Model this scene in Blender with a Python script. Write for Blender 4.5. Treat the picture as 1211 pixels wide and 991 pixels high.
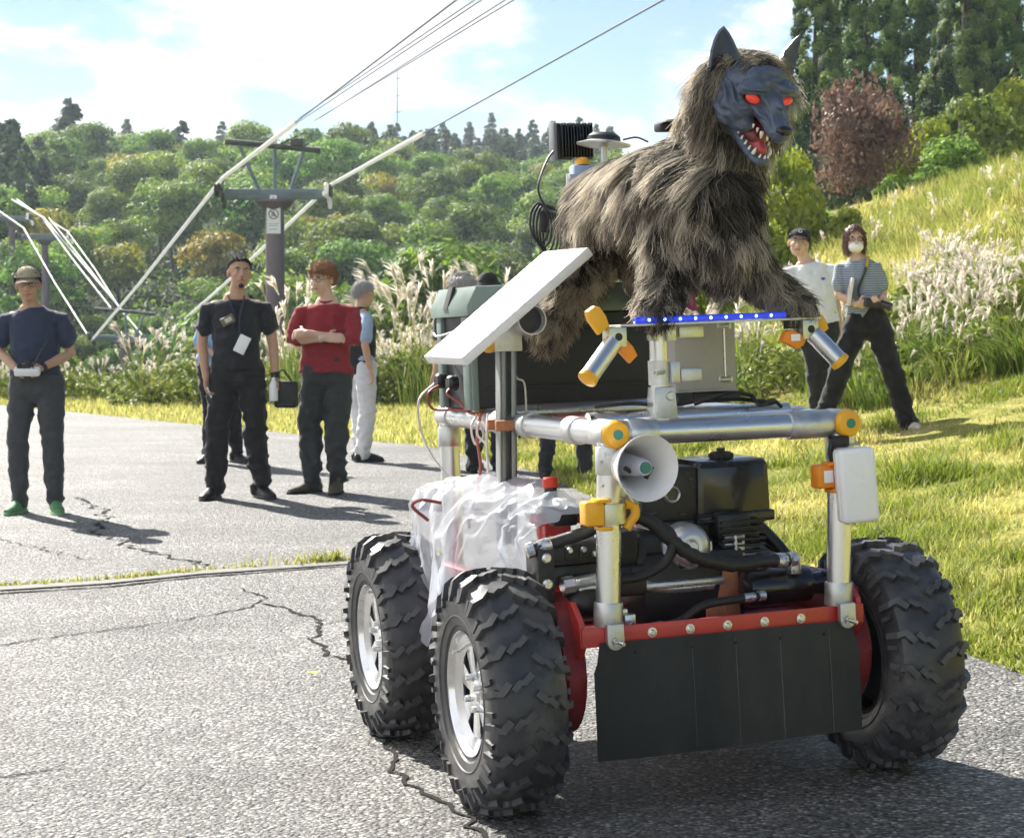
import bpy, bmesh, math, random
import numpy as np
from mathutils import Vector, Matrix, Quaternion

for _o in list(bpy.data.objects):
    bpy.data.objects.remove(_o)
S = bpy.context.scene
COL = S.collection
R = math.radians
rng = np.random.default_rng(7)
random.seed(7)

# ------------------------------------------------------------------ camera
CAM_H = 1.2354
cam = bpy.data.cameras.new("camera")
cam.sensor_width = 36.0
cam.lens = 2227.0 / 1211.0 * 36.0
cam.clip_end = 3000.0
cam.clip_start = 0.1
cam.dof.use_dof = True
cam.dof.focus_distance = 5.0
cam.dof.aperture_fstop = 16.0
camo = bpy.data.objects.new("camera", cam)
camo.location = (0, 0, CAM_H)
camo.rotation_euler = (R(90 - 2.69), 0, 0)
COL.objects.link(camo)
S.camera = camo

# ------------------------------------------------------------------ sun, sky, exposure
SUN_EL = 39.0
SUN_AZ = -34.0            # degrees from +Y (straight ahead), negative = to the left
sd = Vector((math.sin(R(SUN_AZ)) * math.cos(R(SUN_EL)), math.cos(R(SUN_AZ)) * math.cos(R(SUN_EL)), math.sin(R(SUN_EL))))
sun = bpy.data.lights.new("sun", 'SUN')
sun.energy = 5.0
sun.angle = R(0.53)
sun.color = (1.0, 0.95, 0.86)
suno = bpy.data.objects.new("sun", sun)
suno.rotation_euler = sd.to_track_quat('Z', 'Y').to_euler()
suno.location = (0, 0, 50)
COL.objects.link(suno)

W = bpy.data.worlds.new("World")
S.world = W
W.use_nodes = True
nt = W.node_tree
for n in list(nt.nodes):
    nt.nodes.remove(n)
wo = nt.nodes.new('ShaderNodeOutputWorld')
bg = nt.nodes.new('ShaderNodeBackground')
bg.inputs[1].default_value = 0.05
sky = nt.nodes.new('ShaderNodeTexSky')
sky.sky_type = 'NISHITA'
sky.sun_disc = False
sky.sun_elevation = R(SUN_EL)
sky.sun_rotation = R(SUN_AZ)
sky.altitude = 400
sky.air_density = 1.0
sky.dust_density = 0.0
sky.ozone_density = 1.0
tc = nt.nodes.new('ShaderNodeTexCoord')
mp = nt.nodes.new('ShaderNodeMapping')
mp.inputs['Scale'].default_value = (1.0, 1.0, 2.3)
mp.inputs['Location'].default_value = (0.37, 0.0, 0.05)
ns = nt.nodes.new('ShaderNodeTexNoise')
ns.inputs['Scale'].default_value = 11.0
ns.inputs['Detail'].default_value = 7.0
ns.inputs['Roughness'].default_value = 0.58
ns.inputs['Distortion'].default_value = 0.25
sep = nt.nodes.new('ShaderNodeSeparateXYZ')
# broad cloud bank towards the sun (left) and low on the horizon, thinning out to the right
mx = nt.nodes.new('ShaderNodeMath'); mx.operation = 'MULTIPLY_ADD'
mx.inputs[1].default_value = -0.42; mx.inputs[2].default_value = 0.0
mz = nt.nodes.new('ShaderNodeMath'); mz.operation = 'MULTIPLY_ADD'
mz.inputs[1].default_value = -0.10; mz.inputs[2].default_value = 0.045  # falls off slowly so clouds reach overhead, out of view, for added fill light
ad = nt.nodes.new('ShaderNodeMath'); ad.operation = 'ADD'
ad2 = nt.nodes.new('ShaderNodeMath'); ad2.operation = 'ADD'
ramp = nt.nodes.new('ShaderNodeValToRGB')
ramp.color_ramp.elements[0].position = 0.47
ramp.color_ramp.elements[1].position = 0.64
ramp.color_ramp.interpolation = 'EASE'
mix = nt.nodes.new('ShaderNodeMixRGB')
mix.inputs[2].default_value = (9.4, 9.6, 9.9, 1)
L = nt.links.new
L(tc.outputs['Generated'], mp.inputs[0]); L(mp.outputs[0], ns.inputs['Vector'])
L(tc.outputs['Generated'], sep.inputs[0])
L(sep.outputs[0], mx.inputs[0]); L(sep.outputs[2], mz.inputs[0])
L(mx.outputs[0], ad.inputs[0]); L(mz.outputs[0], ad.inputs[1])
L(ad.outputs[0], ad2.inputs[0]); L(ns.outputs[0], ad2.inputs[1])
L(ad2.outputs[0], ramp.inputs[0]); L(ramp.outputs[0], mix.inputs[0])
L(sky.outputs[0], mix.inputs[1]); L(mix.outputs[0], bg.inputs[0]); L(bg.outputs[0], wo.inputs[0])

S.view_settings.view_transform = 'Standard'
S.view_settings.look = 'None'
S.view_settings.gamma = 1.0
S.view_settings.exposure = 1.34
S.view_settings.use_curve_mapping = False
S.render.engine = 'CYCLES'
S.cycles.use_denoising = True
S.cycles.max_bounces = 8
S.cycles.transparent_max_bounces = 12
S.cycles.volume_bounces = 0
S.cycles.diffuse_bounces = 3
S.cycles.glossy_bounces = 3
S.cycles.sample_clamp_indirect = 6.0
S.cycles.use_light_tree = False

# ------------------------------------------------------------------ numpy noise
def _h(i, j, k, s):
    n = (i * 374761393 + j * 668265263 + k * 2147483647 + s * 1274126177) & 0xffffffff
    n = ((n ^ (n >> 13)) * 1274126177) & 0xffffffff
    n = n ^ (n >> 16)
    return (n & 0xffff) / 65535.0 * 2 - 1
def noise3(p, seed=0):
    p = np.asarray(p, float)
    i = np.floor(p).astype(np.int64); f = p - i
    f = f * f * (3 - 2 * f)
    out = 0
    for dx in (0, 1):
        wx = f[:, 0] if dx else 1 - f[:, 0]
        for dy in (0, 1):
            wy = f[:, 1] if dy else 1 - f[:, 1]
            for dz in (0, 1):
                wz = f[:, 2] if dz else 1 - f[:, 2]
                out = out + wx * wy * wz * _h(i[:, 0] + dx, i[:, 1] + dy, i[:, 2] + dz, seed)
    return out
def fbm(p, seed=0, oct=3):
    p = np.asarray(p, float); a = 1.0; o = 0; 
    for k in range(oct):
        o = o + a * noise3(p, seed + k); p = p * 2.03; a *= 0.5
    return o

# ------------------------------------------------------------------ object helpers
BASE = {}
def tag(o, label=None, cat=None, group=None, kind=None):
    if label: o['label'] = label
    if cat: o['category'] = cat
    if group: o['group'] = group
    if kind: o['kind'] = kind
    return o
def link(o, parent=None):
    COL.objects.link(o)
    if parent is not None:
        o.parent = parent
    return o
def thing(name, label, cat, loc=(0, 0, 0), rotz=0.0, group=None, mat3=None):
    o = bpy.data.objects.new(name, None)
    o.empty_display_size = 0.1
    o.location = loc
    if mat3 is not None:
        o.rotation_euler = mat3.to_euler()
    else:
        o.rotation_euler = (0, 0, rotz)
    tag(o, label, cat, group)
    return link(o)
def finish(me, sharp=35.0, smooth=True):
    n = len(me.polygons)
    me.polygons.foreach_set('use_smooth', [smooth] * n)
    if smooth and sharp < 179:
        me.set_sharp_from_angle(angle=R(sharp))
    me.update()
def obj(name, bm, mats, parent=None, sharp=35.0, smooth=True, offset=None):
    me = bpy.data.meshes.new(name)
    b = BASE.get(parent.name if parent is not None else None)
    off = offset if offset is not None else b
    if off is not None:
        bmesh.ops.translate(bm, verts=bm.verts, vec=-Vector(off))
    bm.to_mesh(me); bm.free()
    for m in (mats if isinstance(mats, (list, tuple)) else [mats]):
        me.materials.append(m)
    finish(me, sharp, smooth)
    o = bpy.data.objects.new(name, me)
    if b is not None:
        BASE[o.name] = b
    return link(o, parent)
def npmesh(name, V, F, mats, attrs=None, smooth=False, fmat=None):
    V = np.ascontiguousarray(V, np.float32); F = np.ascontiguousarray(F, np.int32)
    me = bpy.data.meshes.new(name)
    k = F.shape[1]; n = len(F)
    me.vertices.add(len(V)); me.vertices.foreach_set('co', V.ravel())
    me.loops.add(n * k); me.loops.foreach_set('vertex_index', F.ravel())
    me.polygons.add(n)
    me.polygons.foreach_set('loop_start', np.arange(0, n * k, k, dtype=np.int32))
    me.polygons.foreach_set('use_smooth', np.full(n, smooth))
    if fmat is not None:
        me.polygons.foreach_set('material_index', np.asarray(fmat, np.int32))
    for nm, a in (attrs or {}).items():
        at = me.attributes.new(nm, 'FLOAT', 'POINT'); at.data.foreach_set('value', np.asarray(a, np.float32))
    me.update(calc_edges=True); me.validate()
    for m in (mats if isinstance(mats, (list, tuple)) else [mats]):
        me.materials.append(m)
    return me
def mobj(name, me, parent=None):
    o = bpy.data.objects.new(name, me)
    return link(o, parent)
def dup(root, loc=None, rotz=None, scale=None, label=None, name=None):
    r = root.copy(); COL.objects.link(r)
    if loc is not None: r.location = loc
    if rotz is not None: r.rotation_euler = (0, 0, rotz)
    if scale is not None: r.scale = scale if hasattr(scale, '__len__') else (scale,) * 3
    if label: r['label'] = label
    for ch in list(root.children):
        c = ch.copy(); COL.objects.link(c); c.parent = r
        for gch in list(ch.children):
            d = gch.copy(); COL.objects.link(d); d.parent = c
    return r

# ---- bmesh shapes
def BM(): return bmesh.new()
def setmi(faces, mi):
    if mi:
        for f in faces: f.material_index = mi
def box(bm, c, s, rot=None, bev=0.0, seg=2, mi=0):
    r = bmesh.ops.create_cube(bm, size=1.0)
    vs = r['verts']
    bmesh.ops.scale(bm, vec=s, verts=vs)
    if bev > 0:
        es = list({e for v in vs for e in v.link_edges})
        q = bmesh.ops.bevel(bm, geom=es, offset=bev, segments=seg, affect='EDGES', profile=0.5)
        vs = list({v for f in q['faces'] for v in f.verts} | set(v for v in vs if v.is_valid))
        vs = [v for v in vs if v.is_valid]
        # collect the whole island
        st = [vs[0]]; seen = {vs[0]}
        while st:
            v = st.pop()
            for e in v.link_edges:
                w = e.other_vert(v)
                if w not in seen: seen.add(w); st.append(w)
        vs = list(seen)
    if rot is not None:
        bmesh.ops.rotate(bm, verts=vs, cent=(0, 0, 0), matrix=rot)
    bmesh.ops.translate(bm, verts=vs, vec=c)
    if mi: setmi({f for v in vs for f in v.link_faces}, mi)
    return vs
def frames(pts):
    P = [Vector(p) for p in pts]; n = len(P); T = []
    for i in range(n):
        a = P[max(i - 1, 0)]; b = P[min(i + 1, n - 1)]
        t = (b - a); T.append(t.normalized() if t.length > 1e-9 else Vector((0, 0, 1)))
    up = Vector((0, 0, 1)) if abs(T[0].z) < 0.9 else Vector((1, 0, 0))
    s = T[0].cross(up).normalized(); out = []
    for i in range(n):
        if i: 
            q = T[i - 1].rotation_difference(T[i]); s = q @ s
        s = (s - T[i] * s.dot(T[i])).normalized()
        out.append((P[i], T[i], s, T[i].cross(s)))
    return out
def tube(bm, pts, r, seg=12, cap=True, mi=0):
    fr = frames(pts); rings = []
    rr = r if hasattr(r, '__len__') else [r] * len(pts)
    for (p, t, s, w), q in zip(fr, rr):
        rings.append([bm.verts.new(p + (s * math.cos(2 * math.pi * k / seg) + w * math.sin(2 * math.pi * k / seg)) * q) for k in range(seg)])
    fs = []
    for a, b in zip(rings, rings[1:]):
        for k in range(seg):
            fs.append(bm.faces.new((a[k], a[(k + 1) % seg], b[(k + 1) % seg], b[k])))
    if cap:
        fs.append(bm.faces.new(rings[0][::-1])); fs.append(bm.faces.new(rings[-1]))
    setmi(fs, mi)
    return fs
def spline(pts, n=8):
    P = [Vector(p) for p in pts]; P = [P[0] * 2 - P[1]] + P + [P[-1] * 2 - P[-2]]; out = []
    for i in range(1, len(P) - 2):
        a, b, c, d = P[i - 1:i + 3]
        for k in range(n):
            t = k / n
            out.append(0.5 * ((2 * b) + (c - a) * t + (2 * a - 5 * b + 4 * c - d) * t * t + (3 * b - a - 3 * c + d) * t ** 3))
    out.append(P[-2]); return out
def lathe(bm, prof, origin, axis, seg=24, mi=0, close=False):
    """prof: list of (radius, distance along axis)."""
    ax = Vector(axis).normalized(); up = Vector((0, 0, 1)) if abs(ax.z) < 0.9 else Vector((1, 0, 0))
    s = ax.cross(up).normalized(); w = ax.cross(s); o = Vector(origin); rings = []
    for r, d in prof:
        if r < 1e-6:
            rings.append([bm.verts.new(o + ax * d)])
        else:
            rings.append([bm.verts.new(o + ax * d + (s * math.cos(2 * math.pi * k / seg) + w * math.sin(2 * math.pi * k / seg)) * r) for k in range(seg)])
    fs = []
    pairs = list(zip(rings, rings[1:]))
    if close: pairs.append((rings[-1], rings[0]))
    for a, b in pairs:
        for k in range(seg):
            k2 = (k + 1) % seg
            if len(a) == 1 and len(b) == 1: continue
            if len(a) == 1: fs.append(bm.faces.new((a[0], b[k2], b[k])))
            elif len(b) == 1: fs.append(bm.faces.new((a[k], a[k2], b[0])))
            else: fs.append(bm.faces.new((a[k], a[k2], b[k2], b[k])))
    setmi(fs, mi)
    return fs
def prism(bm, poly, origin, ex, ey, ez, depth, bev=0.0, mi=0):
    """poly in (ex, ey) coordinates, extruded by depth along ez."""
    o = Vector(origin); ex = Vector(ex); ey = Vector(ey); ez = Vector(ez)
    a = [bm.verts.new(o + ex * x + ey * y) for x, y in poly]
    b = [bm.verts.new(o + ex * x + ey * y + ez * depth) for x, y in poly]
    fs = [bm.faces.new(a[::-1]), bm.faces.new(b)]
    n = len(poly)
    for i in range(n):
        fs.append(bm.faces.new((a[i], a[(i + 1) % n], b[(i + 1) % n], b[i])))
    setmi(fs, mi)
    if bev > 0:
        es = list({e for f in fs[:2] for e in f.edges})
        bmesh.ops.bevel(bm, geom=es, offset=bev, segments=2, affect='EDGES', profile=0.5)
    bmesh.ops.recalc_face_normals(bm, faces=bm.faces)
def ell(bm, c, r, rot=None, u=16, v=10, mi=0):
    q = bmesh.ops.create_uvsphere(bm, u_segments=u, v_segments=v, radius=1.0)
    bmesh.ops.scale(bm, vec=r, verts=q['verts'])
    if rot is not None: bmesh.ops.rotate(bm, verts=q['verts'], cent=(0, 0, 0), matrix=rot)
    bmesh.ops.translate(bm, verts=q['verts'], vec=c)
    if mi: setmi({f for x in q['verts'] for f in x.link_faces}, mi)
    return q['verts']
def loft(bm, pts, rad, side=(1, 0, 0), seg=16, dome=True):
    """rad: list of (a, b): half width along side, half depth across it."""
    P = [Vector(p) for p in pts]; rad = [r if hasattr(r, '__len__') else (r, r) for r in rad]
    n = len(P); rings = []
    def ring(p, t, a, b):
        s = Vector(side); s = (s - t * s.dot(t))
        if s.length < 1e-4: s = t.orthogonal()
        s.normalize(); w = t.cross(s)
        return [bm.verts.new(p + s * math.cos(2 * math.pi * k / seg) * a + w * math.sin(2 * math.pi * k / seg) * b) for k in range(seg)]
    for i in range(n):
        t = (P[min(i + 1, n - 1)] - P[max(i - 1, 0)]).normalized()
        if i == 0 and dome:
            m = min(rad[0])
            rings.append(ring(P[0] - t * m * 0.95, t, rad[0][0] * 0.25, rad[0][1] * 0.25)); rings.append(ring(P[0] - t * m * 0.65, t, rad[0][0] * 0.75, rad[0][1] * 0.75))
        rings.append(ring(P[i], t, *rad[i]))
        if i == n - 1 and dome:
            m = min(rad[-1])
            rings.append(ring(P[i] + t * m * 0.65, t, rad[i][0] * 0.75, rad[i][1] * 0.75)); rings.append(ring(P[i] + t * m * 0.95, t, rad[i][0] * 0.25, rad[i][1] * 0.25))
    for a, b in zip(rings, rings[1:]):
        for k in range(seg):
            bm.faces.new((a[k], a[(k + 1) % seg], b[(k + 1) % seg], b[k]))
    bm.faces.new(rings[0][::-1]); bm.faces.new(rings[-1])
def mesh_np(me):
    n = len(me.vertices); co = np.empty(n * 3, np.float32); no = np.empty(n * 3, np.float32)
    me.vertices.foreach_get('co', co); me.vertices.foreach_get('normal', no)
    return co.reshape(-1, 3), no.reshape(-1, 3)
def organic(name, bm, voxel, mats, parent=None, smooth=3, disp=None, fac=0.5):
    """One continuous surface from overlapping closed pieces."""
    me = bpy.data.meshes.new(name)
    bmesh.ops.recalc_face_normals(bm, faces=bm.faces)
    bm.to_mesh(me); bm.free()
    t = bpy.data.objects.new("tmp", me); COL.objects.link(t)
    m = t.modifiers.new("r", 'REMESH'); m.mode = 'VOXEL'; m.voxel_size = voxel
    if smooth:
        q = t.modifiers.new("s", 'SMOOTH'); q.iterations = smooth; q.factor = fac
    dg = bpy.context.evaluated_depsgraph_get(); dg.update()
    out = bpy.data.meshes.new_from_object(t.evaluated_get(dg))
    bpy.data.objects.remove(t); bpy.data.meshes.remove(me)
    out.name = name
    if disp is not None:
        co, no = mesh_np(out)
        co = co + no * np.asarray(disp(co, no), np.float32)[:, None]
        out.vertices.foreach_set('co', co.ravel()); out.update()
    out.materials.clear()
    for mm in (mats if isinstance(mats, (list, tuple)) else [mats]): out.materials.append(mm)
    out.polygons.foreach_set('use_smooth', [True] * len(out.polygons)); out.update()
    o = bpy.data.objects.new(name, out)
    return link(o, parent)

# ------------------------------------------------------------------ materials
def newmat(name):
    m = bpy.data.materials.new(name); m.use_nodes = True
    t = m.node_tree
    return m, t, t.nodes['Principled BSDF'], t.nodes['Material Output']
def N(t, typ, **kw):
    n = t.nodes.new(typ)
    for k, v in kw.items():
        if k in n.inputs: n.inputs[k].default_value = v
        else: setattr(n, k, v)
    return n
def pbr(name, col, rough=0.5, metal=0.0, var=0.18, scale=18.0, rvar=0.12, bump=0.0, bscale=60.0, bdist=0.004, stretch=(1, 1, 1),
        spec=0.5, coat=0.0, sheen=0.0, trans=0.0, dirt=0.0, dirtcol=(0.16, 0.13, 0.10), objrand=0.0):
    m, t, b, o = newmat(name)
    tc = N(t, 'ShaderNodeTexCoord'); mp = N(t, 'ShaderNodeMapping'); mp.inputs['Scale'].default_value = stretch
    t.links.new(tc.outputs['Object'], mp.inputs[0])
    ns = N(t, 'ShaderNodeTexNoise', Scale=scale, Detail=6.0, Roughness=0.6)
    t.links.new(mp.outputs[0], ns.inputs['Vector'])
    mr = N(t, 'ShaderNodeMapRange'); mr.inputs[1].default_value = 0.25; mr.inputs[2].default_value = 0.75
    mr.inputs[3].default_value = 1 - var; mr.inputs[4].default_value = 1 + var
    t.links.new(ns.outputs[0], mr.inputs[0])
    mu = N(t, 'ShaderNodeMixRGB', blend_type='MULTIPLY'); mu.inputs[0].default_value = 1.0
    mu.inputs[1].default_value = (*col, 1); t.links.new(mr.outputs[0], mu.inputs[2])
    last = mu.outputs[0]
    if objrand:
        oi = N(t, 'ShaderNodeObjectInfo'); hs = N(t, 'ShaderNodeHueSaturation')
        a = N(t, 'ShaderNodeMapRange'); a.inputs[3].default_value = 1 - objrand; a.inputs[4].default_value = 1 + objrand
        t.links.new(oi.outputs['Random'], a.inputs[0]); t.links.new(a.outputs[0], hs.inputs['Value'])
        t.links.new(last, hs.inputs['Color']); last = hs.outputs[0]
    if dirt > 0:
        n2 = N(t, 'ShaderNodeTexNoise', Scale=scale * 0.35, Detail=8.0, Roughness=0.7)
        t.links.new(mp.outputs[0], n2.inputs['Vector'])
        r2 = N(t, 'ShaderNodeMapRange'); r2.inputs[1].default_value = 0.5; r2.inputs[2].default_value = 0.72
        r2.inputs[4].default_value = dirt
        t.links.new(n2.outputs[0], r2.inputs[0])
        md = N(t, 'ShaderNodeMixRGB'); md.inputs[2].default_value = (*dirtcol, 1)
        t.links.new(r2.outputs[0], md.inputs[0]); t.links.new(last, md.inputs[1]); last = md.outputs[0]
    t.links.new(last, b.inputs['Base Color'])
    rr = N(t, 'ShaderNodeMapRange'); rr.inputs[1].default_value = 0.3; rr.inputs[2].default_value = 0.7
    rr.inputs[3].default_value = max(0.03, rough - rvar); rr.inputs[4].default_value = min(1.0, rough + rvar)
    t.links.new(ns.outputs[0], rr.inputs[0]); t.links.new(rr.outputs[0], b.inputs['Roughness'])
    b.inputs['Metallic'].default_value = metal
    b.inputs['Specular IOR Level'].default_value = spec
    b.inputs['Coat Weight'].default_value = coat
    b.inputs['Sheen Weight'].default_value = sheen
    b.inputs['Transmission Weight'].default_value = trans
    if bump > 0:
        nb = N(t, 'ShaderNodeTexNoise', Scale=bscale, Detail=4.0, Roughness=0.6)
        t.links.new(mp.outputs[0], nb.inputs['Vector'])
        bp = N(t, 'ShaderNodeBump'); bp.inputs['Strength'].default_value = bump; bp.inputs['Distance'].default_value = bdist
        t.links.new(nb.outputs[0], bp.inputs['Height']); t.links.new(bp.outputs[0], b.inputs['Normal'])
    return m
def emis(name, col, strength, rough=0.3):
    m, t, b, o = newmat(name)
    b.inputs['Base Color'].default_value = (*col, 1); b.inputs['Roughness'].default_value = rough
    b.inputs['Emission Color'].default_value = (*col, 1); b.inputs['Emission Strength'].default_value = strength
    return m
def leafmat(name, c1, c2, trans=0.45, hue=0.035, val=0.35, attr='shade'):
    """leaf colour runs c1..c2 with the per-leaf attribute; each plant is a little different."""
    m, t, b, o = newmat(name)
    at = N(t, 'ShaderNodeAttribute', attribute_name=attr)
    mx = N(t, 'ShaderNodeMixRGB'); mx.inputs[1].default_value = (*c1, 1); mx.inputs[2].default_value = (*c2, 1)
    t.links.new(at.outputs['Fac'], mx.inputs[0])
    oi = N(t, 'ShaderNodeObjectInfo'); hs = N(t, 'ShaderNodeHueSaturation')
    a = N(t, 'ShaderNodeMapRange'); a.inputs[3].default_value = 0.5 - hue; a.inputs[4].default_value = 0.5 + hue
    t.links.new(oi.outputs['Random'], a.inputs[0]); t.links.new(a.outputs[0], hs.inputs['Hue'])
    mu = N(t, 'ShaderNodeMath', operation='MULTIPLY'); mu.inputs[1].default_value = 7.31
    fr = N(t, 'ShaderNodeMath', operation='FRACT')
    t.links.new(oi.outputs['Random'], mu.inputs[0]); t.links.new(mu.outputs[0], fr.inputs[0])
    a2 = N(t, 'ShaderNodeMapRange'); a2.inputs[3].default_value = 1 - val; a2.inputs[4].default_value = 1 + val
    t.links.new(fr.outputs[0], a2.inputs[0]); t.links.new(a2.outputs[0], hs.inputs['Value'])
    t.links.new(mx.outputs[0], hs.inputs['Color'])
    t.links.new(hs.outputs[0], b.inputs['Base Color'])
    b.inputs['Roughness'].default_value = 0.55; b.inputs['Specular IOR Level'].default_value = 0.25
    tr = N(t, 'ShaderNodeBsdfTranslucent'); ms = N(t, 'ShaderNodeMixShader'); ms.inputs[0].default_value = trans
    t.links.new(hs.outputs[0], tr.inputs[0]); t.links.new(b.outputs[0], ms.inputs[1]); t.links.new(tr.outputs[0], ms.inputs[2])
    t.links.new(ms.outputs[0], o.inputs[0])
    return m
def px(x, y, Y):
    """point of the place seen at photograph pixel (x, y) at distance Y straight ahead"""
    a = (x - 605.5) / 2227.0; b = -(y - 495.5) / 2227.0
    p = R(2.69); c, s = math.cos(p), math.sin(p)
    d = Vector((a, c + s * b, -s + c * b))
    return Vector((0, 0, CAM_H)) + d * (Y / d.y)

def split_islands(o):
    """every unconnected piece of o becomes an object of its own with the same name, parent and material"""
    bm = bmesh.new(); bm.from_mesh(o.data); left = set(bm.verts); groups = []
    while left:
        v = left.pop(); st = [v]; g = [v]
        while st:
            a = st.pop()
            for e in a.link_edges:
                w = e.other_vert(a)
                if w in left: left.remove(w); st.append(w); g.append(w)
        groups.append([w.index for w in g])
    bm.free()
    if len(groups) < 2: return
    src = o.data
    for k, g in enumerate(groups):
        b2 = bmesh.new(); b2.from_mesh(src); b2.verts.ensure_lookup_table(); s = set(g)
        bmesh.ops.delete(b2, geom=[v for v in b2.verts if v.index not in s], context='VERTS')
        me = bpy.data.meshes.new(src.name); b2.to_mesh(me); b2.free()
        for m_ in src.materials: me.materials.append(m_)
        finish(me)
        if k == 0: q = o; q.data = me
        else:
            q = o.copy(); q.data = me; COL.objects.link(q)
# ================================================================== SETTING
def x_edge(Y):
    return np.interp(Y, [-4, 0.5, 6.5, 10.5, 16.3, 19.8, 21.3, 28.7, 33], [2.95, 2.6, 1.72, 1.12, .25, -.76, -1.68, -6.8, -9.6])
def x_lin(Y):
    return 0.2 - 0.148 * (np.minimum(Y, 45) - 16.5)
def sstep(a, b, x):
    t = np.clip((x - a) / (b - a), 0, 1); return t * t * (3 - 2 * t)
def ground_z(x, Y):
    x = np.asarray(x, float); Y = np.asarray(Y, float)
    base = 0.0392 * np.clip(x, -1.3, 3.0) * (1 - 0.85 * sstep(7.5, 15, Y))
    d = (x - x_lin(Y)) * 0.989
    bank = np.interp(d, [0, 1, 2.4, 3.2, 4.8, 7, 9.2, 12, 20, 40, 120], [0, .11, .36, .56, 1.0, 2.0, 3.1, 4.2, 5.6, 9, 20])
    hill = np.interp(Y, [-9, 36, 44, 60, 85, 100, 120, 150, 180, 200, 230, 300, 340, 500],
                     [0, 0, -.8, -4.0, -5.5, -3.6, 1.2, 7.6, 13.2, 15.4, 14.5, 23.5, 29.0, 29.0])
    wl = 1 - sstep(-1.5, 7, d) * (1 - sstep(70, 130, Y))
    lat = 1.0 - 0.20 * sstep(-0.10, 0.06, x / np.maximum(Y, 5)) * (Y < 240)
    hz = np.where(hill > 0, hill * lat, hill)
    return base + bank * (1 - sstep(70, 130, Y)) + hz * wl
def gz(x, Y): return float(ground_z(np.array([x]), np.array([Y]))[0])
def onground(pxx, pxy):
    """where the view through photograph pixel meets the ground"""
    lo = 2.0
    for k in range(3000):
        p = px(pxx, pxy, lo)
        if p.z <= gz(p.x, p.y): return Vector((p.x, p.y, gz(p.x, p.y)))
        lo *= 1.002
    return p

def grid_mesh(name, xs, ys, zf, mat, smooth=True):
    X, Y = np.meshgrid(xs, ys)
    Z = zf(X, Y)
    V = np.stack([X, Y, Z], -1).reshape(-1, 3); nx = len(xs); ny = len(ys)
    i = (np.arange(ny - 1)[:, None] * nx + np.arange(nx - 1)[None]).ravel()
    F = np.stack([i, i + 1, i + nx + 1, i + nx], 1)
    return npmesh(name, V, F, mat, smooth=smooth)

# ---- ground material: short grass with bare straw patches, darker soil under the woods
m, t, b, o = newmat("lawn")
tc_ = N(t, 'ShaderNodeTexCoord')
n1 = N(t, 'ShaderNodeTexNoise', Scale=1.6, Detail=8.0, Roughness=0.65); t.links.new(tc_.outputs['Object'], n1.inputs['Vector'])
n2 = N(t, 'ShaderNodeTexNoise', Scale=22.0, Detail=6.0, Roughness=0.7); t.links.new(tc_.outputs['Object'], n2.inputs['Vector'])
r1 = N(t, 'ShaderNodeValToRGB')
e = r1.color_ramp.elements; e[0].position = 0.34; e[0].color = (.17, .19, .042, 1); e[1].position = 0.66; e[1].color = (.50, .41, .18, 1)
k = r1.color_ramp.elements.new(0.5); k.color = (.33, .315, .085, 1)
t.links.new(n1.outputs[0], r1.inputs[0])
r2 = N(t, 'ShaderNodeMapRange'); r2.inputs[1].default_value = .3; r2.inputs[2].default_value = .7; r2.inputs[3].default_value = .55; r2.inputs[4].default_value = 1.35
t.links.new(n2.outputs[0], r2.inputs[0])
mu = N(t, 'ShaderNodeMixRGB', blend_type='MULTIPLY'); mu.inputs[0].default_value = 1
t.links.new(r1.outputs[0], mu.inputs[1]); t.links.new(r2.outputs[0], mu.inputs[2])
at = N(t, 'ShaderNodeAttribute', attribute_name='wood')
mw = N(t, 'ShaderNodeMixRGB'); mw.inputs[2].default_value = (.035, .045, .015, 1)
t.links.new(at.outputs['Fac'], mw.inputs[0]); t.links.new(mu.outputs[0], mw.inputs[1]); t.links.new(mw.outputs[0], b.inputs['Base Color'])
b.inputs['Roughness'].default_value = 0.95; b.inputs['Specular IOR Level'].default_value = 0.1
bp = N(t, 'ShaderNodeBump', Strength=0.9, Distance=0.03); t.links.new(n2.outputs[0], bp.inputs['Height']); t.links.new(bp.outputs[0], b.inputs['Normal'])
M_LAWN = m

def nonuni(a, b, near, step0, grow):
    out = [near]; s = step0
    while out[-1] < b: out.append(out[-1] + s); s *= grow
    lo = [near]; s = step0
    while lo[-1] > a: lo.append(lo[-1] - s); s *= grow
    return np.array(lo[:0:-1] + out)
gx = nonuni(-138, 138, 1.0, 0.20, 1.035); gy = nonuni(-4, 440, 9.0, 0.22, 1.03)
gx = np.clip(gx, -138, 138); gy = np.clip(gy, -4, 440)
gx = np.unique(gx); gy = np.unique(gy)
def gsurf(X, Y):
    z = ground_z(X.ravel(), Y.ravel()); p = np.stack([X.ravel() * 1.3, Y.ravel() * 1.3, 0 * z], 1)
    d = X.ravel() - x_edge(Y.ravel())
    amp = 0.012 * sstep(0.1, 1.2, d) + 0.12 * sstep(4, 9, d) * (Y.ravel() > 16)
    return (z + amp * fbm(p, 3, 3) - 0.03 * (1 - sstep(-.15, 0.25, d))).reshape(X.shape)
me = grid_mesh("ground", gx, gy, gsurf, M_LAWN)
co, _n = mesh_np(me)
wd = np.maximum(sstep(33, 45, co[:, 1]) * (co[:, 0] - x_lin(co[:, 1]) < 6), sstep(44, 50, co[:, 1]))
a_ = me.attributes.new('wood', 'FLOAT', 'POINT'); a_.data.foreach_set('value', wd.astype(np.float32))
tag(mobj("ground", me), kind='structure', label='yellow green mown grass rising to the right behind the road')

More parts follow.
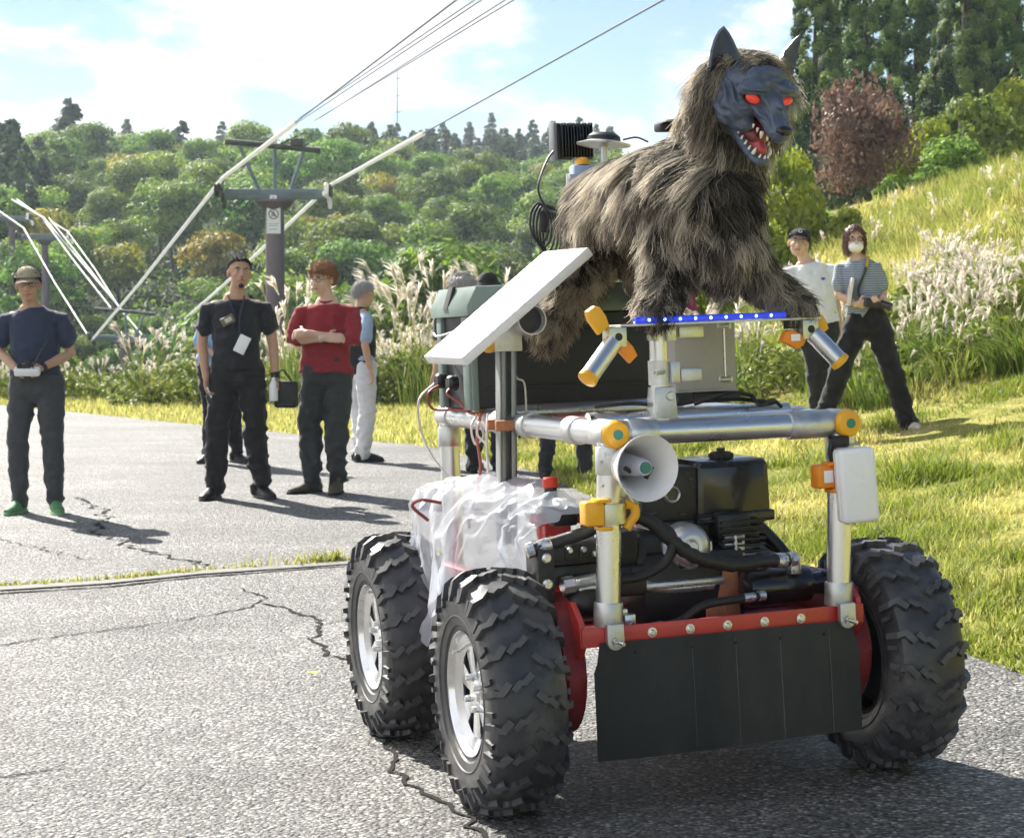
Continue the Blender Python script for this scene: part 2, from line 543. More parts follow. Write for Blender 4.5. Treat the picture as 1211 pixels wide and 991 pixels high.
# ---- asphalt
m, t, b, o = newmat("asphalt")
tc_ = N(t, 'ShaderNodeTexCoord')
vo = N(t, 'ShaderNodeTexVoronoi', Scale=84.0); vo.inputs['Randomness'].default_value = 1.0
t.links.new(tc_.outputs['Object'], vo.inputs['Vector'])
sp = N(t, 'ShaderNodeSeparateColor'); t.links.new(vo.outputs['Color'], sp.inputs[0])
r1 = N(t, 'ShaderNodeValToRGB'); e = r1.color_ramp.elements
e[0].position = 0.0; e[0].color = (.034, .033, .032, 1); e[1].position = 1.0; e[1].color = (.54, .53, .50, 1)
k = r1.color_ramp.elements.new(0.35); k.color = (.15, .147, .14, 1)
k = r1.color_ramp.elements.new(0.8); k.color = (.25, .245, .233, 1)
t.links.new(sp.outputs[0], r1.inputs[0])
n1 = N(t, 'ShaderNodeTexNoise', Scale=0.9, Detail=9.0, Roughness=0.68); t.links.new(tc_.outputs['Object'], n1.inputs['Vector'])
r2 = N(t, 'ShaderNodeMapRange'); r2.inputs[1].default_value = .3; r2.inputs[2].default_value = .7; r2.inputs[3].default_value = .66; r2.inputs[4].default_value = 1.26
t.links.new(n1.outputs[0], r2.inputs[0])
mu = N(t, 'ShaderNodeMixRGB', blend_type='MULTIPLY'); mu.inputs[0].default_value = 1
t.links.new(r1.outputs[0], mu.inputs[1]); t.links.new(r2.outputs[0], mu.inputs[2])
# tar filled joints between stones
rj = N(t, 'ShaderNodeMapRange'); rj.inputs[1].default_value = .35; rj.inputs[2].default_value = .75; rj.inputs[3].default_value = 1.0; rj.inputs[4].default_value = .42
t.links.new(vo.outputs['Distance'], rj.inputs[0])
mp4 = N(t, 'ShaderNodeMapping'); mp4.inputs['Scale'].default_value = (.55, 1.5, 1); mp4.inputs['Rotation'].default_value = (0, 0, .25); t.links.new(tc_.outputs['Object'], mp4.inputs[0])
n4 = N(t, 'ShaderNodeTexNoise', Scale=1.1, Detail=4.0, Roughness=0.55, Distortion=.6); t.links.new(mp4.outputs[0], n4.inputs['Vector'])
r4 = N(t, 'ShaderNodeMapRange'); r4.inputs[1].default_value = .36; r4.inputs[2].default_value = .64; r4.inputs[3].default_value = .80; r4.inputs[4].default_value = 1.12; t.links.new(n4.outputs[0], r4.inputs[0])
m4 = N(t, 'ShaderNodeMixRGB', blend_type='MULTIPLY'); m4.inputs[0].default_value = 1; t.links.new(mu.outputs[0], m4.inputs[1]); t.links.new(r4.outputs[0], m4.inputs[2])
m2 = N(t, 'ShaderNodeMixRGB', blend_type='MULTIPLY'); m2.inputs[0].default_value = 1
t.links.new(m4.outputs[0], m2.inputs[1]); t.links.new(rj.outputs[0], m2.inputs[2])
t.links.new(m2.outputs[0], b.inputs['Base Color'])
b.inputs['Roughness'].default_value = 0.62; b.inputs['Specular IOR Level'].default_value = 0.45
n3 = N(t, 'ShaderNodeTexNoise', Scale=55.0, Detail=5.0, Roughness=0.6); t.links.new(tc_.outputs['Object'], n3.inputs['Vector'])
ma = N(t, 'ShaderNodeMath', operation='MULTIPLY_ADD'); ma.inputs[1].default_value = -0.55
t.links.new(vo.outputs['Distance'], ma.inputs[0]); t.links.new(n3.outputs[0], ma.inputs[2])
bp = N(t, 'ShaderNodeBump', Strength=1.0, Distance=0.016); t.links.new(ma.outputs[0], bp.inputs['Height']); t.links.new(bp.outputs[0], b.inputs['Normal'])
M_ASPH = m
ys = nonuni(0.5, 33, 5.0, 0.12, 1.015); ys = np.unique(np.clip(ys, -3.5, 33))
V = []; nx = 90
for Y in ys:
    xe = x_edge(Y) + 0.05 * noise3(np.array([[Y * 3.1, 0, 0]]), 5)[0] + 0.025 * noise3(np.array([[Y * 11., 0, 0]]), 6)[0]
    s = np.linspace(0, 1, nx) ** 1.6
    X = xe - s * (xe + 30)
    V.append(np.stack([X, np.full(nx, Y), ground_z(X, np.full(nx, Y)) + 0.006 + 0.008 * noise3(np.stack([X * .8, np.full(nx, Y * .8), 0 * X], 1), 9)], 1))
V = np.array(V); ny = len(ys)
i = (np.arange(ny - 1)[:, None] * nx + np.arange(nx - 1)[None]).ravel()
me = npmesh("road", V.reshape(-1, 3), np.stack([i, i + nx, i + nx + 1, i + 1], 1), M_ASPH, smooth=True)
tag(mobj("road", me), kind='structure', label='weathered light grey asphalt road with cracks')

def road_z(x, Y): return gz(x, Y) + 0.006 + 0.008 * float(noise3(np.array([[x * .8, Y * .8, 0]]), 9)[0])
M_CRACK = pbr("crack_gap_shade", (.022, .021, .02), rough=0.95, spec=0.1, var=.4, scale=60)  # flat dark ribbon colour, painted for the shade inside open cracks and joint
def crack(pts, w, jit=0.02, name="road_crack"):
    W_ = [onground(*p) for p in pts]; V = []; F = []
    P = []
    for a, b in zip(W_, W_[1:]):
        n = max(3, int((b - a).length / 0.035))
        for k in range(n): P.append(a.lerp(b, k / n))
    P.append(W_[-1])
    for k, p in enumerate(P):
        dr = (P[min(k + 1, len(P) - 1)] - P[max(k - 1, 0)]).normalized(); s = Vector((-dr.y, dr.x, 0))
        q = p + s * (jit * noise3(np.array([[k * .45, len(P), 0]]), 3)[0] + jit * .6 * random.uniform(-1, 1))
        ww = w * (0.35 + 0.9 * abs(noise3(np.array([[k * .31, 5.5, len(P)]]), 8)[0]) + random.uniform(0, .35))
        for e in (-1, 1):
            r = q + s * ww * e; V.append((r.x, r.y, road_z(r.x, r.y) + 0.004))
        if k: F.append((2 * k - 2, 2 * k - 1, 2 * k + 1, 2 * k))
    o = mobj(name, npmesh(name, V, F, M_CRACK)); tag(o, kind='structure')
    return o
crack([(287, 697), (313, 708), (300, 717), (235, 732), (120, 747), (0, 764)], .0075)
crack([(313, 714), (345, 721), (372, 731), (382, 740), (374, 756), (389, 773), (420, 790)], .011, .03)
crack([(87, 590), (126, 608), (115, 630), (154, 651), (252, 671)], .014, .05)
crack([(447, 872), (458, 890), (467, 916), (490, 934), (518, 947), (545, 968), (573, 989), (590, 1010)], .010, .02)
crack([(560, 838), (530, 872), (515, 900)], .005, .02)
crack([(0, 926), (40, 918), (75, 914)], .006, .02)
crack([(389, 738), (440, 728), (470, 722)], .005, .02)
crack([(0, 640), (60, 655), (110, 664)], .006, .04)
o_ = crack([(-60, 707), (0, 703), (130, 695), (240, 684), (330, 678), (410, 672), (520, 663)], .016, .008, "road_joint")
# pale concrete lip beyond the joint
M_CONC = pbr("concrete_lip", (.21, .20, .185), rough=.85, var=.25, scale=25, bump=.5, bscale=180)
lip = [onground(*p) for p in [(-60, 702), (0, 698), (130, 690), (240, 680), (330, 674), (410, 668), (520, 659)]]
V = []; F = []
for k, p in enumerate(lip):
    for dy, dz in ((-.075, 0.004), (-.07, 0.007), (.07, .008), (.085, 0.003)):
        V.append((p.x, p.y + dy, road_z(p.x, p.y) + dz))
    if k:
        for j in range(3): F.append((4 * k - 4 + j, 4 * k - 3 + j, 4 * k + 1 + j, 4 * k + j))
tag(mobj("road_edging", npmesh("road_edging", V, F, M_CONC)), kind='structure')

# ---- blades: grass, weeds
def blades(name, P, h, w, lean, mat, shade, seg=2, droop=0.0, dirs=None):
    """P (n,3) roots; every blade a tapering ribbon of seg pieces"""
    n = len(P); an = rng.uniform(0, 2 * np.pi, n); dx = np.stack([np.cos(an), np.sin(an), 0 * an], 1)
    if dirs is not None: dx = dirs
    sx = np.stack([-dx[:, 1], dx[:, 0], 0 * an], 1)
    ln = np.asarray(lean); V = []
    for k in range(seg + 1):
        s = k / seg
        c = P + dx * (h * ln * (s ** 1.6))[:, None] + np.array([0, 0, 1.0]) * (h * (s - droop * s ** 3))[:, None]
        ww = (np.asarray(w) * (1 - 0.92 * s ** 1.3))[:, None]
        V.append(np.stack([c - sx * ww, c + sx * ww], 1))
    V = np.stack(V, 1).reshape(n, -1, 3); kk = (seg + 1) * 2
    F = []
    b0 = np.arange(n) * kk
    for k in range(seg):
        F.append(np.stack([b0 + 2 * k, b0 + 2 * k + 1, b0 + 2 * k + 3, b0 + 2 * k + 2], 1))
    sh = np.repeat(shade, kk)
    return npmesh(name, V.reshape(-1, 3), np.concatenate(F), mat, {'shade': sh})
M_GRASS = leafmat("grass_blade", (.20, .26, .03), (.76, .66, .25), trans=.5, hue=0, val=0)
def lawn_points(n, Y0, Y1, dmax, pw=1.0):
    Y = Y0 + (Y1 - Y0) * rng.random(n) ** pw
    xe = x_edge(Y); X = xe - 0.04 + rng.random(n) ** 1.0 * (dmax - (xe - x_lin(Y)))
    return X, Y
# right hand lawn
Xs = []; Ys = []
for (n, a, b_) in ((95000, 4.2, 8.5), (84000, 8.5, 12.5), (66000, 12.5, 19.5)):
    x_, y_ = lawn_points(n, a, b_, 4.3); Xs.append(x_); Ys.append(y_)
X = np.concatenate(Xs); Y = np.concatenate(Ys)
keep = (X / Y < 0.46); X = X[keep]; Y = Y[keep]
cl = fbm(np.stack([X * 2.2, Y * 2.2, 0 * X], 1), 21, 3); dens = rng.random(len(X)) < np.clip(0.62 + 0.7 * cl, 0.12, 1); X = X[dens]; Y = Y[dens]; cl = cl[dens]
Zs = ground_z(X, Y) - .004
h = (0.018 + 0.030 * rng.random(len(X))) * (1 + 0.9 * np.clip(cl, -.5, 1)) * (0.8 + 0.04 * Y)
tuft = noise3(np.stack([X * 2.7, Y * 2.1, 0 * X], 1), 37) > .48; tall = (rng.random(len(X)) < 0.02) | (tuft & (rng.random(len(X)) < .6)); h[tall] *= 2.1
sh = np.clip(0.33 + 0.50 * noise3(np.stack([X * 1.1, Y * .9, 0 * X], 1), 31) + .35 * noise3(np.stack([X * 3.3, Y * 2.6, 0 * X], 1), 33) - .30 * cl + rng.normal(0, .22, len(X)), 0, 1)
me = blades("lawn_grass", np.stack([X, Y, Zs], 1), h, 0.0022 + 0.0002 * Y + 0.002 * rng.random(len(X)), rng.uniform(.2, 1.2, len(X)), M_GRASS, sh)
tag(mobj("lawn_grass", me), kind='stuff', label='short yellow green lawn grass beside the road', cat='grass')
# left strip of lawn far behind the people
n = 42000; Y = rng.uniform(18, 35, n); X = x_edge(Y) + rng.random(n) * 11 - .1
X2 = X[(X < 2)]; Y2 = Y[(X < 2)]
me = blades("verge_grass", np.stack([X2, Y2, ground_z(X2, Y2) - .01], 1), rng.uniform(.04, .12, len(X2)), 0.007 + 0.005 * rng.random(len(X2)), rng.uniform(.2, 1.0, len(X2)), M_GRASS,
            np.clip(rng.normal(.45, .25, len(X2)), 0, 1))
tag(mobj("verge_grass", me), kind='stuff', label='grass verge beyond the road behind the standing men', cat='grass')
# weeds growing in the road joint
pw = []
for a, b_ in zip(lip, lip[1:]):
    for k in range(420):
        s = random.random(); p = a.lerp(b_, s)
        if noise3(np.array([[p.x * 3.3, 2.2, 0]]), 4)[0] + 0.62 < random.random() - .25: continue
        pw.append((p.x + random.gauss(0, .01), p.y + .10 + random.gauss(0, .022), road_z(p.x, p.y) - .004))
pw = np.array(pw)
me = blades("joint_weeds", pw, rng.uniform(.010, .042, len(pw)) * (1 + 1.2 * (noise3(np.stack([pw[:, 0] * 5, pw[:, 1], 0 * pw[:, 1]], 1), 14) > .35)), .005 + 0 * pw[:, 0], rng.uniform(.2, 1.2, len(pw)), M_GRASS, np.clip(rng.normal(.35, .25, len(pw)), 0, 1))
tag(mobj("joint_weeds", me), kind='stuff', label='thin line of weeds growing along the road joint', cat='weeds')

n = 60000; Y = rng.uniform(20, 40, n); X = x_lin(Y) + rng.uniform(4.5, 14, n)
me = blades("slope_grass", np.stack([X, Y, ground_z(X, Y) - .05], 1), rng.uniform(.12, .42, n) * (1 + .5 * noise3(np.stack([X * .8, Y * .8, 0 * X], 1), 51)), rng.uniform(.006, .014, n), rng.uniform(.2, 1.1, n), M_GRASS,
            np.clip(.20 + .5 * noise3(np.stack([X * .9, Y * .6, 0 * X], 1), 52) + .25 * noise3(np.stack([X * 3, Y * 2, 0 * X], 1), 53) + rng.normal(0, .24, n), 0, 1))
tag(mobj("slope_grass", me), kind='stuff', label='long golden green grass covering the upper slope on the right', cat='grass')
# ------------------------------------------------------------------ pampas grass clumps
M_BLADE = leafmat("pampas_blade", (.085, .15, .02), (.36, .38, .09), trans=.4, hue=.02, val=.25)
M_PLUME = leafmat("pampas_plume", (.68, .61, .51), (.88, .83, .76), trans=.5, hue=.01, val=.12)
def clump(name, nb, hb, npl, hp, spread, seedv, wide=.009, green=.35):
    r = np.random.default_rng(seedv); V = []; F = []; fm = []; sh = []
    def ribbon(pts, w, s, mi):
        base = len(V); P = np.array(pts); d = P[-1] - P[0]; side = np.cross(d, [0, 0, 1.0]); 
        if np.linalg.norm(side) < 1e-5: side = np.array([1., 0, 0])
        a = r.uniform(-.9, .9); side = side / np.linalg.norm(side); side = side * math.cos(a) + np.array([0, 0, 1]) * math.sin(a) * .4 + np.cross(side, [0, 0, 1]) * math.sin(a)
        for k, p in enumerate(P):
            V.append(p - side * w[k]); V.append(p + side * w[k]); sh.append(s); sh.append(s)
            if k: F.append((base + 2 * k - 2, base + 2 * k - 1, base + 2 * k + 1, base + 2 * k)); fm.append(mi)
    for k in range(nb):
        an = r.uniform(0, 6.283); d = np.array([math.cos(an), math.sin(an), 0]); rr = spread * math.sqrt(r.random()); o = np.array([math.cos(an + 1) * rr, math.sin(an + 1) * rr, 0])
        hh = hb * r.uniform(.55, 1.1); ln = hh * r.uniform(.15, .75)
        pts = [o + d * ln * s ** 2 + np.array([0, 0, hh * (s - .38 * s ** 3 * (ln / hh) * 1.6)]) for s in (0, .35, .65, .85, 1)]
        ribbon(pts, [wide * q for q in (.7, 1, .9, .55, .08)], float(np.clip(r.normal(green, .25), 0, 1)), 0)
    for k in range(npl):
        an = r.uniform(0, 6.283); d = np.array([math.cos(an), math.sin(an), 0]); o = d * spread * .6 * r.random()
        hh = hp * r.uniform(.75, 1.1); ln = hh * r.uniform(.08, .35)
        st = [o + d * ln * s ** 2 + np.array([0, 0, hh * s]) for s in (0, .4, .75, 1)]
        ribbon(st, [.004] * 4, .8, 0)
        top = st[-1]; dirv = (st[-1] - st[-2]); dirv /= np.linalg.norm(dirv); bend = d if r.random() < .8 else -d
        for q in range(20):
            s0 = r.random() * .16; a2 = r.uniform(0, 6.283); e = np.array([math.cos(a2), math.sin(a2), 0]); l2 = r.uniform(.13, .24)
            p0 = top - dirv * (.16 - s0)
            pts = [p0, p0 + dirv * l2 * .5 + e * .022 + bend * .02, p0 + dirv * l2 * .85 + e * .05 + bend * .075 + np.array([0, 0, -.03])]
            ribbon(pts, [.006, .010, .003], float(r.random()), 1)
    return npmesh(name, V, F, [M_BLADE, M_PLUME], {'shade': sh}, fmat=fm)
CL = {
    'plume': [clump("pampas_plume_%d" % k, 60, 1.05, 9, 1.55, .30, 100 + k) for k in range(3)],
    'green': [clump("pampas_green_%d" % k, 110, 1.0, 2, 1.35, .38, 120 + k, .013, .22) for k in range(3)],
    'gold':  [clump("pampas_gold_%d" % k, 130, .42, 1, .60, .60, 140 + k, .010, .92) for k in range(3)],
    'white': [clump("pampas_white_%d" % k, 45, .85, 16, 1.25, .38, 160 + k, .009, .6) for k in range(3)],
}
PLAB = {'plume': ('tall pampas grass with a few upright white plumes behind the standing men', 'plumed pampas grass along the far verge'),
        'green': ('dark green arching pampas grass without many plumes on the low bank', 'green pampas grass on the bank'),
        'gold': ('short golden green tuft of grass on the upper slope', 'golden grass tufts on the slope'),
        'white': ('pampas grass crowded with pale plumes halfway up the slope', 'white pampas grass on the slope')}
def plant(kind, x, Y, sc=1.0, dz=-0.03):
    me = random.choice(CL[kind]); o = mobj("pampas_grass", me)
    o.location = (x, Y, gz(x, Y) + dz); o.rotation_euler = (random.uniform(-.06, .06), random.uniform(-.06, .06), random.uniform(0, 6.28)); o.scale = (sc,) * 3
    tag(o, PLAB[kind][0], 'pampas grass', PLAB[kind][1]); return o
# right bank by distance up the slope
for k in range(95):
    Y = random.uniform(16.5, 21.5); d = random.uniform(3.0, 4.9) + (Y - 18) * .12; x = float(x_lin(Y)) + d / .989
    plant('green', x, Y, random.uniform(.34, .62))
for k in range(46):
    Y = random.uniform(19, 25); d = random.uniform(4.8, 7.4); x = float(x_lin(Y)) + d
    plant('white', x, Y, random.uniform(.34, .56))
for k in range(150):
    Y = random.uniform(21, 37); d = random.uniform(6.5, 12.5); x = float(x_lin(Y)) + d
    plant('gold', x, Y, random.uniform(.5, .85))
# band behind the people on the left and centre
for k in range(62):
    Y = random.uniform(30.5, 36); x = random.uniform(-6.4, 0.4)
    if x < x_edge(Y) + 1.5: continue
    plant('plume', x, Y, random.uniform(.50, .82))
for k in range(45):
    Y = random.uniform(33, 38); x = random.uniform(-11, -5.0)
    plant('plume', x, Y, random.uniform(.35, .55), -.1)
for pxx in (455, 470, 484, 497, 508, 520, 360, 345, 590):
    p = px(pxx, 470, random.uniform(30, 32)); plant('plume', p.x, p.y, random.uniform(1.15, 1.4))
for k in range(26):
    Y = random.uniform(19, 24); x = random.uniform(.6, 3.0) - (Y - 19) * .1
    plant('green' if k % 3 else 'white', x, Y, random.uniform(.6, .95))

# leafy undergrowth between the pampas (nobody could count it)
def leafquads(P, Nn, size, r, asp=.62):
    """folded leaf shapes at P facing roughly Nn"""
    n = len(P)
    nn = Nn / np.maximum(np.linalg.norm(Nn, axis=1, keepdims=True), 1e-6)
    a = r.normal(size=(n, 3)); tt = a - nn * (a * nn).sum(1, keepdims=True); tt /= np.maximum(np.linalg.norm(tt, axis=1, keepdims=True), 1e-6)
    bb = np.cross(nn, tt); s = np.asarray(size)[:, None]
    V = np.stack([P - tt * s, P + bb * s * asp - nn * s * .15, P + tt * s, P - bb * s * asp - nn * s * .15], 1).reshape(-1, 3)
    F = np.arange(n * 4).reshape(n, 4)
    return V, F
M_UNDER = leafmat("undergrowth_leaf", (.085, .14, .02), (.32, .35, .07), trans=.4, hue=0, val=0)
def under(name, n, fx, hmax, size, label):
    X, Y = fx(n); Zb = ground_z(X, Y)
    hh = hmax * np.clip(.45 + .6 * fbm(np.stack([X * .9, Y * .9, 0 * X], 1), 41, 3), .06, 1)
    P = np.stack([X, Y, Zb + hh * rng.random(n) ** .6], 1)
    Nn = np.stack([rng.normal(0, .7, n), rng.normal(-.2, .7, n), .7 + 0 * X], 1)
    V, F = leafquads(P, Nn, size * rng.uniform(.6, 1.3, n), rng)
    sh = np.clip(.45 + .35 * noise3(P * 1.7, 44) + rng.normal(0, .18, n), 0, 1)
    tag(mobj(name, npmesh(name, V, F, M_UNDER, {'shade': np.repeat(sh, 4)})), kind='stuff', label=label, cat='undergrowth')
def f1(n):
    Y = rng.uniform(30.5, 37, n); return rng.uniform(-6.6, .8, n), Y
under("undergrowth", 30000, f1, 1.0, .058, 'leafy yellow green undergrowth behind the standing men')
def f2(n):
    Y = rng.uniform(33, 40, n); return rng.uniform(-13, -5.6, n), Y
under("undergrowth", 16000, f2, .8, .065, 'leafy undergrowth beyond the bend of the road')
def f3(n):
    Y = rng.uniform(17, 23, n); return x_lin(Y) + rng.uniform(3.1, 5.6, n) + (Y - 18) * .1, Y
under("undergrowth", 36000, f3, .60, .045, 'dark leafy undergrowth at the foot of the bank')
def f4(n):
    Y = rng.uniform(19.5, 25, n); return rng.uniform(-.2, 3.2, n) - (Y - 19) * .1, Y
under("undergrowth", 12000, f4, .8, .045, 'leafy undergrowth behind the robot')

# ------------------------------------------------------------------ trees
M_BARK = pbr("bark", (.07, .055, .04), rough=.95, var=.4, scale=6, stretch=(1, 1, .2), bump=.6, bscale=20)
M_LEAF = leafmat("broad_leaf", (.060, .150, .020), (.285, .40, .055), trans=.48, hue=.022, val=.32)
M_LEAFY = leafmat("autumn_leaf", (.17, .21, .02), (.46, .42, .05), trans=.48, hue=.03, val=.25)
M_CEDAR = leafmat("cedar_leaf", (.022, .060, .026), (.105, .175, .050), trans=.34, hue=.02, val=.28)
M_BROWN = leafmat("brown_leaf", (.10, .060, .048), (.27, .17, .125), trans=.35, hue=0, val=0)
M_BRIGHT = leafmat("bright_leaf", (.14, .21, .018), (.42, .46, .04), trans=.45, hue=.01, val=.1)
def trunk_bm(h, r, bend=.15, limbs=5, reach=1.6, r_=random):
    bm = BM(); pts = [(0, 0, -.4)]; n = 6
    for k in range(1, n + 1):
        s = k / n; pts.append((bend * math.sin(s * 2.3) * h * .2, bend * math.cos(s * 1.7) * h * .12 - bend * h * .12, h * s))
    tube(bm, pts, [r * (1.25 - 1.0 * k / n) for k in range(n + 1)], seg=7)
    for k in range(limbs):
        s = .4 + .55 * k / max(1, limbs); i = min(n - 1, int(s * n)); p = Vector(pts[i]); an = k * 2.4 + r_.random()
        q = p + Vector((math.cos(an) * reach * .5, math.sin(an) * reach * .5, h * .12)); e = p + Vector((math.cos(an) * reach, math.sin(an) * reach, h * .22))
        tube(bm, [p, q, e], [r * .45, r * .28, r * .08], seg=5)
    return bm
def broad_crown(name, seedv, n, rad, height, zc, leaf, mat, puffs=16, flat=.75):
    r = np.random.default_rng(seedv); C = []; Rr = []
    for k in range(puffs):
        an = r.uniform(0, 6.283); q = r.random() ** .6; zz = r.uniform(-.5, .55)
        lim = math.sqrt(max(.05, 1 - (zz / .75) ** 2 * .8))
        C.append([math.cos(an) * q * rad * .72 * lim, math.sin(an) * q * rad * .72 * lim, zc + zz * height]); Rr.append(rad * r.uniform(.26, .46))
    C = np.array(C); Rr = np.array(Rr); k = r.integers(0, puffs, n)
    v = r.normal(size=(n, 3)); v[:, 2] = np.abs(v[:, 2]) * .9 - .25; v /= np.linalg.norm(v, axis=1, keepdims=True)
    rr = Rr[k] * (1 + r.normal(0, .10, n)) * np.where(r.random(n) < .2, r.random(n) ** .5, 1)
    P = C[k] + v * rr[:, None] * np.array([1, 1, flat])
    Nn = v + r.normal(0, .45, (n, 3)) + np.array([0, 0, .35])
    V, F = leafquads(P, Nn, leaf * r.uniform(.6, 1.35, n), r)
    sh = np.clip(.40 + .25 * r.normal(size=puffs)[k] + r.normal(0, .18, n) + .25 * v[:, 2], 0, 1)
    return npmesh(name, V, F, mat, {'shade': np.repeat(sh, 4)})
def cedar_crown(name, seedv, n, rad, height, leaf, mat, z0=.1, lobes=0, power=.8):
    r = np.random.default_rng(seedv); P = []; Nn = []; S_ = []
    nb = 90 if lobes == 0 else lobes
    hz = (r.random(nb) ** 1.15); an = r.uniform(0, 6.283, nb)
    L_ = rad * (1 - hz) ** power * r.uniform(.7, 1.15, nb) + .12 * rad
    k = r.integers(0, nb, n); s = r.random(n) ** .55
    d = np.stack([np.cos(an[k]), np.sin(an[k]), 0 * s], 1); side = np.stack([-d[:, 1], d[:, 0], 0 * s], 1)
    wid = L_[k] * .30
    off = r.normal(0, 1, n) * wid * (1.15 - .75 * s)
    P = d * (L_[k] * s)[:, None] + side * off[:, None]
    z = height * (z0 + (1 - z0) * hz[k]) - L_[k] * s * .42 + L_[k] * .22 * s ** 2 + np.abs(r.normal(0, .16, n)) * wid * 1.4 - .6 * np.abs(off) * .5
    P[:, 2] = z
    Nn = d * .8 + side * (off / np.maximum(wid, 1e-4))[:, None] * .4 + np.array([0, 0, .7]) + r.normal(0, .4, (n, 3))
    V, F = leafquads(P, Nn, leaf * r.uniform(.6, 1.35, n), r, .5)
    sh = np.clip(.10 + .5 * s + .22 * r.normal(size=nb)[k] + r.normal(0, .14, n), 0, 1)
    return npmesh(name, V, F, mat, {'shade': np.repeat(sh, 4)})
def column_crown(name, seedv, n, rad, height, leaf, mat, lobes=420):
    """dense conifer column: upward swept sprays packed over a tapering cone"""
    r = np.random.default_rng(seedv); hz = r.random(lobes) ** 1.1; an = r.uniform(0, 6.283, lobes)
    Rz = rad * (1 - hz) ** .62 * (.82 + .18 * np.sin(hz * 17 + an * 3)) * r.uniform(.78, 1.08, lobes) + .06
    out = np.stack([np.cos(an), np.sin(an), 0 * an], 1); C = out * (Rz * .80)[:, None]; C[:, 2] = hz * height * .97
    lr = rad * r.uniform(.13, .225, lobes) * (1 - .55 * hz)
    k = r.integers(0, lobes, n); v = r.normal(size=(n, 3)); v /= np.linalg.norm(v, axis=1, keepdims=True); v += out[k] * .55; v /= np.linalg.norm(v, axis=1, keepdims=True)
    P = C[k] + v * lr[k][:, None] * np.array([1, 1, 1.4]) * (r.random(n) ** .25)[:, None] + out[k] * (.12 * lr[k])[:, None]
    Nn = v + out[k] * .4 + np.array([0, 0, .25]) + r.normal(0, .35, (n, 3))
    V, F = leafquads(P, Nn, leaf * r.uniform(.6, 1.3, n), r, .45)
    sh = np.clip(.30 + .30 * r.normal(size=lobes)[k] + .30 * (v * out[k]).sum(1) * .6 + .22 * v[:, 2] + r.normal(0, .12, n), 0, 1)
    return npmesh(name, V, F, mat, {'shade': np.repeat(sh, 4)})
def tree(kindname, crown_me, trunk_me, x, Y, sc, label, group, cat='tree', z=None, rz=None, sz=None):
    zz = gz(x, Y) if z is None else z
    t_ = thing(kindname, label, cat, (x, Y, zz), rz if rz is not None else random.uniform(0, 6.28), group)
    t_.scale = (sc, sc, sc * (sz or 1))
    mobj("crown", crown_me, t_)
    if trunk_me: mobj("trunk", trunk_me, t_)
    return t_
def bm_me(name, bm, mat):
    me = bpy.data.meshes.new(name); bm.to_mesh(me); bm.free(); me.materials.append(mat); finish(me, 60); return me
TR = [bm_me("trunk_%d" % k, trunk_bm(4.2, .16, .25 * (k + 1), 6, 1.7), M_BARK) for k in range(3)]
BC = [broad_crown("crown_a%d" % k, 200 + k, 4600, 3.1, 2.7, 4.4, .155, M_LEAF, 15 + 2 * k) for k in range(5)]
BY = [broad_crown("crown_y%d" % k, 230 + k, 3800, 2.6, 2.3, 3.8, .15, M_LEAFY, 14) for k in range(2)]
CT = bm_me("cedar_trunk", trunk_bm(9.0, .22, 0, 0), M_BARK)
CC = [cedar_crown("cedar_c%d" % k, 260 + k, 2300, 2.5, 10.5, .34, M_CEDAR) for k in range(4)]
# hillside broadleaf wood
rows = [(62, 3.6), (68, 3.9), (75, 4.2), (83, 4.2), (92, 4.4), (102, 4.6), (112, 4.8), (122, 5.0), (133, 4.6), (143, 4.6), (153, 4.6), (163, 4.7), (173, 4.8), (183, 4.8), (193, 4.9), (203, 5.0)]
for Y0, stp in rows:
    x = -0.30 * Y0 - random.random() * stp
    while x < (0.075 if Y0 > 105 else -0.035) * Y0:
        Y = Y0 + random.uniform(-3, 3); xx = x + random.uniform(-.25, .25) * stp
        if not (Y0 < 100 and abs(xx / Y + .125) < .012) and not (Y < 112 and -.262 < xx / Y < -.165):
            yel = random.random() < (.45 if (95 < Y < 135 and -.24 < xx / Y < -.09) else .10)
            sc = random.uniform(.72, 1.18)
            if yel: tree("broadleaf_tree", random.choice(BY), random.choice(TR), xx, Y, sc, 'yellowing round broadleaf tree among green ones on the hillside', 'yellowing trees on the hillside')
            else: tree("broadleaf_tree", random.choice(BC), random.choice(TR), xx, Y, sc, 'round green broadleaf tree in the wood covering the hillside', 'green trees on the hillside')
        x += stp * random.uniform(.8, 1.2)
# low scrub between and under the trees of the hillside (nobody could count it)
n = 70000; Y = 62 + 145 * rng.random(n) ** 1.1; X = Y * rng.uniform(-.30, .10, n)
P = np.stack([X, Y, ground_z(X, Y) + rng.random(n) ** .7 * (1.3 + 1.1 * noise3(np.stack([X * .25, Y * .25, 0 * X], 1), 81))], 1)
V, F = leafquads(P, np.stack([rng.normal(0, .6, n), rng.normal(-.3, .6, n), .8 + 0 * X], 1), rng.uniform(.13, .26, n), rng)
tag(mobj("hillside_scrub", npmesh("hillside_scrub", V, F, M_LEAF, {'shade': np.repeat(np.clip(.45 + .35 * noise3(P * .3, 82) + rng.normal(0, .2, n), 0, 1), 4)})), kind='stuff', label='low scrub under the trees of the hillside', cat='scrub')
for k in range(26):
    Y = random.uniform(94, 112); x = random.uniform(-.262, -.15) * Y
    tree("broadleaf_tree", random.choice(BC), random.choice(TR), x, Y, random.uniform(.32, .52), 'small round tree on the valley side behind the valley lift tower', 'small trees behind the valley tower')
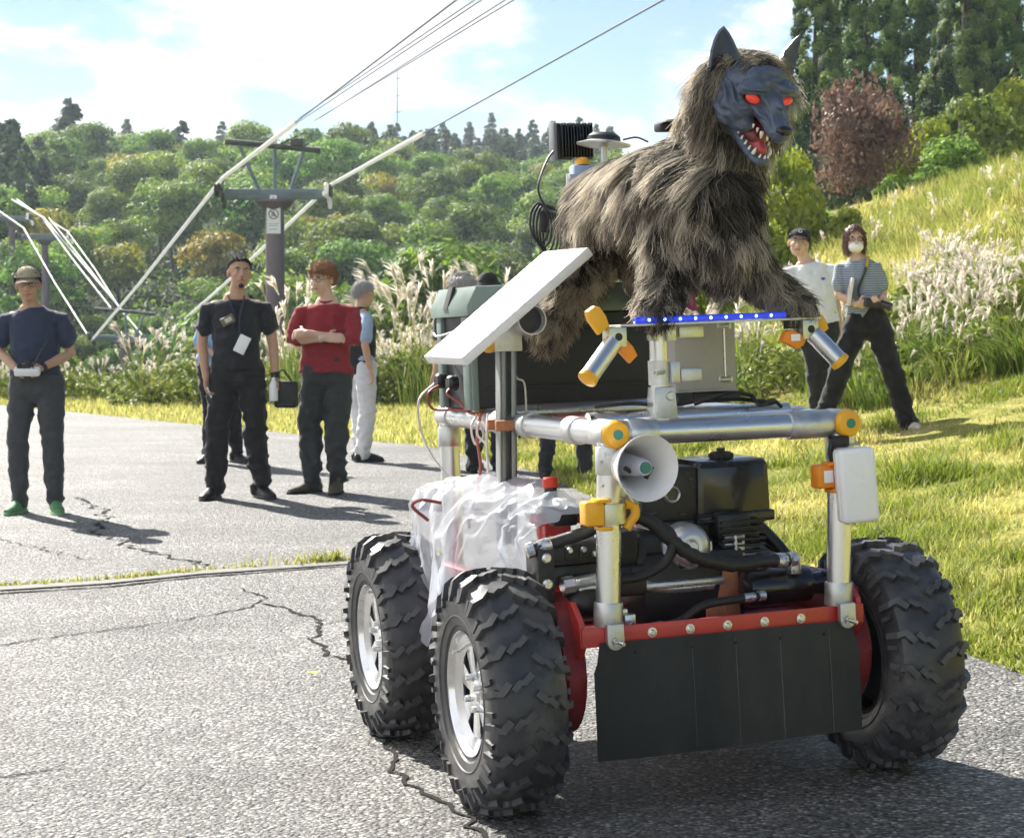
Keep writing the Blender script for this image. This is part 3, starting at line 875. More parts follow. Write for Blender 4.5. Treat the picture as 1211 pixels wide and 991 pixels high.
# cedars along the far ridge, tall cedars at the left edge
for Y0, n_, z_ in ((222, 40, 0), (245, 46, 0), (268, 50, 0), (292, 52, 0), (318, 50, 0)):
    for k in range(n_):
        fr_ = (k + random.random()) / n_; x = (-.285 + .17 * fr_ / .2) * Y0 if fr_ < .2 else (-.115 + .17 * (fr_ - .2) / .8) * Y0
        Y = Y0 + random.uniform(-8, 8)
        tree("cedar_tree", random.choice(CC), None, x, Y, random.uniform(.62, .90), 'small dark blue green cedar on the far ridge under the sky', 'cedars on the far ridge', sz=random.uniform(.9, 1.25)).scale.xy *= 1.25
for (pxx, pxt, Y) in ((-14, 150, 150), (4, 143, 160), (14, 138, 152), (30, 168, 148), (44, 160, 165), (22, 190, 140), (2, 195, 138), (50, 185, 150), (66, 178, 172), (84, 182, 176), (-8, 215, 132), (36, 215, 134)):
    p = px(pxx, pxt, Y); hgt = p.z - gz(p.x, Y)
    tree("cedar_tree", random.choice(CC), CT, p.x, Y, min(1.5, max(.6, hgt / 10.6)), 'tall dark cedar standing in the stand at the left edge of the hill', 'tall cedars at the left edge')
p = px(108, 130, 206); tree("fir_tree", cedar_crown("fir_crown", 300, 3600, 2.9, 8.0, .34, M_CEDAR), None, p.x, 196, max(.3, (p.z - gz(p.x, 196)) / 8.1), 'lone dark pointed conifer standing above the hilltop', None)
# big cedars on the right
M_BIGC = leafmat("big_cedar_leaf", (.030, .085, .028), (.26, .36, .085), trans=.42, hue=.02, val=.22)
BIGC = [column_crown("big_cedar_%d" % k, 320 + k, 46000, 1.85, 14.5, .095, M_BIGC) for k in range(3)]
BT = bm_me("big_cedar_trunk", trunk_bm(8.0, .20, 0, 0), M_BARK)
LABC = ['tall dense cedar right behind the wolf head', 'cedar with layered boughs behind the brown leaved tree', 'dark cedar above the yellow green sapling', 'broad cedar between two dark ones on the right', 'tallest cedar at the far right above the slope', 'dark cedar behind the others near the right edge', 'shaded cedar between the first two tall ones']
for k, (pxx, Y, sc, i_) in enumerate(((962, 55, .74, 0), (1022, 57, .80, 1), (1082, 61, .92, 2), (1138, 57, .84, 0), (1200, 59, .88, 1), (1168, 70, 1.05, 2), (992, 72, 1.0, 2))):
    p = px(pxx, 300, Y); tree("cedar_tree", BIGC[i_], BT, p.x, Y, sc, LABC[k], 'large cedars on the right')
BRW = broad_crown("brown_crown", 340, 6500, 1.75, 1.75, 2.0, .07, M_BROWN, 44, 1.0)
TS = bm_me("shrub_trunk", trunk_bm(1.1, .05, .3, 9, .5), M_BARK)
def at_px(pxx, pxy, Y): q = px(pxx, pxy, Y); return q.x, q.z
co_, _q = mesh_np(BRW); rel_ = np.clip((co_[:, 2] - .6) / 3.0, 0, 1); co_[:, :2] *= (.55 + .62 * rel_)[:, None]; co_[:, 2] += .35 * np.sin(co_[:, 0] * 3.1 + 1) * rel_ + .2 * np.sin(co_[:, 0] * 7.3) * rel_; BRW.vertices.foreach_set('co', co_.ravel()); BRW.update()
x, z = at_px(1016, 286, 42); tree("brown_tree", BRW, TS, x, 42, .88, 'rounded tree with purplish brown leaves below the cedars', None, z=z, sz=1.05)
SHB = [broad_crown("shrub_crown_%d" % k, 350 + k, 3600, 1.15, 1.15, .72, .075, M_LEAF, 18, .9) for k in range(2)]
SHY = [broad_crown("bright_crown_%d" % k, 360 + k, 3600, 1.15, 1.2, .75, .075, M_BRIGHT, 16, .9) for k in range(2)]
for pxx, top, wpx, Y, pool, lab in (
        (936, 175, 112, 36, SHY, 'bright lime green bush beside the wolf chin'), (896, 225, 110, 34, SHY, 'lime green bush partly behind the wolf chest'),
        (1062, 200, 78, 40, SHB, 'low dark green bush in front of the brown tree'), (1086, 130, 90, 46, SHY, 'small yellow green sapling at the right of the brown tree'),
        (1130, 160, 110, 45, SHB, 'dark shady bush below the cedars on the right'), (1170, 110, 120, 47, SHB, 'dark rounded bush above the grass slope'),
        (1204, 150, 100, 46, SHB, 'tall dark bush before the right hand cedars'), (1208, 84, 110, 50, SHY, 'yellow green foliage at the right edge among cedars'),
        (968, 235, 70, 37, SHB, 'dark green bush behind the man in the cap'), (1100, 190, 80, 43, SHB, 'deep green bush at the foot of the sapling'),
        (1000, 240, 60, 35, SHY, 'light green low bush between man and woman'),
        (880, 290, 90, 33, SHB, 'green bush behind the front legs of the wolf'), (838, 300, 80, 32, SHY, 'light green bush seen under the wolf belly'), (725, 330, 90, 31, SHB, 'dark bush seen behind the black box')):
    q = px(pxx, top, Y); zg = gz(q.x, Y) - .15; t_ = tree("bush", random.choice(pool), TS, q.x, Y, 1, lab, None, cat='bush', z=zg)
    w_ = wpx / 2227 * Y / 2.3; t_.scale = (w_, w_, max(.5, (q.z - zg) / 1.75))
# darker shrubs at the foot of the hill behind the band of pampas
for k in range(30):
    Y = random.uniform(38, 52); x = random.uniform(-.27, .0) * Y
    tree("bush", random.choice(SHB if k % 3 else SHY), TS, x, Y, random.uniform(.6, .95), 'leafy bush in the thicket between the verge and the hillside wood', 'bushes at the foot of the hill', cat='bush', z=gz(x, Y) - .2)
# ================================================================== ROBOT VEHICLE
RO = Vector((0.50136, 4.96786, 0.01966))
RM = Matrix(((0.94999665, -0.30979363, -0.03916992), (0.31003155, 0.95072627, 0.0), (0.03723987, -0.01214391, 0.99923256)))
def rthing(name, label, cat, base=(0, 0, 0), group=None):
    b = Vector(base)
    t_ = thing(name, label, cat, RO + RM @ b, group=group, mat3=RM)
    BASE[t_.name] = b
    return t_
def w2l(p): return RM.transposed() @ (Vector(p) - RO)

M_GALV = pbr("galvanised_tube", (.70, .71, .72), rough=.30, metal=.92, var=.06, scale=9, rvar=.06, dirt=.12, dirtcol=(.45, .45, .44))
M_GALV2 = pbr("galvanised_fitting", (.62, .63, .62), rough=.42, metal=.85, var=.2, scale=30, rvar=.12, bump=.12, bscale=260, dirt=.3, dirtcol=(.30, .30, .28))
M_ZINC = pbr("yellow_zinc", (.60, .62, .47), rough=.35, metal=.8, var=.15, scale=25)
M_RED = pbr("red_paint", (.50, .035, .028), rough=.38, var=.16, scale=14, coat=.25, dirt=.35, dirtcol=(.16, .05, .04))
M_DRED = pbr("dark_red_paint", (.26, .024, .022), rough=.42, var=.25, scale=12, coat=.2, dirt=.6, dirtcol=(.07, .035, .03))
M_BLK = pbr("black_plastic", (.014, .014, .015), rough=.42, var=.25, scale=20, bump=.08, bscale=300, dirt=.25, dirtcol=(.05, .047, .043))
M_BLKG = pbr("black_gloss", (.012, .012, .013), rough=.22, var=.2, scale=12, rvar=.08, coat=.3, dirt=.2, dirtcol=(.04, .04, .04))
M_RUB = pbr("rubber_flap", (.052, .056, .058), rough=.50, var=.35, scale=7, stretch=(1, 1, .35), bump=.12, bscale=120, dirt=.75, dirtcol=(.115, .110, .10))
M_HOSE = pbr("hose_rubber", (.018, .018, .019), rough=.5, var=.3, scale=40, bump=.3, bscale=260, bdist=.002)
M_TYRE = pbr("tyre_rubber", (.048, .049, .053), rough=.42, var=.4, scale=16, rvar=.16, bump=.2, bscale=140, bdist=.003, dirt=.85, dirtcol=(.16, .15, .135))
M_ALU = pbr("cast_aluminium", (.80, .80, .81), rough=.17, metal=.97, var=.06, scale=20, rvar=.06, dirt=.12, dirtcol=(.4, .39, .37))
M_SILV = pbr("silver_cover", (.62, .63, .65), rough=.35, metal=.75, var=.12, scale=30, dirt=.3, dirtcol=(.3, .29, .27))
M_DARKM = pbr("dark_steel", (.055, .055, .058), rough=.4, metal=.6, var=.35, scale=30, dirt=.4, dirtcol=(.12, .10, .08))
M_YEL = pbr("yellow_plastic", (.85, .42, .012), rough=.35, var=.07, scale=12, coat=.15)
M_ORG = pbr("orange_plastic", (.85, .27, .012), rough=.38, var=.07, scale=12)
M_GRNB = pbr("green_button", (.02, .22, .16), rough=.4)
M_WHT = pbr("white_plastic", (.88, .88, .88), rough=.35, var=.04, scale=10, dirt=.12, dirtcol=(.5, .48, .44))
M_HORN = pbr("horn_white", (.90, .88, .88), rough=.32, var=.04, scale=8)
M_LAV = pbr("horn_inner", (.58, .57, .68), rough=.4, var=.05)
M_TEAL = pbr("teal_plug", (.05, .20, .17), rough=.4)
M_CASEG = pbr("case_grey_green", (.15, .205, .185), rough=.5, var=.12, scale=14, bump=.15, bscale=420, dirt=.2, dirtcol=(.22, .22, .2))
M_CASED = pbr("case_dark", (.022, .025, .028), rough=.55, var=.2, scale=10, bump=.2, bscale=420)
M_BOX = pbr("enclosure_grey", (.42, .41, .38), rough=.45, var=.08, scale=12, dirt=.25, dirtcol=(.25, .23, .2))
M_WIRE = pbr("black_wire", (.015, .015, .016), rough=.45)
M_WIRER = pbr("red_wire", (.30, .06, .05), rough=.45)
M_WIREW = pbr("white_wire", (.66, .63, .60), rough=.45)
M_BOLT = pbr("bolt_steel", (.70, .70, .70), rough=.3, metal=.9, var=.15, scale=80)
M_OXB = pbr("rusty_bracket", (.42, .17, .08), rough=.7, var=.35, scale=30)

M_LUG = pbr("worn_lit_lug", (.078, .078, .080), rough=.48, var=.45, scale=30, rvar=.15, bump=.2, bscale=160, bdist=.002, dirt=.6, dirtcol=(.055, .053, .050))  # worn lug tops, also lightened in colour to imitate light catching them
rover = rthing("rover", 'four wheeled robot vehicle with red chassis, tube frame and knobbly black tyres', 'robot vehicle')
# ---- wheels
WR = 0.318; TRK = 1.106; WB = 1.02
prof = [(.150, -.070), (.160, -.083), (.172, -.087), (.176, -.092), (.205, -.0985), (.235, -.100), (.262, -.0975), (.283, -.089), (.2935, -.072), (.299, -.045), (.302, 0)]
prof = prof + [(r, -x) for r, x in prof[-2::-1]]
PX_ = np.array([x for r, x in prof]); PR_ = np.array([r for r, x in prof])
def surf_r(s):
    """walks the tyre profile by arc length from the crown; returns (radius, x)"""
    seg = np.hypot(np.diff(PX_), np.diff(PR_)); c = len(prof) // 2
    L_ = np.concatenate([[0], np.cumsum(seg)]); q = L_[c] + s
    return float(np.interp(q, L_, PR_)), float(np.interp(q, L_, PX_))
bm = BM()
lathe(bm, prof, (0, 0, 0), (1, 0, 0), 72)
def lug(path, w, h, phi0, sgn):
    rings = []
    for i, (s, dphi) in enumerate(path):
        a = path[max(0, i - 1)]; c = path[min(len(path) - 1, i + 1)]
        ds, dp = c[0] - a[0], (c[1] - a[1]) * .3; l = math.hypot(ds, dp); ns, npp = -dp / l, ds / l
        ring = []
        for e, hh in ((-1, -.004), (-.72, h), (.72, h), (1, -.004)):
            ss = s + ns * w * .5 * e; r, x = surf_r(ss); r2, x2 = surf_r(ss + .002); r1, x1 = surf_r(ss - .002)
            tx, tr = x2 - x1, r2 - r1; l2 = math.hypot(tx, tr) or 1; nx_, nr_ = -tr / l2, tx / l2
            rr, xx = r + nr_ * hh, x + nx_ * hh; ph = phi0 + (dphi + npp * w * .5 * e / .3)
            ring.append(bm.verts.new((sgn * xx, rr * math.cos(ph), rr * math.sin(ph))))
        rings.append(ring)
    for a, b in zip(rings, rings[1:]):
        for k in range(3): bm.faces.new((a[k], a[k + 1], b[k + 1], b[k])).material_index = 1 if k == 1 else 0
    bm.faces.new(rings[0][::-1]); bm.faces.new(rings[-1])
NL = 21
for k in range(NL):
    p0 = 2 * math.pi * k / NL
    for sgn in (1, -1):
        o_ = (0 if sgn > 0 else math.pi / NL)
        lug([(.004, .0), (.026, .065), (.036, .060), (.052, .118)], .021, .0150, p0 + o_, sgn)
        lug([(.060, .055), (.078, .135), (.094, .125), (.128, .150)], .024, .0150, p0 + o_, sgn)
        lug([(.105, .02), (.140, .035)], .018, .009, p0 + o_, sgn)
bmesh.ops.recalc_face_normals(bm, faces=bm.faces)
# sidewall rings and little sprue hairs
for s in (-1, 1):
    lathe(bm, [(.196, .0965), (.199, .1000), (.203, .0985)] if s > 0 else [(.203, -.0985), (.199, -.1000), (.196, -.0965)], (0, 0, 0), (1, 0, 0), 48)
tyre_o = None
def bm_mesh(name, bm, mats, sharp=32):
    me = bpy.data.meshes.new(name); bm.to_mesh(me); bm.free()
    for m_ in (mats if isinstance(mats, (list, tuple)) else [mats]): me.materials.append(m_)
    finish(me, sharp); return me
ME_TYRE = bm_mesh("tyre", bm, [M_TYRE, M_LUG], 24)
bm = BM()
lathe(bm, [(.118, -.060), (.150, -.072), (.1575, -.0865), (.161, -.0885), (.1605, -.082), (.153, -.070), (.150, .070), (.1605, .082), (.161, .0885), (.1575, .0865), (.144, .070), (.140, -.02), (.136, -.052)], (0, 0, 0), (1, 0, 0), 56)
# spokes: ten broad machined blades round a hub, dark gaps between
for k in range(7):
    an = 2 * math.pi * k / 7; er = Vector((0, math.cos(an), math.sin(an))); et = Vector((0, -math.sin(an), math.cos(an)))
    prism(bm, [(.045, -.017), (.140, -.033), (.146, -.029), (.146, .029), (.140, .033), (.045, .017)], Vector((-.060, 0, 0)) , er, et, Vector((1, 0, 0)), .016, bev=.002)
lathe(bm, [(0, -.066), (.030, -.066), (.036, -.060), (.056, -.058), (.060, -.050), (.060, -.03)], (0, 0, 0), (1, 0, 0), 32)
ME_RIM = bm_mesh("rim", bm, M_ALU)
bm = BM()
lathe(bm, [(0, -.02), (.142, -.02), (.142, .06)], (0, 0, 0), (1, 0, 0), 40)
lathe(bm, [(.066, -.040), (.115, -.036), (.115, -.03), (.066, -.028)], (0, 0, 0), (1, 0, 0), 40)
ME_DRUM = bm_mesh("brake_drum", bm, M_DARKM)
bm = BM()
for k in range(4):
    an = math.pi / 4 + k * math.pi / 2
    lathe(bm, [(.0, -.078), (.008, -.078), (.009, -.070), (.009, -.055)], (0, .043 * math.cos(an), .043 * math.sin(an)), (1, 0, 0), 6)
tube(bm, [(-.058, .128, .06), (-.088, .124, .058)], .0045, 8)
ME_NUTS = bm_mesh("wheel_nut", bm, M_BOLT)
for (sx, sy, rot) in ((-1, 0, .3), (-1, 1, 1.1), (1, 0, .8), (1, 1, .1)):
    w_ = bpy.data.objects.new("wheel", None); link(w_, rover)
    w_.location = (sx * TRK / 2, sy * WB, WR - .004)
    w_.rotation_euler = (rot, 0, 0) if sx < 0 else (rot, 0, math.pi)
    for nm, me in (("tyre", ME_TYRE), ("rim", ME_RIM), ("brake_drum", ME_DRUM), ("wheel_nuts", ME_NUTS)):
        mobj(nm, me, w_)
# ---- chassis
def arc(cx_, cy_, r, a0, a1, n=8): return [(cx_ + r * math.cos(R(a0 + (a1 - a0) * k / n)), cy_ + r * math.sin(R(a0 + (a1 - a0) * k / n))) for k in range(n + 1)]
def xprism(bm, poly_yz, x0, x1, bev=.003, mi=0):
    prism(bm, poly_yz, (x0, 0, 0), (0, 1, 0), (0, 0, 1), (1, 0, 0), x1 - x0, bev, mi)
for s in (-1, 1):
    bm = BM()
    poly = [(-.16, .40)] + arc(-.02, .36, .17, 180, 270, 6) + arc(1.02, .36, .17, 270, 360, 6) + [(1.19, .44), (1.1, .53), (-.06, .55), (-.12, .52)]
    xprism(bm, poly, s * .372 - .055 * (s < 0) + .0, s * .372 + .055 * (s > 0), .012)
    obj("side_plate", bm, M_DRED, rover)
    bm = BM(); box(bm, (s * .415, -.105, .47), (.04, .006, .10)); 
    lathe(bm, [(0, 0), (.055, 0), (.06, .02), (.06, .08)], (s * .42, 0, WR), (s, 0, 0), 20); lathe(bm, [(0, 0), (.055, 0), (.06, .02), (.06, .08)], (s * .42, WB, WR), (s, 0, 0), 20)
    obj("axle_housing", bm, M_BLK, rover)
    bm = BM()   # curved red guard plate at the front corner
    xprism(bm, [(-.200, .437), (-.190, .50), (-.13, .545), (-.09, .54), (-.10, .40), (-.13, .29), (-.155, .27), (-.16, .40)], s * .378, s * .394, .003)
    obj("corner_plate", bm, M_RED, rover)
bm = BM()
prism(bm, [(-.392, .438), (.392, .438), (.392, .487), (-.392, .487)], (0, -.206, 0), (1, 0, 0), (0, 0, 1), (0, 1, 0), .007, .0015)
box(bm, (0, -.16, .462), (.74, .085, .006))
bar = obj("front_bar", bm, M_RED, rover)
for k in range(5):
    x = -.205 + k * .1035
    bm = BM(); lathe(bm, [(0, .0075), (.006, .0075), (.0085, .0055), (.0085, .004), (.0125, .0035), (.0125, 0)], (x, -.206, .4635), (0, -1, 0), 12)
    obj("bolt", bm, M_BOLT, bar)
# rubber flap, slightly bellied, with seams
bm = BM(); nx_, nz_ = 28, 12; gv = []
for j in range(nz_ + 1):
    row = []
    for i in range(nx_ + 1):
        x = -.368 + .738 * i / nx_; z = .156 + (.448 - .156) * j / nz_
        if j == nz_ and False: pass
        y = -.212 - .012 * math.sin(math.pi * (1 - j / nz_) * .5) - .005 * math.sin(x * 9 + 1) * (1 - j / nz_) 
        if i in (0, nx_) and j > nz_ - 3: x *= .985 - .012 * (j - nz_ + 3)
        z += .004 * math.sin(x * 7) * (j == 0)
        row.append(bm.verts.new((x, y, z)))
    gv.append(row)
for j in range(nz_):
    for i in range(nx_): bm.faces.new((gv[j][i], gv[j][i + 1], gv[j + 1][i + 1], gv[j + 1][i]))
bmesh.ops.solidify(bm, geom=bm.faces[:], thickness=-.008)
for x in (-.10, .02, .145, .285):
    tube(bm, [(x, -.214, .43), (x, -.2225, .30), (x, -.228, .165)], .0016, 5)
flap = obj("rubber_flap", bm, M_RUB, rover)
bm = BM()
for x in (-.255, -.10, .02, .145, .27): lathe(bm, [(0, .004), (.003, .004), (.0045, 0)], (x, -.2155, .418), (0, -1, 0), 8)
obj("flap_pin", bm, M_BLK, flap)
# deck, cross members
bm = BM(); box(bm, (0, .5, .435), (.74, 1.28, .012)); box(bm, (0, .18, .462), (.74, .05, .04), bev=.004); box(bm, (0, .62, .462), (.74, .05, .04), bev=.004)
prism(bm, [(-.06, .44), (.055, .44), (.075, .565), (.02, .565)], (.10, 0.055, 0), (1, 0, 0), (0, 0, 1), (0, 1, 0), .006)
obj("deck", bm, M_DRED, rover)
bm = BM(); prism(bm, [(.065, .44), (.145, .44), (.14, .575), (.10, .58)], (0, .02, 0), (1, 0, 0), (0, 0, 1), (0, 1, 0), .006, .001)
prism(bm, [(.01, .455), (.075, .455), (.06, .50), (.01, .49)], (0, -.06, 0), (1, 0, 0), (0, 0, 1), (0, 1, 0), .006, .001)
obj("bracket", bm, M_OXB, rover)
# ---- tube frame
TR_ = .0315
def ftube(a, b, r=TR_, name="frame_tube", m=None):
    bm = BM(); tube(bm, [a, b], r, 24); return obj(name, bm, m or M_GALV, rover)
def sleeve(a, b, r=.037, name="tube_clamp"):
    bm = BM(); a = Vector(a); b = Vector(b); d = (b - a); l = d.length
    lathe(bm, [(r - .006, 0), (r - .001, 0), (r, .002), (r, l - .002), (r - .001, l), (r - .006, l)], a, d, 24)
    u_ = d.normalized().orthogonal().normalized()
    # clamping ears and bolt
    mid = (a + b) / 2
    return obj(name, bm, M_GALV2, rover)
ftube((-.312, -.18, .50), (-.291, -.18, .945)); ftube((.334, -.18, .50), (.352, -.18, .94))
ftube((-.291, 1.27, .45), (-.29, 1.27, .965)); ftube((.352, 1.27, .45), (.355, 1.27, .965))
ftube((-.29, -.205, .966), (-.29, 1.29, .966)); ftube((.355, -.205, .960), (.355, 1.29, .966))
ftube((-.262, -.185, .9665), (.330, -.185, .961)); ftube((-.26, 1.27, .970), (.325, 1.27, .970)); ftube((-.258, .06, .985), (.322, .06, .985), .026); ftube((-.258, .80, .985), (.322, .80, .985), .026)
for a, b in (((-.312, -.18, .485), (-.309, -.18, .545)), ((.333, -.18, .485), (.336, -.18, .545)), ((-.292, -.18, .865), (-.2905, -.18, .935)), ((.350, -.18, .865), (.352, -.18, .935)),
             ((-.245, -.185, .9664), (-.17, -.185, .9660)), ((.20, -.185, .9622), (.315, -.185, .9612)), ((-.29, -.215, .966), (-.29, -.12, .966)), ((.355, -.215, .960), (.355, -.12, .960)),
             ((-.29, .03, .966), (-.29, .10, .966)), ((-.29, .42, .966), (-.29, .47, .966)), ((-.29, .62, .966), (-.29, .72, .966)), ((-.29, 1.20, .966), (-.29, 1.31, .966)), ((-.2905, 1.27, .87), (-.29, 1.27, .93)), ((.355, .03, .962), (.355, .10, .962))):
    sleeve(a, b)
for x0, x1 in ((-.312, .0), (.333, .0)):       # lugs with pins at the foot of each post
    bm = BM(); poly = [(-.022, .495), (.022, .495), (.022, .452)] + arc(0, .452, .022, 0, -180, 8)
    prism(bm, poly, (x0, -.232, 0), (1, 0, 0), (0, 0, 1), (0, 1, 0), .018, .002)
    lg = obj("post_lug", bm, M_GALV2, rover)
    bm = BM(); lathe(bm, [(0, .030), (.005, .030), (.0055, .028), (.0055, .004), (.012, .004), (.012, 0)], (x0, -.232, .452), (.35, -1, -.12), 12)
    obj("pin", bm, M_BOLT, lg)
for c in ((-.288, -.216, .9665), (.356, -.216, .961)):
    bm = BM(); lathe(bm, [(.0355, -.012), (.0365, 0), (.0355, .008), (.030, .0155), (.018, .019), (0, .020)], c, (0, -1, 0), 28)
    cp = obj("tube_cap", bm, M_YEL, rover)
    bm = BM(); lathe(bm, [(.0125, .018), (.0125, .0215), (0, .0215)], c, (0, -1, 0), 18); obj("cap_button", bm, M_GRNB, cp)
bm = BM(); lathe(bm, [(.034, 0), (.035, .012), (.02, .022), (0, .024)], (-.29, 1.29, .966), (0, 1, 0), 20); obj("tube_cap", bm, M_YEL, rover)
# clamps on the two front posts
def post_clamp(x, z, side, m, lab):
    bm = BM(); lathe(bm, [(.0325, -.026), (.042, -.026), (.043, -.022), (.043, .022), (.042, .026), (.0325, .026)], (x, -.18, z), (0, 0, 1), 24); cl = obj("post_clamp", bm, M_ZINC, rover)
    bm = BM(); box(bm, (x + side * .052, -.195, z + .004), (.050, .052, .062), bev=.007, seg=3)
    box(bm, (x + side * .030, -.205, z + .036), (.040, .05, .010), bev=.003); box(bm, (x + side * .026, -.205, z - .034), (.034, .05, .010), bev=.003)
    b_ = obj("clamp_block", bm, m, cl); tag(b_, lab)
    return cl
cl = post_clamp(-.298, .768, -1, M_YEL, 'yellow plastic clamp block on the front post')
bm = BM(); tube(bm, spline([(-.262, -.20, .79), (-.240, -.20, .785), (-.236, -.20, .762), (-.250, -.20, .745), (-.262, -.20, .728)], 4), [.012] * 17, 10); obj("clamp_hook", bm, M_YEL, cl)
cl = post_clamp(.344, .822, -1, M_ORG, 'orange plastic clamp block with a white sticker')
bm = BM(); box(bm, (.344 - .050, -.2225, .826), (.026, .002, .032), bev=.0006); obj("sticker", bm, M_WHT, cl)
bm = BM(); box(bm, (-.30, -.19, .915), (.03, .05, .02)); tube(bm, [(-.325, -.20, .90), (-.26, -.215, .90)], .004, 8); tube(bm, [(-.325, -.20, .84), (-.262, -.20, .842)], .004, 8); obj("clip", bm, M_BOLT, rover)

# ---- engine (bolted to the deck: parts of the vehicle)
eng = bpy.data.objects.new("engine", None); link(eng, rover); BASE[eng.name] = Vector((0, 0, 0))
bm = BM()
box(bm, (.02, .20, .535), (.30, .34, .19), bev=.02, seg=2); box(bm, (.10, .24, .66), (.22, .26, .14), bev=.015); box(bm, (-.10, .16, .62), (.10, .22, .12), bev=.015)
for k in range(7): box(bm, (.17, .06 + .0, .600 + k * .016), (.13, .05, .006), bev=.001)
obj("engine_block", bm, M_BLK, eng)
bm = BM(); poly = [(-.105, .0), (.105, .0), (.112, .02), (.108, .155), (.095, .170), (-.095, .170), (-.108, .155), (-.112, .02)]
prism(bm, poly, (.170, .09, .690), (1, 0, 0), (0, 0, 1), (0, 1, 0), .25, .018); box(bm, (.172, .215, .704), (.232, .262, .03), bev=.006)
obj("fuel_tank", bm, M_BLKG, eng)
bm = BM(); lathe(bm, [(.030, 0), (.032, .006), (.032, .016), (.026, .020), (.012, .021), (.012, .030), (0, .031)], (.165, .16, .860), (0, 0, 1), 16)
for k in range(8): box(bm, (.165 + .032 * math.cos(k * .785), .16 + .032 * math.sin(k * .785), .869), (.008, .008, .012), bev=.001)
obj("fuel_cap", bm, M_BLK, eng)
bm = BM(); poly = [(-.098, .715), (-.06, .703), (.055, .703), (.068, .72), (.068, .84), (.055, .85), (-.088, .85), (-.098, .838)]
prism(bm, poly, (0, .10, 0), (1, 0, 0), (0, 0, 1), (0, 1, 0), .17, .008); 
mf = obj("muffler_box", bm, M_BLK, eng)
bm = BM(); lathe(bm, [(.016, -.02), (.0175, .010), (.021, .013), (.0235, .008), (.0235, -.004)], (-.012, .098, .778), (0, -1, 0), 28); obj("exhaust_ring", bm, M_SILV, mf)
bm = BM(); lathe(bm, [(0, .001), (.0165, .001)], (-.012, .097, .778), (0, -1, 0), 20)
for (x, z, w, h) in ((.035, .835, .022, .004), (.045, .815, .012, .006), (.050, .795, .012, .006), (-.07, .73, .03, .005), (.02, .722, .02, .005), (-.06, .80, .012, .05)):
    box(bm, (x, .099, z), (w, .006, h), bev=.001)
obj("louvre", bm, M_BLKG, mf)
bm = BM(); lathe(bm, [(.0, .034), (.014, .034), (.020, .026), (.030, .028), (.045, .022), (.060, .006), (.064, -.008), (.066, -.05)], (.006, .035, .640), (-.05, -1, .05), 32)
poly = [(-.074, .655), (-.072, .60), (-.045, .563), (.045, .560), (.073, .60), (.072, .65)]
prism(bm, poly, (.006, .038, 0), (1, 0, 0), (0, 0, 1), (0, 1, 0), .05, .006)
obj("recoil_cover", bm, M_SILV, eng)
bm = BM(); prism(bm, [(-.042, .612), (-.030, .585), (.030, .585), (.042, .612), (.03, .622), (-.03, .622)], (.006, .022, 0), (1, 0, 0), (0, 0, 1), (0, 1, 0), .018, .002)
obj("recoil_vent", bm, M_BLK, eng)
bm = BM(); tube(bm, spline([(-.155, .06, .62), (-.14, .035, .56), (-.06, .03, .535), (.07, .03, .535)], 6), .014, 12); box(bm, (-.02, .06, .545), (.24, .09, .02), bev=.005); obj("crankcase", bm, M_SILV, eng)
bm = BM()
box(bm, (.145, .07, .615), (.055, .05, .05), bev=.004); tube(bm, [(.118, .05, .655), (.172, .05, .655)], .006, 10); tube(bm, [(.145, .04, .60), (.145, .04, .66)], .006, 8); tube(bm, [(.172, .05, .59), (.172, .05, .66)], .005, 8)
obj("carburettor", bm, M_SILV, eng)
bm = BM(); box(bm, (.15, .09, .685), (.10, .08, .07), bev=.01); box(bm, (.20, .10, .655), (.06, .08, .06), bev=.008); tube(bm, spline([(.06, .085, .705), (.085, .07, .70), (.10, .07, .70)], 4), .004, 6)
tube(bm, [(.055, .08, .712), (.10, .08, .712)], .004, 8); obj("air_filter", bm, M_BLK, eng)
# belt guard / frame behind the engine on the right
bm = BM(); tube(bm, spline([(.26, .16, .68), (.31, .14, .62), (.345, .10, .56)], 5), .018, 12); tube(bm, spline([(.25, .20, .66), (.33, .18, .60)], 5), .014, 10); obj("intake_duct", bm, M_BLK, eng)
# ---- hydraulic motor, pump, valve block
bm = BM(); lathe(bm, [(0, 0), (.030, 0), (.046, .008), (.050, .02), (.050, .175), (.046, .19), (.03, .195), (.03, .23)], (.130, -.03, .525), (1, 0, 0), 28)
for k in range(4): lathe(bm, [(0, 0), (.007, 0), (.007, .01)], (.355, -.03 + .035 * math.cos(k * 1.571 + .7), .525 + .035 * math.sin(k * 1.571 + .7)), (1, 0, 0), 8)
obj("hydraulic_motor", bm, M_BLKG, rover)
vb = bpy.data.objects.new("valve_block", None); link(vb, rover); BASE[vb.name] = Vector((0, 0, 0))
bm = BM(); box(bm, (-.435, -.03, .615), (.045, .10, .15), bev=.004)
box(bm, (-.365, -.02, .655), (.10, .08, .05), bev=.004); box(bm, (-.29, -.01, .655), (.05, .08, .05), bev=.004); box(bm, (-.34, .02, .60), (.16, .10, .05), bev=.004); box(bm, (-.21, .05, .65), (.12, .10, .10), bev=.01); box(bm, (-.19, .02, .57), (.10, .10, .08), bev=.01)
for x in (-.405, -.365, -.325): box(bm, (x, -.055, .66), (.028, .02, .036), bev=.003)
obj("valve_body", bm, M_BLK, vb)
bm = BM()
for (x, z, r) in ((-.436, .655, .013), (-.436, .588, .014), (-.368, .668, .008), (-.330, .668, .008), (-.300, .655, .008)):
    lathe(bm, [(0, .012), (r * .7, .012), (r, .008), (r, 0)], (x, -.080 if x < -.4 else -.066, z), (0, -1, 0), 12)
obj("valve_bolt", bm, M_BOLT, vb)
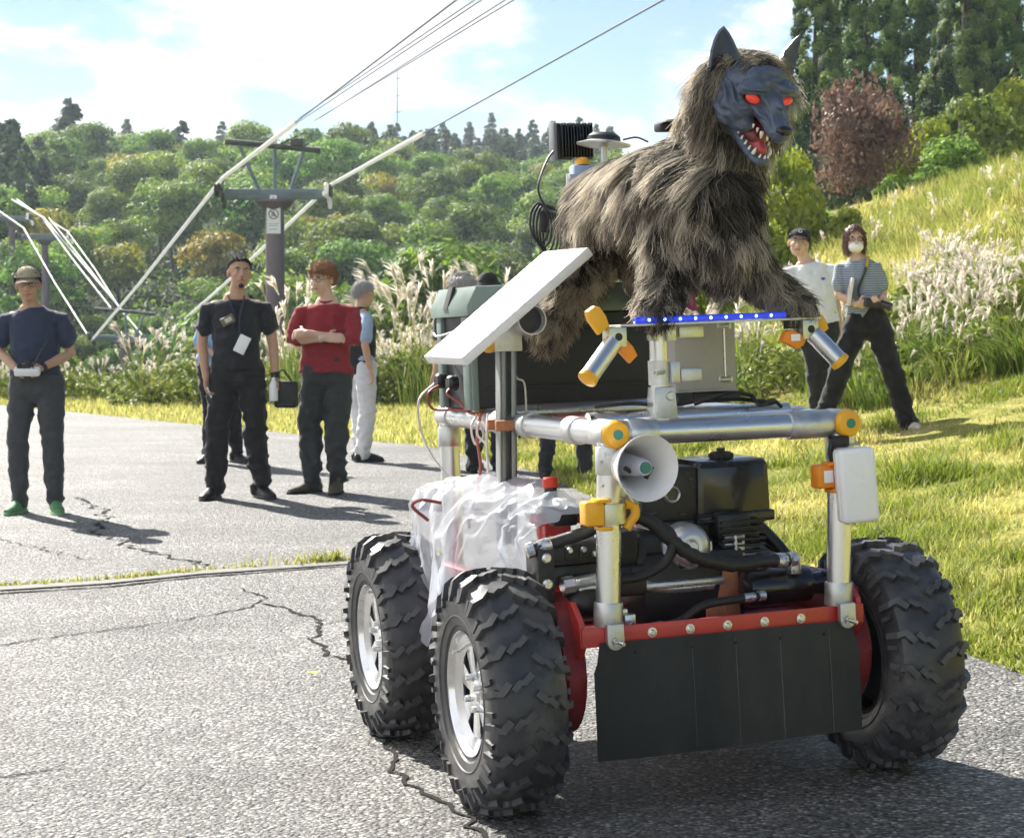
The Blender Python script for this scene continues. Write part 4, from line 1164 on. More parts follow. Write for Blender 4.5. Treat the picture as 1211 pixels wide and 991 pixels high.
bm = BM(); tube(bm, [(-.385, -.05, .575), (-.29, -.05, .585)], .019, 14); lathe(bm, [(.0, 0), (.024, .0), (.024, .03), (.016, .036)], (-.385, -.05, .575), (1, 0, .1), 8); box(bm, (-.32, -.05, .56), (.05, .03, .03), bev=.004); obj("manifold", bm, M_SILV, vb)
bm = BM(); ell(bm, (-.315, -.04, .525), (.075, .06, .045)); obj("accumulator", bm, M_BLK, vb)
for a, b, c_ in (((-.40, -.02, .61), (-.36, .03, .70), (-.31, .03, .70)),):
    pass
# red capped reservoir at the left rear of the engine
bm = BM(); lathe(bm, [(0, 0), (.028, 0), (.028, .05), (.018, .06), (.018, .085)], (-.285, .30, .715), (0, 0, 1), 18); tube(bm, spline([(-.28, .28, .74), (-.22, .24, .73), (-.18, .20, .70)], 5), .012, 10); box(bm, (-.26, .28, .72), (.07, .05, .05), bev=.006)
rs = obj("oil_reservoir", bm, M_BLK, rover)
bm = BM(); lathe(bm, [(.021, 0), (.022, .004), (.022, .024), (.019, .028), (0, .028)], (-.285, .30, .800), (0, 0, 1), 18); obj("reservoir_cap", bm, pbr("red_cap", (.62, .04, .02), rough=.35), rs)
bm = BM(); box(bm, (-.17, .42, .70), (.26, .06, .03), bev=.004); box(bm, (-.24, .42, .60), (.08, .08, .2), bev=.006); obj("rear_bracket", bm, M_RED, rover)
bm = BM(); box(bm, (-.22, .33, .655), (.12, .03, .012), bev=.002); obj("yellow_strip", bm, M_YEL, rover)
# ---- hoses
def hose(name, pts, r, m=None, ends=True, wrap=False, n=8):
    bm = BM(); P = spline(pts, n)
    rad = [r * (1 + (.09 * math.sin(k * 2.1) if wrap else 0)) for k in range(len(P))]
    tube(bm, P, rad, 14); h_ = obj(name, bm, m or M_HOSE, rover)
    if ends:
        bm = BM()
        for a, b in ((P[0], P[1]), (P[-1], P[-2])):
            d = (a - b).normalized(); lathe(bm, [(r * 1.05, -.045), (r * 1.15, -.040), (r * 1.15, -.012), (r * .8, -.010), (r * .8, .0), (r * 1.25, .002), (r * 1.25, .02), (r * .7, .024), (0, .024)], a, d, 10)
        obj("hose_fitting", bm, M_BOLT, h_)
    return h_
hose("hydraulic_hose", [(-.25, -.02, .70), (-.225, -.08, .745), (-.165, -.105, .735), (-.10, -.11, .675), (-.03, -.11, .628), (.07, -.10, .601), (.16, -.09, .603), (.245, -.07, .597)], .0185, wrap=True)
hose("hydraulic_hose", [(-.135, -.11, .715), (-.105, -.115, .672), (-.125, -.11, .622), (-.185, -.105, .592), (-.25, -.10, .585)], .0115, ends=False)
hose("hydraulic_hose", [(-.16, -.10, .73), (-.10, -.10, .70), (-.095, -.10, .65), (-.13, -.09, .61), (-.20, -.07, .60)], .0105, ends=False)
hose("hydraulic_hose", [(-.19, -.135, .462), (-.10, -.13, .470), (-.03, -.125, .505), (.06, -.12, .513), (.135, -.11, .515)], .011)
hose("hydraulic_hose", [(-.46, -.06, .678), (-.39, -.07, .695), (-.33, -.08, .712), (-.26, -.06, .735)], .0165)
hose("hydraulic_hose", [(-.26, -.08, .50), (-.235, -.11, .485), (-.225, -.13, .462)], .010)
hose("hydraulic_hose", [(-.27, .10, .72), (-.20, .06, .69), (-.14, .02, .66), (-.15, .0, .60)], .013, ends=False)
bm = BM(); box(bm, (-.232, -.115, .478), (.03, .03, .045), bev=.003); box(bm, (-.255, -.11, .505), (.04, .025, .02), bev=.003); lathe(bm, [(.0, 0), (.012, 0), (.012, .02)], (.255, -.07, .597), (0, 0, -1), 8); box(bm, (.262, -.07, .585), (.03, .03, .05), bev=.003); obj("elbow_fitting", bm, M_BOLT, rover)

# ================================================================== DECK STAND with blue light bar (carries the wolf)
st = rthing("wolf_stand", 'galvanised post and plate stand with a blue light bar under the wolf paws', 'stand', (0, .06, 1.0))
bm = BM(); box(bm, (.092, .03, 1.2355), (.575, .15, .006), bev=.001); obj("top_plate", bm, M_GALV2, st)
bm = BM(); tube(bm, [(-.055, .05, 1.0), (-.055, .05, 1.233)], .0235, 20); obj("post", bm, M_GALV, st)
bm = BM(); lathe(bm, [(.024, 0), (.029, 0), (.029, .065), (.024, .065)], (-.055, .05, 1.075), (0, 0, 1), 20); box(bm, (-.02, .04, 1.107), (.026, .045, .055), bev=.003); tube(bm, [(-.055, .02, 1.11), (-.10, -.03, 1.11)], .007, 10); tube(bm, [(-.10, -.03, 1.11), (-.112, -.043, 1.11)], .004, 8)
box(bm, (.03, .045, 1.098), (.06, .03, .035), bev=.003); obj("post_clamp", bm, M_GALV2, st)
bm = BM(); prism(bm, [(-.040, .985), (.035, .985), (.028, 1.07), (-.030, 1.07)], (-.053, .015, 0), (1, 0, 0), (0, 0, 1), (0, 1, 0), .05, .003); lathe(bm, [(0, .004), (.010, .004), (.012, 0)], (-.04, .013, 1.045), (0, -1, 0), 10); obj("post_foot", bm, M_GALV2, st)
bm = BM(); box(bm, (-.028, .035, 1.213), (.024, .04, .045), bev=.003); box(bm, (-.075, .035, 1.213), (.02, .04, .04), bev=.003); box(bm, (.03, .035, 1.212), (.07, .03, .03), bev=.002); obj("top_clamp", bm, M_ZINC, st)
lb = rthing("light_bar", 'slim blue light bar with nine small lamps along the plate edge', 'light bar', (.06, -.052, 1.24))
bm = BM(); box(bm, (.06, -.038, 1.2475), (.430, .022, .0165), bev=.003, seg=2); M_BLUE = pbr("blue_lens", (.015, .04, .62), rough=.25, var=.2, scale=30, coat=.4)
M_BLUE.node_tree.nodes['Principled BSDF'].inputs['Emission Color'].default_value = (.02, .06, 1, 1); M_BLUE.node_tree.nodes['Principled BSDF'].inputs['Emission Strength'].default_value = .16
obj("lens", bm, M_BLUE, lb)
M_LED = emis("led_glow", (.35, .55, 1.0), 2.2)
for k in range(9):
    bm = BM(); ell(bm, (-.118 + k * .0435, -.0492, 1.2475), (.0042, .002, .0042), u=10, v=6); obj("led", bm, M_LED, lb)
# stub tubes with yellow ends on both sides of the plate
for s, x in ((-1, -.205), (1, .345)):
    bm = BM()
    prism(bm, [(-.023, -.026), (.023, -.026), (.023, .024), (-.023, .024)], (x, -.050, 1.207), (1, 0, 0), (0, 0, 1), (0, 1, 0), .06, .002)
    lathe(bm, [(.0135, -.004), (.0145, .002), (.0105, .002), (.0105, -.004)], (x, -.050, 1.207), (0, -1, 0), 20)
    br_ = obj("tube_bracket", bm, M_ZINC, st)
    bm = BM(); lathe(bm, [(0, .0008), (.0105, .0008)], (x, -.050, 1.207), (0, -1, 0), 16); obj("bracket_hole", bm, M_BLK, br_)
    a = Vector((x + s * .012, -.04, 1.193)); b = Vector((x + s * .098, -.075, 1.105)) if s < 0 else Vector((x + s * .070, -.075, 1.117))
    bm = BM(); tube(bm, [a, b], .0245, 20); tb = obj("stub_tube", bm, M_GALV, st)
    d = (b - a).normalized(); bm = BM(); lathe(bm, [(.0255, -.008), (.027, 0), (.026, .006), (.015, .010), (0, .011)], b, d, 24); obj("stub_cap", bm, M_YEL, tb)
def paddle(c, ux, uz, w, l, m, dep=.03):
    bm = BM(); ux = Vector(ux).normalized(); uz = Vector(uz).normalized(); uy = uz.cross(ux)
    prism(bm, [(-w * .5, -l * .5), (w * .3, -l * .5), (w * .5, -l * .1), (w * .5, l * .3), (w * .25, l * .5), (-w * .3, l * .5), (-w * .5, l * .2)], Vector(c), ux, uz, uy, dep, .006)
    return obj("clamp_grip", bm, m, st)
paddle((-.250, -.03, 1.255), (.82, 0, .57), (-.57, 0, .82), .045, .068, M_YEL); paddle((-.178, -.045, 1.172), (.75, 0, .66), (-.66, 0, .75), .035, .06, M_ORG)
paddle((.300, -.045, 1.182), (.9, 0, -.43), (.43, 0, .9), .065, .04, M_ORG); paddle((.395, -.02, 1.222), (.8, 0, .5), (-.5, 0, .8), .03, .05, M_YEL, .02)
bm = BM(); box(bm, (.300, -.048, 1.186), (.026, .003, .018), rot=None); obj("sticker", bm, M_WHT, st)
bm = BM(); box(bm, (.30, -.02, 1.222), (.03, .03, .025), bev=.003); obj("hanger", bm, M_BLK, st)

# ================================================================== THINGS MOUNTED ON THE FRAME
# grey electrical enclosure behind the post
eb = rthing("control_box", 'light grey metal electrical cabinet with a hinged door behind the stand post', 'control box', (.16, .30, 1.04))
bm = BM(); box(bm, (.165, .30, 1.145), (.185, .12, .205), bev=.004); obj("cabinet", bm, M_BOX, eb)
bm = BM(); box(bm, (.148, .238, 1.145), (.140, .006, .190), bev=.003); dr = obj("cabinet_door", bm, M_BOX, eb)
for z in (1.225, 1.075):
    bm = BM(); tube(bm, [(.205, .236, z), (.235, .236, z)], .0085, 12); box(bm, (.222, .238, z), (.045, .008, .018), bev=.002); obj("hinge", bm, M_ZINC, dr)
bm = BM(); tube(bm, [(.221, .235, 1.08), (.221, .235, 1.22)], .003, 8); obj("hinge_rod", bm, M_BOLT, dr)
bm = BM(); box(bm, (.10, .27, 1.03), (.05, .05, .03), bev=.004); box(bm, (.21, .30, 1.025), (.14, .06, .03), bev=.004); obj("cabinet_foot", bm, M_BLK, eb)
# storage case
cs = rthing("equipment_case", 'big dark equipment case with a grey green lid behind the wolf', 'case', (-.03, 1.03, 1.0))
bm = BM(); prism(bm, [(-.318, 1.0), (.252, 1.0), (.268, 1.283), (-.328, 1.283)], (0, .85, 0), (1, 0, 0), (0, 0, 1), (0, 1, 0), .37, .016); obj("case_body", bm, M_CASED, cs)
bm = BM(); box(bm, (-.330, 1.17, 1.14), (.020, .05, .285), bev=.004); box(bm, (-.330, .885, 1.14), (.020, .07, .285), bev=.004); box(bm, (-.325, .846, 1.14), (.02, .018, .285), bev=.004)
obj("end_panel", bm, M_CASEG, cs)
bm = BM(); prism(bm, [(-.345, 1.283), (.285, 1.283), (.287, 1.312), (.255, 1.372), (-.315, 1.372), (-.347, 1.312)], (0, .826, 0), (1, 0, 0), (0, 0, 1), (0, 1, 0), .415, .006); ld = obj("case_lid", bm, M_CASEG, cs)
bm = BM(); prism(bm, [(-.350, 1.308), (-.340, 1.308), (-.318, 1.3745), (-.328, 1.376)], (0, 1.03, 0), (1, 0, 0), (0, 0, 1), (0, 1, 0), .05, .001); obj("lid_latch", bm, M_CASED, ld)
bm = BM()
for z in (1.22, 1.06): box(bm, (-.03, .842, z), (.52, .006, .008), bev=.002)
obj("rib", bm, M_CASED, cs)
bm = BM(); tube(bm, spline([(-.348, 1.2, 1.235), (-.365, 1.10, 1.225), (-.362, .95, 1.235), (-.340, .86, 1.25)], 6), .004, 6); obj("strap", bm, M_WIREW, cs)
for (y, z) in ((1.13, 1.085), (1.0, 1.08)):
    bm = BM(); lathe(bm, [(.0, .03), (.018, .03), (.024, .022), (.024, 0)], (-.338, y, z), (-1, -.1, 0), 16); obj("connector", bm, M_BLK, cs)
# flat white antenna panel on its slotted post
pn = rthing("flat_antenna", 'white flat rectangular antenna panel tilted on a slotted steel post', 'antenna', (-.335, .56, .625))
c1 = px(553, 433, 5.20); c2 = px(702, 302, 5.20 + .15)
C1 = w2l(c1); C2 = w2l(c2); e1 = (C2 - C1).normalized(); Lg = (C2 - C1).length
e2 = Vector(w2l(px(553, 433, 5.20) + Vector((-.112, .275, .004)))) - C1; e2 = (e2 - e1 * e2.dot(e1)).normalized()
nn_ = e1.cross(e2).normalized()
if nn_.z < 0: nn_ = -nn_
bm = BM(); prism(bm, [(0, 0), (Lg, 0), (Lg, .30), (0, .30)], C1, e1, e2, nn_, .030, .005); obj("panel", bm, M_WHT, pn)
bm = BM()
for (x, y, sx_, sy_) in ((-.335 - .021, .56, .007, .05), (-.335 + .021, .56, .007, .05), (-.335, .581, .049, .007), (-.335 - .0165, .5385, .016, .007), (-.335 + .0165, .5385, .016, .007)):
    box(bm, (x, y, .905), (sx_, sy_, .57), bev=.0015)
for v_ in bm.verts:
    s_ = (v_.co.z - .62) / .57; v_.co.x += .02 * s_ + .0
obj("slotted_post", bm, pbr("weathered_strut", (.36, .37, .36), rough=.5, metal=.65, var=.45, scale=14, stretch=(1, 1, .3), dirt=.7, dirtcol=(.07, .07, .068)), pn)
bm = BM(); prism(bm, [(-.042, 1.175), (.042, 1.175), (.042, 1.245), (-.042, 1.245)], (-.318, .525, 0), (1, 0, 0), (0, 0, 1), (0, 1, 0), .07, .003); lathe(bm, [(.039, 0), (.043, 0), (.043, .12), (.039, .12)], (-.262, .47, 1.262), (0, 1, 0), 24)
tube(bm, [(-.30, .56, 1.24), (-.262, .56, 1.26)], .03, 12); obj("panel_mount", bm, M_GALV2, pn)
bm = BM(); lathe(bm, [(0, 0), (.038, 0)], (-.262, .50, 1.262), (0, -1, 0), 20); obj("mount_bore", bm, M_DARKM, pn)
bm = BM(); lathe(bm, [(0, .018), (.016, .016), (.022, .006), (.022, -.01)], (-.372, .545, 1.195), (-1, -.2, 0), 16); obj("mount_cap", bm, M_YEL, pn)
bm = BM(); box(bm, (-.325, .52, .965), (.085, .018, .03), bev=.003); box(bm, (-.325, .60, .965), (.085, .018, .03), bev=.003); tube(bm, [(-.29, .51, .955), (-.29, .63, .955)], .008, 8); lathe(bm, [(0, .02), (.012, .02), (.014, 0)], (-.285, .51, .955), (0, -1, 0), 8); obj("strut_clamp", bm, M_OXB, pn)
# horn speaker
hn = rthing("horn_speaker", 'white round horn loudspeaker strapped to the near left post', 'loudspeaker', (-.26, -.21, .89))
hc = (-.247, -.32, .886)
bm = BM(); lathe(bm, [(.0255, .200), (.030, .198), (.036, .17), (.042, .12), (.053, .07), (.066, .03), (.0775, .004), (.081, -.003), (.083, -.001), (.082, .004), (.0705, .033), (.058, .072), (.047, .122), (.043, .165), (.043, .205), (.038, .215), (0, .217)], hc, (-.06, 1, .02), 48); obj("horn_bell", bm, M_HORN, hn)
bm = BM(); lathe(bm, [(0, .012), (.0185, .012), (.0195, .016), (.023, .045), (.027, .10), (.031, .16), (0, .17)], hc, (-.06, 1, .02), 28); obj("horn_core", bm, M_LAV, hn)
bm = BM(); lathe(bm, [(.0, .006), (.0135, .006), (.015, .010), (.015, .02)], hc, (-.06, 1, .02), 20); obj("core_plug", bm, M_TEAL, hn)
bm = BM(); box(bm, (-.268, -.17, .823), (.03, .05, .035), bev=.004); tube(bm, spline([(-.255, -.17, .83), (-.245, -.21, .80), (-.23, -.20, .79)], 4), .006, 8); obj("horn_bracket", bm, M_ZINC, hn)
for a_ in range(2):
    bm = BM(); tube(bm, [(hc[0] - .004 + (.036 if a_ else -.036), hc[1] + .05, hc[2]), (hc[0] - .004 + (.02 if a_ else -.02), hc[1] + .055, hc[2] - (0.03 if a_ else .01))], .006, 8); obj("core_arm", bm, M_BLK, hn)
# white junction box on the right post
jb = rthing("junction_box", 'white rounded plastic box wrapped on the right front post', 'plastic box', (.35, -.245, .71))
bm = BM(); box(bm, (0, 0, 0), (.098, .062, .192), bev=.012, seg=3); box(bm, (0, -.006, .0), (.104, .010, .178), bev=.004)
rot = Matrix.Rotation(R(-3.0), 3, 'Y') @ Matrix.Rotation(R(-9), 3, 'Z'); bmesh.ops.rotate(bm, verts=bm.verts, cent=(0, 0, 0), matrix=rot); bmesh.ops.translate(bm, verts=bm.verts, vec=(.356, -.252, .803))
obj("box_shell", bm, M_WHT, jb)
bm = BM(); box(bm, (.33, -.215, .915), (.05, .03, .03), bev=.006); tube(bm, spline([(.318, -.22, .925), (.306, -.215, .895), (.315, -.21, .86), (.322, -.205, .835)], 5), .008, 8); obj("box_lead", bm, M_WIRE, jb)
bm = BM(); tube(bm, [(.352 - .034, -.215, .905), (.352 + .034, -.215, .905)], .004, 8); tube(bm, [(.35, -.225, .70), (.35, -.185, .70)], .003, 6); obj("box_tie", bm, M_GALV2, jb)
# plastic sheet draped between the left wheels
M_SHEET = None
m, t, b, o = newmat("plastic_sheet"); M_SHEET = m
b.inputs['Base Color'].default_value = (.78, .85, .95, 1); b.inputs['Roughness'].default_value = .20; b.inputs['Specular IOR Level'].default_value = .6
tr = N(t, 'ShaderNodeBsdfTranslucent'); tr.inputs[0].default_value = (.82, .91, 1, 1); tp = N(t, 'ShaderNodeBsdfTransparent')
ms = N(t, 'ShaderNodeMixShader'); ms.inputs[0].default_value = .45; ms2 = N(t, 'ShaderNodeMixShader'); ms2.inputs[0].default_value = .46
t.links.new(b.outputs[0], ms.inputs[1]); t.links.new(tr.outputs[0], ms.inputs[2]); t.links.new(ms.outputs[0], ms2.inputs[1]); t.links.new(tp.outputs[0], ms2.inputs[2]); t.links.new(ms2.outputs[0], o.inputs[0])
sh_ = rthing("plastic_sheet", 'crumpled translucent white plastic sheet draped between the left wheels', 'plastic sheet', (-.42, .52, .50))
nu, nv = 150, 150
U, Vv = np.meshgrid(np.linspace(0, 1, nu), np.linspace(0, 1, nv))     # U: front to back, V: top ridge down the outside
top = [(.02, -.235, .640), (.20, -.250, .770), (.40, -.265, .812), (.62, -.300, .812), (.85, -.36, .795), (1.02, -.40, .755)]
ty = np.array([q[0] for q in top])
y0 = .14 + U * .80
xt = np.interp(y0, ty, [q[1] for q in top]); zt = np.interp(y0, ty, [q[2] for q in top])
bot = [(.0, -.30, .600), (.20, -.40, .545), (.32, -.43, .53), (.42, -.47, .43), (.56, -.545, .345), (.72, -.545, .36), (.9, -.50, .55), (1.05, -.48, .66)]
yb = np.array([q[0] for q in bot]); xb = np.interp(y0, yb, [q[1] for q in bot]); zb = np.interp(y0, yb, [q[2] for q in bot])
prof_ = np.clip(Vv, 0, 1)
bulge = np.sin(np.pi * np.clip(prof_ * 1.15, 0, 1))
xs_ = xt + (xb - xt) * prof_ ** .72 - .05 * bulge
zs_ = zt + (zb - zt) * prof_ ** 1.45 + .012 * bulge
pp = np.stack([xs_, y0, zs_], -1).reshape(-1, 3)
uu, vv_ = y0.ravel(), Vv.ravel()
wv_ = noise3(np.stack([uu * 6, vv_ * 3, 0 * uu], 1), 60)
rdg = lambda n_: 1 - 2 * np.sqrt(n_ * n_ + .006)
f1_ = rdg(noise3(np.stack([uu * 17 + 1.3 * wv_ + .9 * vv_, vv_ * 1.3, 0 * uu], 1), 61))
f2_ = rdg(noise3(np.stack([uu * 20 - 5 * vv_ + wv_, vv_ * 5 + uu * 6, 0 * uu + 3], 1), 62))
f3_ = rdg(noise3(np.stack([uu * 17 + 8 * vv_, vv_ * 7 - uu * 10, 0 * uu + 7], 1), 63))
dd = .024 * f1_ * np.clip(.35 + vv_, 0, 1) + .006 * f2_ + .0055 * f3_
pp[:, 0] -= dd * (0.45 + .7 * vv_); pp[:, 2] += dd * (.9 - .5 * vv_) + .012 * noise3(np.stack([uu * 21, 0 * uu, 0 * uu], 1), 66) * vv_ * 3; pp[:, 1] += .004 * f2_
i = (np.arange(nv - 1)[:, None] * nu + np.arange(nu - 1)[None]).ravel()
me = npmesh("sheet", pp - np.array([-.42, .52, .50]), np.stack([i, i + 1, i + nu + 1, i + nu], 1), M_SHEET, smooth=True)
mobj("sheet", me, sh_)
# loose wires along the left tube
def wire(name, pts, r, m, label):
    w_ = rthing(name, label, 'wire', pts[0]); bm = BM(); tube(bm, spline(pts, 8), r, 6); obj("lead", bm, m, w_); return w_
wire("wire", [(-.335, 1.12, 1.08), (-.40, 1.10, 1.05), (-.39, 1.10, 1.0), (-.33, 1.05, .995), (-.30, .98, .99)], .0042, M_WIRER, 'reddish lead running from the case connector down to the side tube')
wire("wire", [(-.335, 1.0, 1.08), (-.375, .98, 1.05), (-.345, .95, 1.02), (-.33, .90, .99), (-.31, .80, .985)], .0042, M_WIRER, 'short reddish lead from the nearer case connector')
wire("wire", [(-.36, 1.16, 1.08), (-.43, 1.12, 1.02), (-.42, 1.1, .90), (-.37, 1.05, .80), (-.33, 1.0, .78)], .0035, M_WIREW, 'pale lead looping out below the case on the left')
wire("wire", [(-.325, .80, .99), (-.345, .78, .92), (-.35, .74, .84), (-.37, .72, .76), (-.40, .70, .70), (-.405, .70, .66)], .0045, M_WIRER, 'brown lead hanging from the side tube onto the plastic sheet')
wire("wire", [(-.315, .76, .99), (-.335, .72, .90), (-.34, .70, .80), (-.36, .68, .74)], .004, M_WIREW, 'white lead hanging beside the brown one')
wire("wire", [(-.325, .84, .985), (-.35, .82, .95), (-.345, .80, .90), (-.325, .78, .925), (-.34, .77, .965), (-.35, .76, .93), (-.33, .73, .90)], .004, M_WIREW, 'coiled pale lead bundled under the side tube')
wire("wire", [(-.55, .62, .70), (-.60, .60, .745), (-.585, .56, .765), (-.53, .54, .755)], .005, M_WIRER, 'short brown lead poking out of the plastic sheet')
wire("wire", [(-.235, .07, 1.025), (-.14, .05, 1.03), (-.02, .08, 1.018), (.10, .05, 1.03), (.22, .04, 1.02), (.30, .06, 1.005)], .006, M_WIRE, 'black cable lying along the middle cross tube')
wire("wire", [(.03, .02, 1.02), (.12, .0, 1.045), (.20, .03, 1.035), (.21, .0, 1.01), (.26, .02, 1.02), (.29, .03, 1.0)], .0055, M_WIRE, 'tangled black cable under the cabinet')
wire("wire", [(-.30, .55, 1.16), (-.28, .58, 1.10), (-.25, .60, 1.08), (-.24, .62, 1.0)], .003, M_WIREW, 'thin white lead hanging before the dark case')
wire("wire", [(-.26, .02, 1.0), (-.22, .08, 1.0), (-.12, .10, 1.005), (.0, .09, 1.0)], .005, M_WIRE, 'black cable beside the near left tube joint')
bm = BM(); box(bm, (-.30, .90, 1.0), (.035, .05, .02), bev=.004); wt = rthing("cable_tag", 'orange plug on the left side tube', 'plug', (-.30, .90, .99)); obj("plug", bm, M_YEL, wt)
# ================================================================== WOLF FIGURE
WB_ = (.10, .35, 1.24)
wolf = rthing("wolf", 'shaggy grey brown wolf figure with red eyes and open jaws standing on the robot', 'wolf figure', WB_)
WBv = np.array(WB_)
M_FURB = pbr("fur_skin", (.060, .048, .038), rough=.9, spec=.1, var=.4, scale=25)
# head frame, in robot coordinates
yaw_, pit_ = R(10), R(33)
HF = Vector((math.sin(yaw_) * math.cos(pit_), -math.cos(yaw_) * math.cos(pit_), -math.sin(pit_)))
HR = Vector((math.cos(yaw_), math.sin(yaw_), 0)); HR = (HR + Vector((0, 0, -.05))).normalized()
HU = HR.cross(HF).normalized()
if HU.z < 0: HU = -HU
HF = HU.cross(HR) if HU.cross(HR).dot(HF) > 0 else -HU.cross(HR)
_ey = w2l(px(911, 117, 4.86))
HC = _ey - HF * .085 - HU * .018
def hp(a, f, u): return HC + HR * a + HF * f + HU * u
HM = Matrix((HR, HF, HU)).transposed()
# ---- torso, neck, legs and hood under the fur: one continuous body
bm = BM()
loft(bm, [(.11, .80, 1.575), (.115, .70, 1.595), (.105, .54, 1.605), (.10, .38, 1.61), (.10, .20, 1.61), (.10, .07, 1.575), (.10, .0, 1.55)],
     [(.10, .09), (.145, .125), (.150, .115), (.140, .112), (.140, .130), (.130, .138), (.10, .11)], seg=20)
nk = hp(0, -.06, -.08)
loft(bm, [(.10, .14, 1.58), (.15, .035, 1.655), tuple(nk), tuple(hp(0, -.04, 0))], [(.125, .115), (.085, .088), (.074, .078), (.070, .072)], seg=16)
loft(bm, [(.10, .02, 1.56), (.105, -.02, 1.46), (.11, .0, 1.40), (.115, .03, 1.355)], [(.105, .09), (.095, .08), (.055, .05), (.02, .02)], seg=14)       # chest
loft(bm, [(.03, .10, 1.50), (.005, .085, 1.42), (-.02, .055, 1.345), (-.055, .02, 1.295), (-.085, -.015, 1.268)], [(.075, .085), (.062, .068), (.050, .055), (.044, .046), (.040, .03)], seg=14)
loft(bm, [(.18, .10, 1.50), (.215, .085, 1.42), (.25, .055, 1.355), (.295, .02, 1.305), (.335, -.01, 1.268)], [(.065, .08), (.050, .062), (.042, .048), (.038, .042), (.034, .03)], seg=14)
loft(bm, [(.055, .74, 1.51), (.01, .71, 1.42), (-.06, .69, 1.335), (-.115, .67, 1.265), (-.15, .66, 1.225)], [(.080, .10), (.068, .078), (.052, .058), (.044, .048), (.038, .038)], seg=14)
loft(bm, [(.17, .76, 1.50), (.19, .70, 1.42), (.21, .78, 1.40)], [(.10, .12), (.08, .09), (.05, .05)], seg=14)
pass
for s in (-1, 1):
    loft(bm, [tuple(hp(s * .080, -.050, .050)), tuple(hp(s * .106, -.045, .01)), tuple(hp(s * .106, -.03, -.06)), tuple(hp(s * .084, -.005, -.125)), tuple(hp(s * .042, .02, -.165))],
         [(.028, .028), (.028, .030), (.030, .030), (.028, .028), (.024, .024)], seg=10)
ell(bm, hp(0, -.045, .016), (.090, .068, .072), HM.to_3x3())
ell(bm, hp(0, -.025, .068), (.062, .05, .024), HM.to_3x3())
bmesh.ops.translate(bm, verts=bm.verts, vec=-WBv)
body = organic("body", bm, .012, M_FURB, wolf, smooth=4)
co, no = mesh_np(body.data)
# ---- fur: long strands gathered into locks
def sample(me, n):
    me.calc_loop_triangles(); t3 = np.empty(len(me.loop_triangles) * 3, np.int32); me.loop_triangles.foreach_get('vertices', t3); t3 = t3.reshape(-1, 3)
    c, nn = mesh_np(me); a, b, d = c[t3[:, 0]], c[t3[:, 1]], c[t3[:, 2]]
    ar = np.linalg.norm(np.cross(b - a, d - a), axis=1); k = rng.choice(len(t3), n, p=ar / ar.sum())
    u, v = rng.random(n), rng.random(n); f = u + v > 1; u[f], v[f] = 1 - u[f], 1 - v[f]
    P = a[k] + (b - a)[k] * u[:, None] + (d - a)[k] * v[:, None]
    Nn = nn[t3[k, 0]] + (nn[t3[k, 1]] - nn[t3[k, 0]]) * u[:, None] + (nn[t3[k, 2]] - nn[t3[k, 0]]) * v[:, None]
    return P, Nn / np.maximum(np.linalg.norm(Nn, axis=1, keepdims=True), 1e-6)
def unit(v): return v / np.maximum(np.linalg.norm(v, axis=1, keepdims=True), 1e-6)
hf, hr, hu, hc_ = [np.array(v) for v in (HF, HR, HU, HC - Vector(WB_))]
def fur_params(P, Nn):
    d = P - hc_; a, f, u = d @ hr, d @ hf, d @ hu
    head = (u > -.23) & (np.abs(a) < .19) & (f > -.19) & (P[:, 2] + WBv[2] > 1.62)
    L_ = np.full(len(P), .125)
    D = np.tile(np.array([0.0, .22, -1.0]), (len(P), 1))
    D[:, 0] += np.sign(P[:, 0]) * .10
    top = np.clip((Nn[:, 2] - .3) / .7, 0, 1)[:, None]
    D = D * (1 - top) + top * (np.array([0, .8, -.1]) + np.stack([np.sign(P[:, 0]) * .9, 0 * a, 0 * a], 1))
    rmp = (P[:, 1] + WBv[1] > .62) & (P[:, 2] + WBv[2] > 1.38); L_[rmp] = .078; D[rmp] = np.array([-.05, .10, -1.0])
    nkz = (P[:, 2] + WBv[2] > 1.64) & (P[:, 1] + WBv[1] < .22); L_[nkz] = .042
    legs = (P[:, 2] + WBv[2] < 1.40); L_[legs] = .052
    paw = (P[:, 2] + WBv[2] < 1.30) & (P[:, 1] + WBv[1] < .3); L_[paw] = .035
    belly = (Nn[:, 2] < -.5) & ~legs; L_[belly] = .045; lowf = (Nn[:, 2] < -.05) & (Nn[:, 2] >= -.5) & ~legs; L_[lowf] = .050; sidel = (np.abs(Nn[:, 2]) < .45) & (P[:, 2] + WBv[2] < 1.57) & ~legs & ~head; L_[sidel] *= .72
    chest = (P[:, 1] + WBv[1] < .10) & ~head & ~legs; L_[chest] = .095; D[chest] = np.array([0.03, -.10, -1.0])
    D[head] = (-hf * .35)[None] + (-hu)[None] * 1.0 + hr[None] * (np.sign(a[head]) * .1)[:, None]
    tp = head & (u > .055); D[tp] = (hf * .15)[None] + hr[None] * (np.sign(a[tp]) * .75)[:, None] - hu[None] * .2; L_[tp] = .035
    bk = head & (u > .0) & (f < -.08); L_[bk] = .045
    L_[head & ~tp & ~bk] = .095
    face = (f > .00) & (u > -.12) & (np.abs(a) < .112) & (u < .075) & head
    keep = ~face
    return D, L_, keep, head
NS, NC, NP = 135000, 2900, 9
P, Nn = sample(body.data, NS); D, L_, keep, hd_ = fur_params(P, Nn); P, Nn, D, L_, hd_ = P[keep], Nn[keep], D[keep], L_[keep], hd_[keep]
Pc, Nc = sample(body.data, NC)
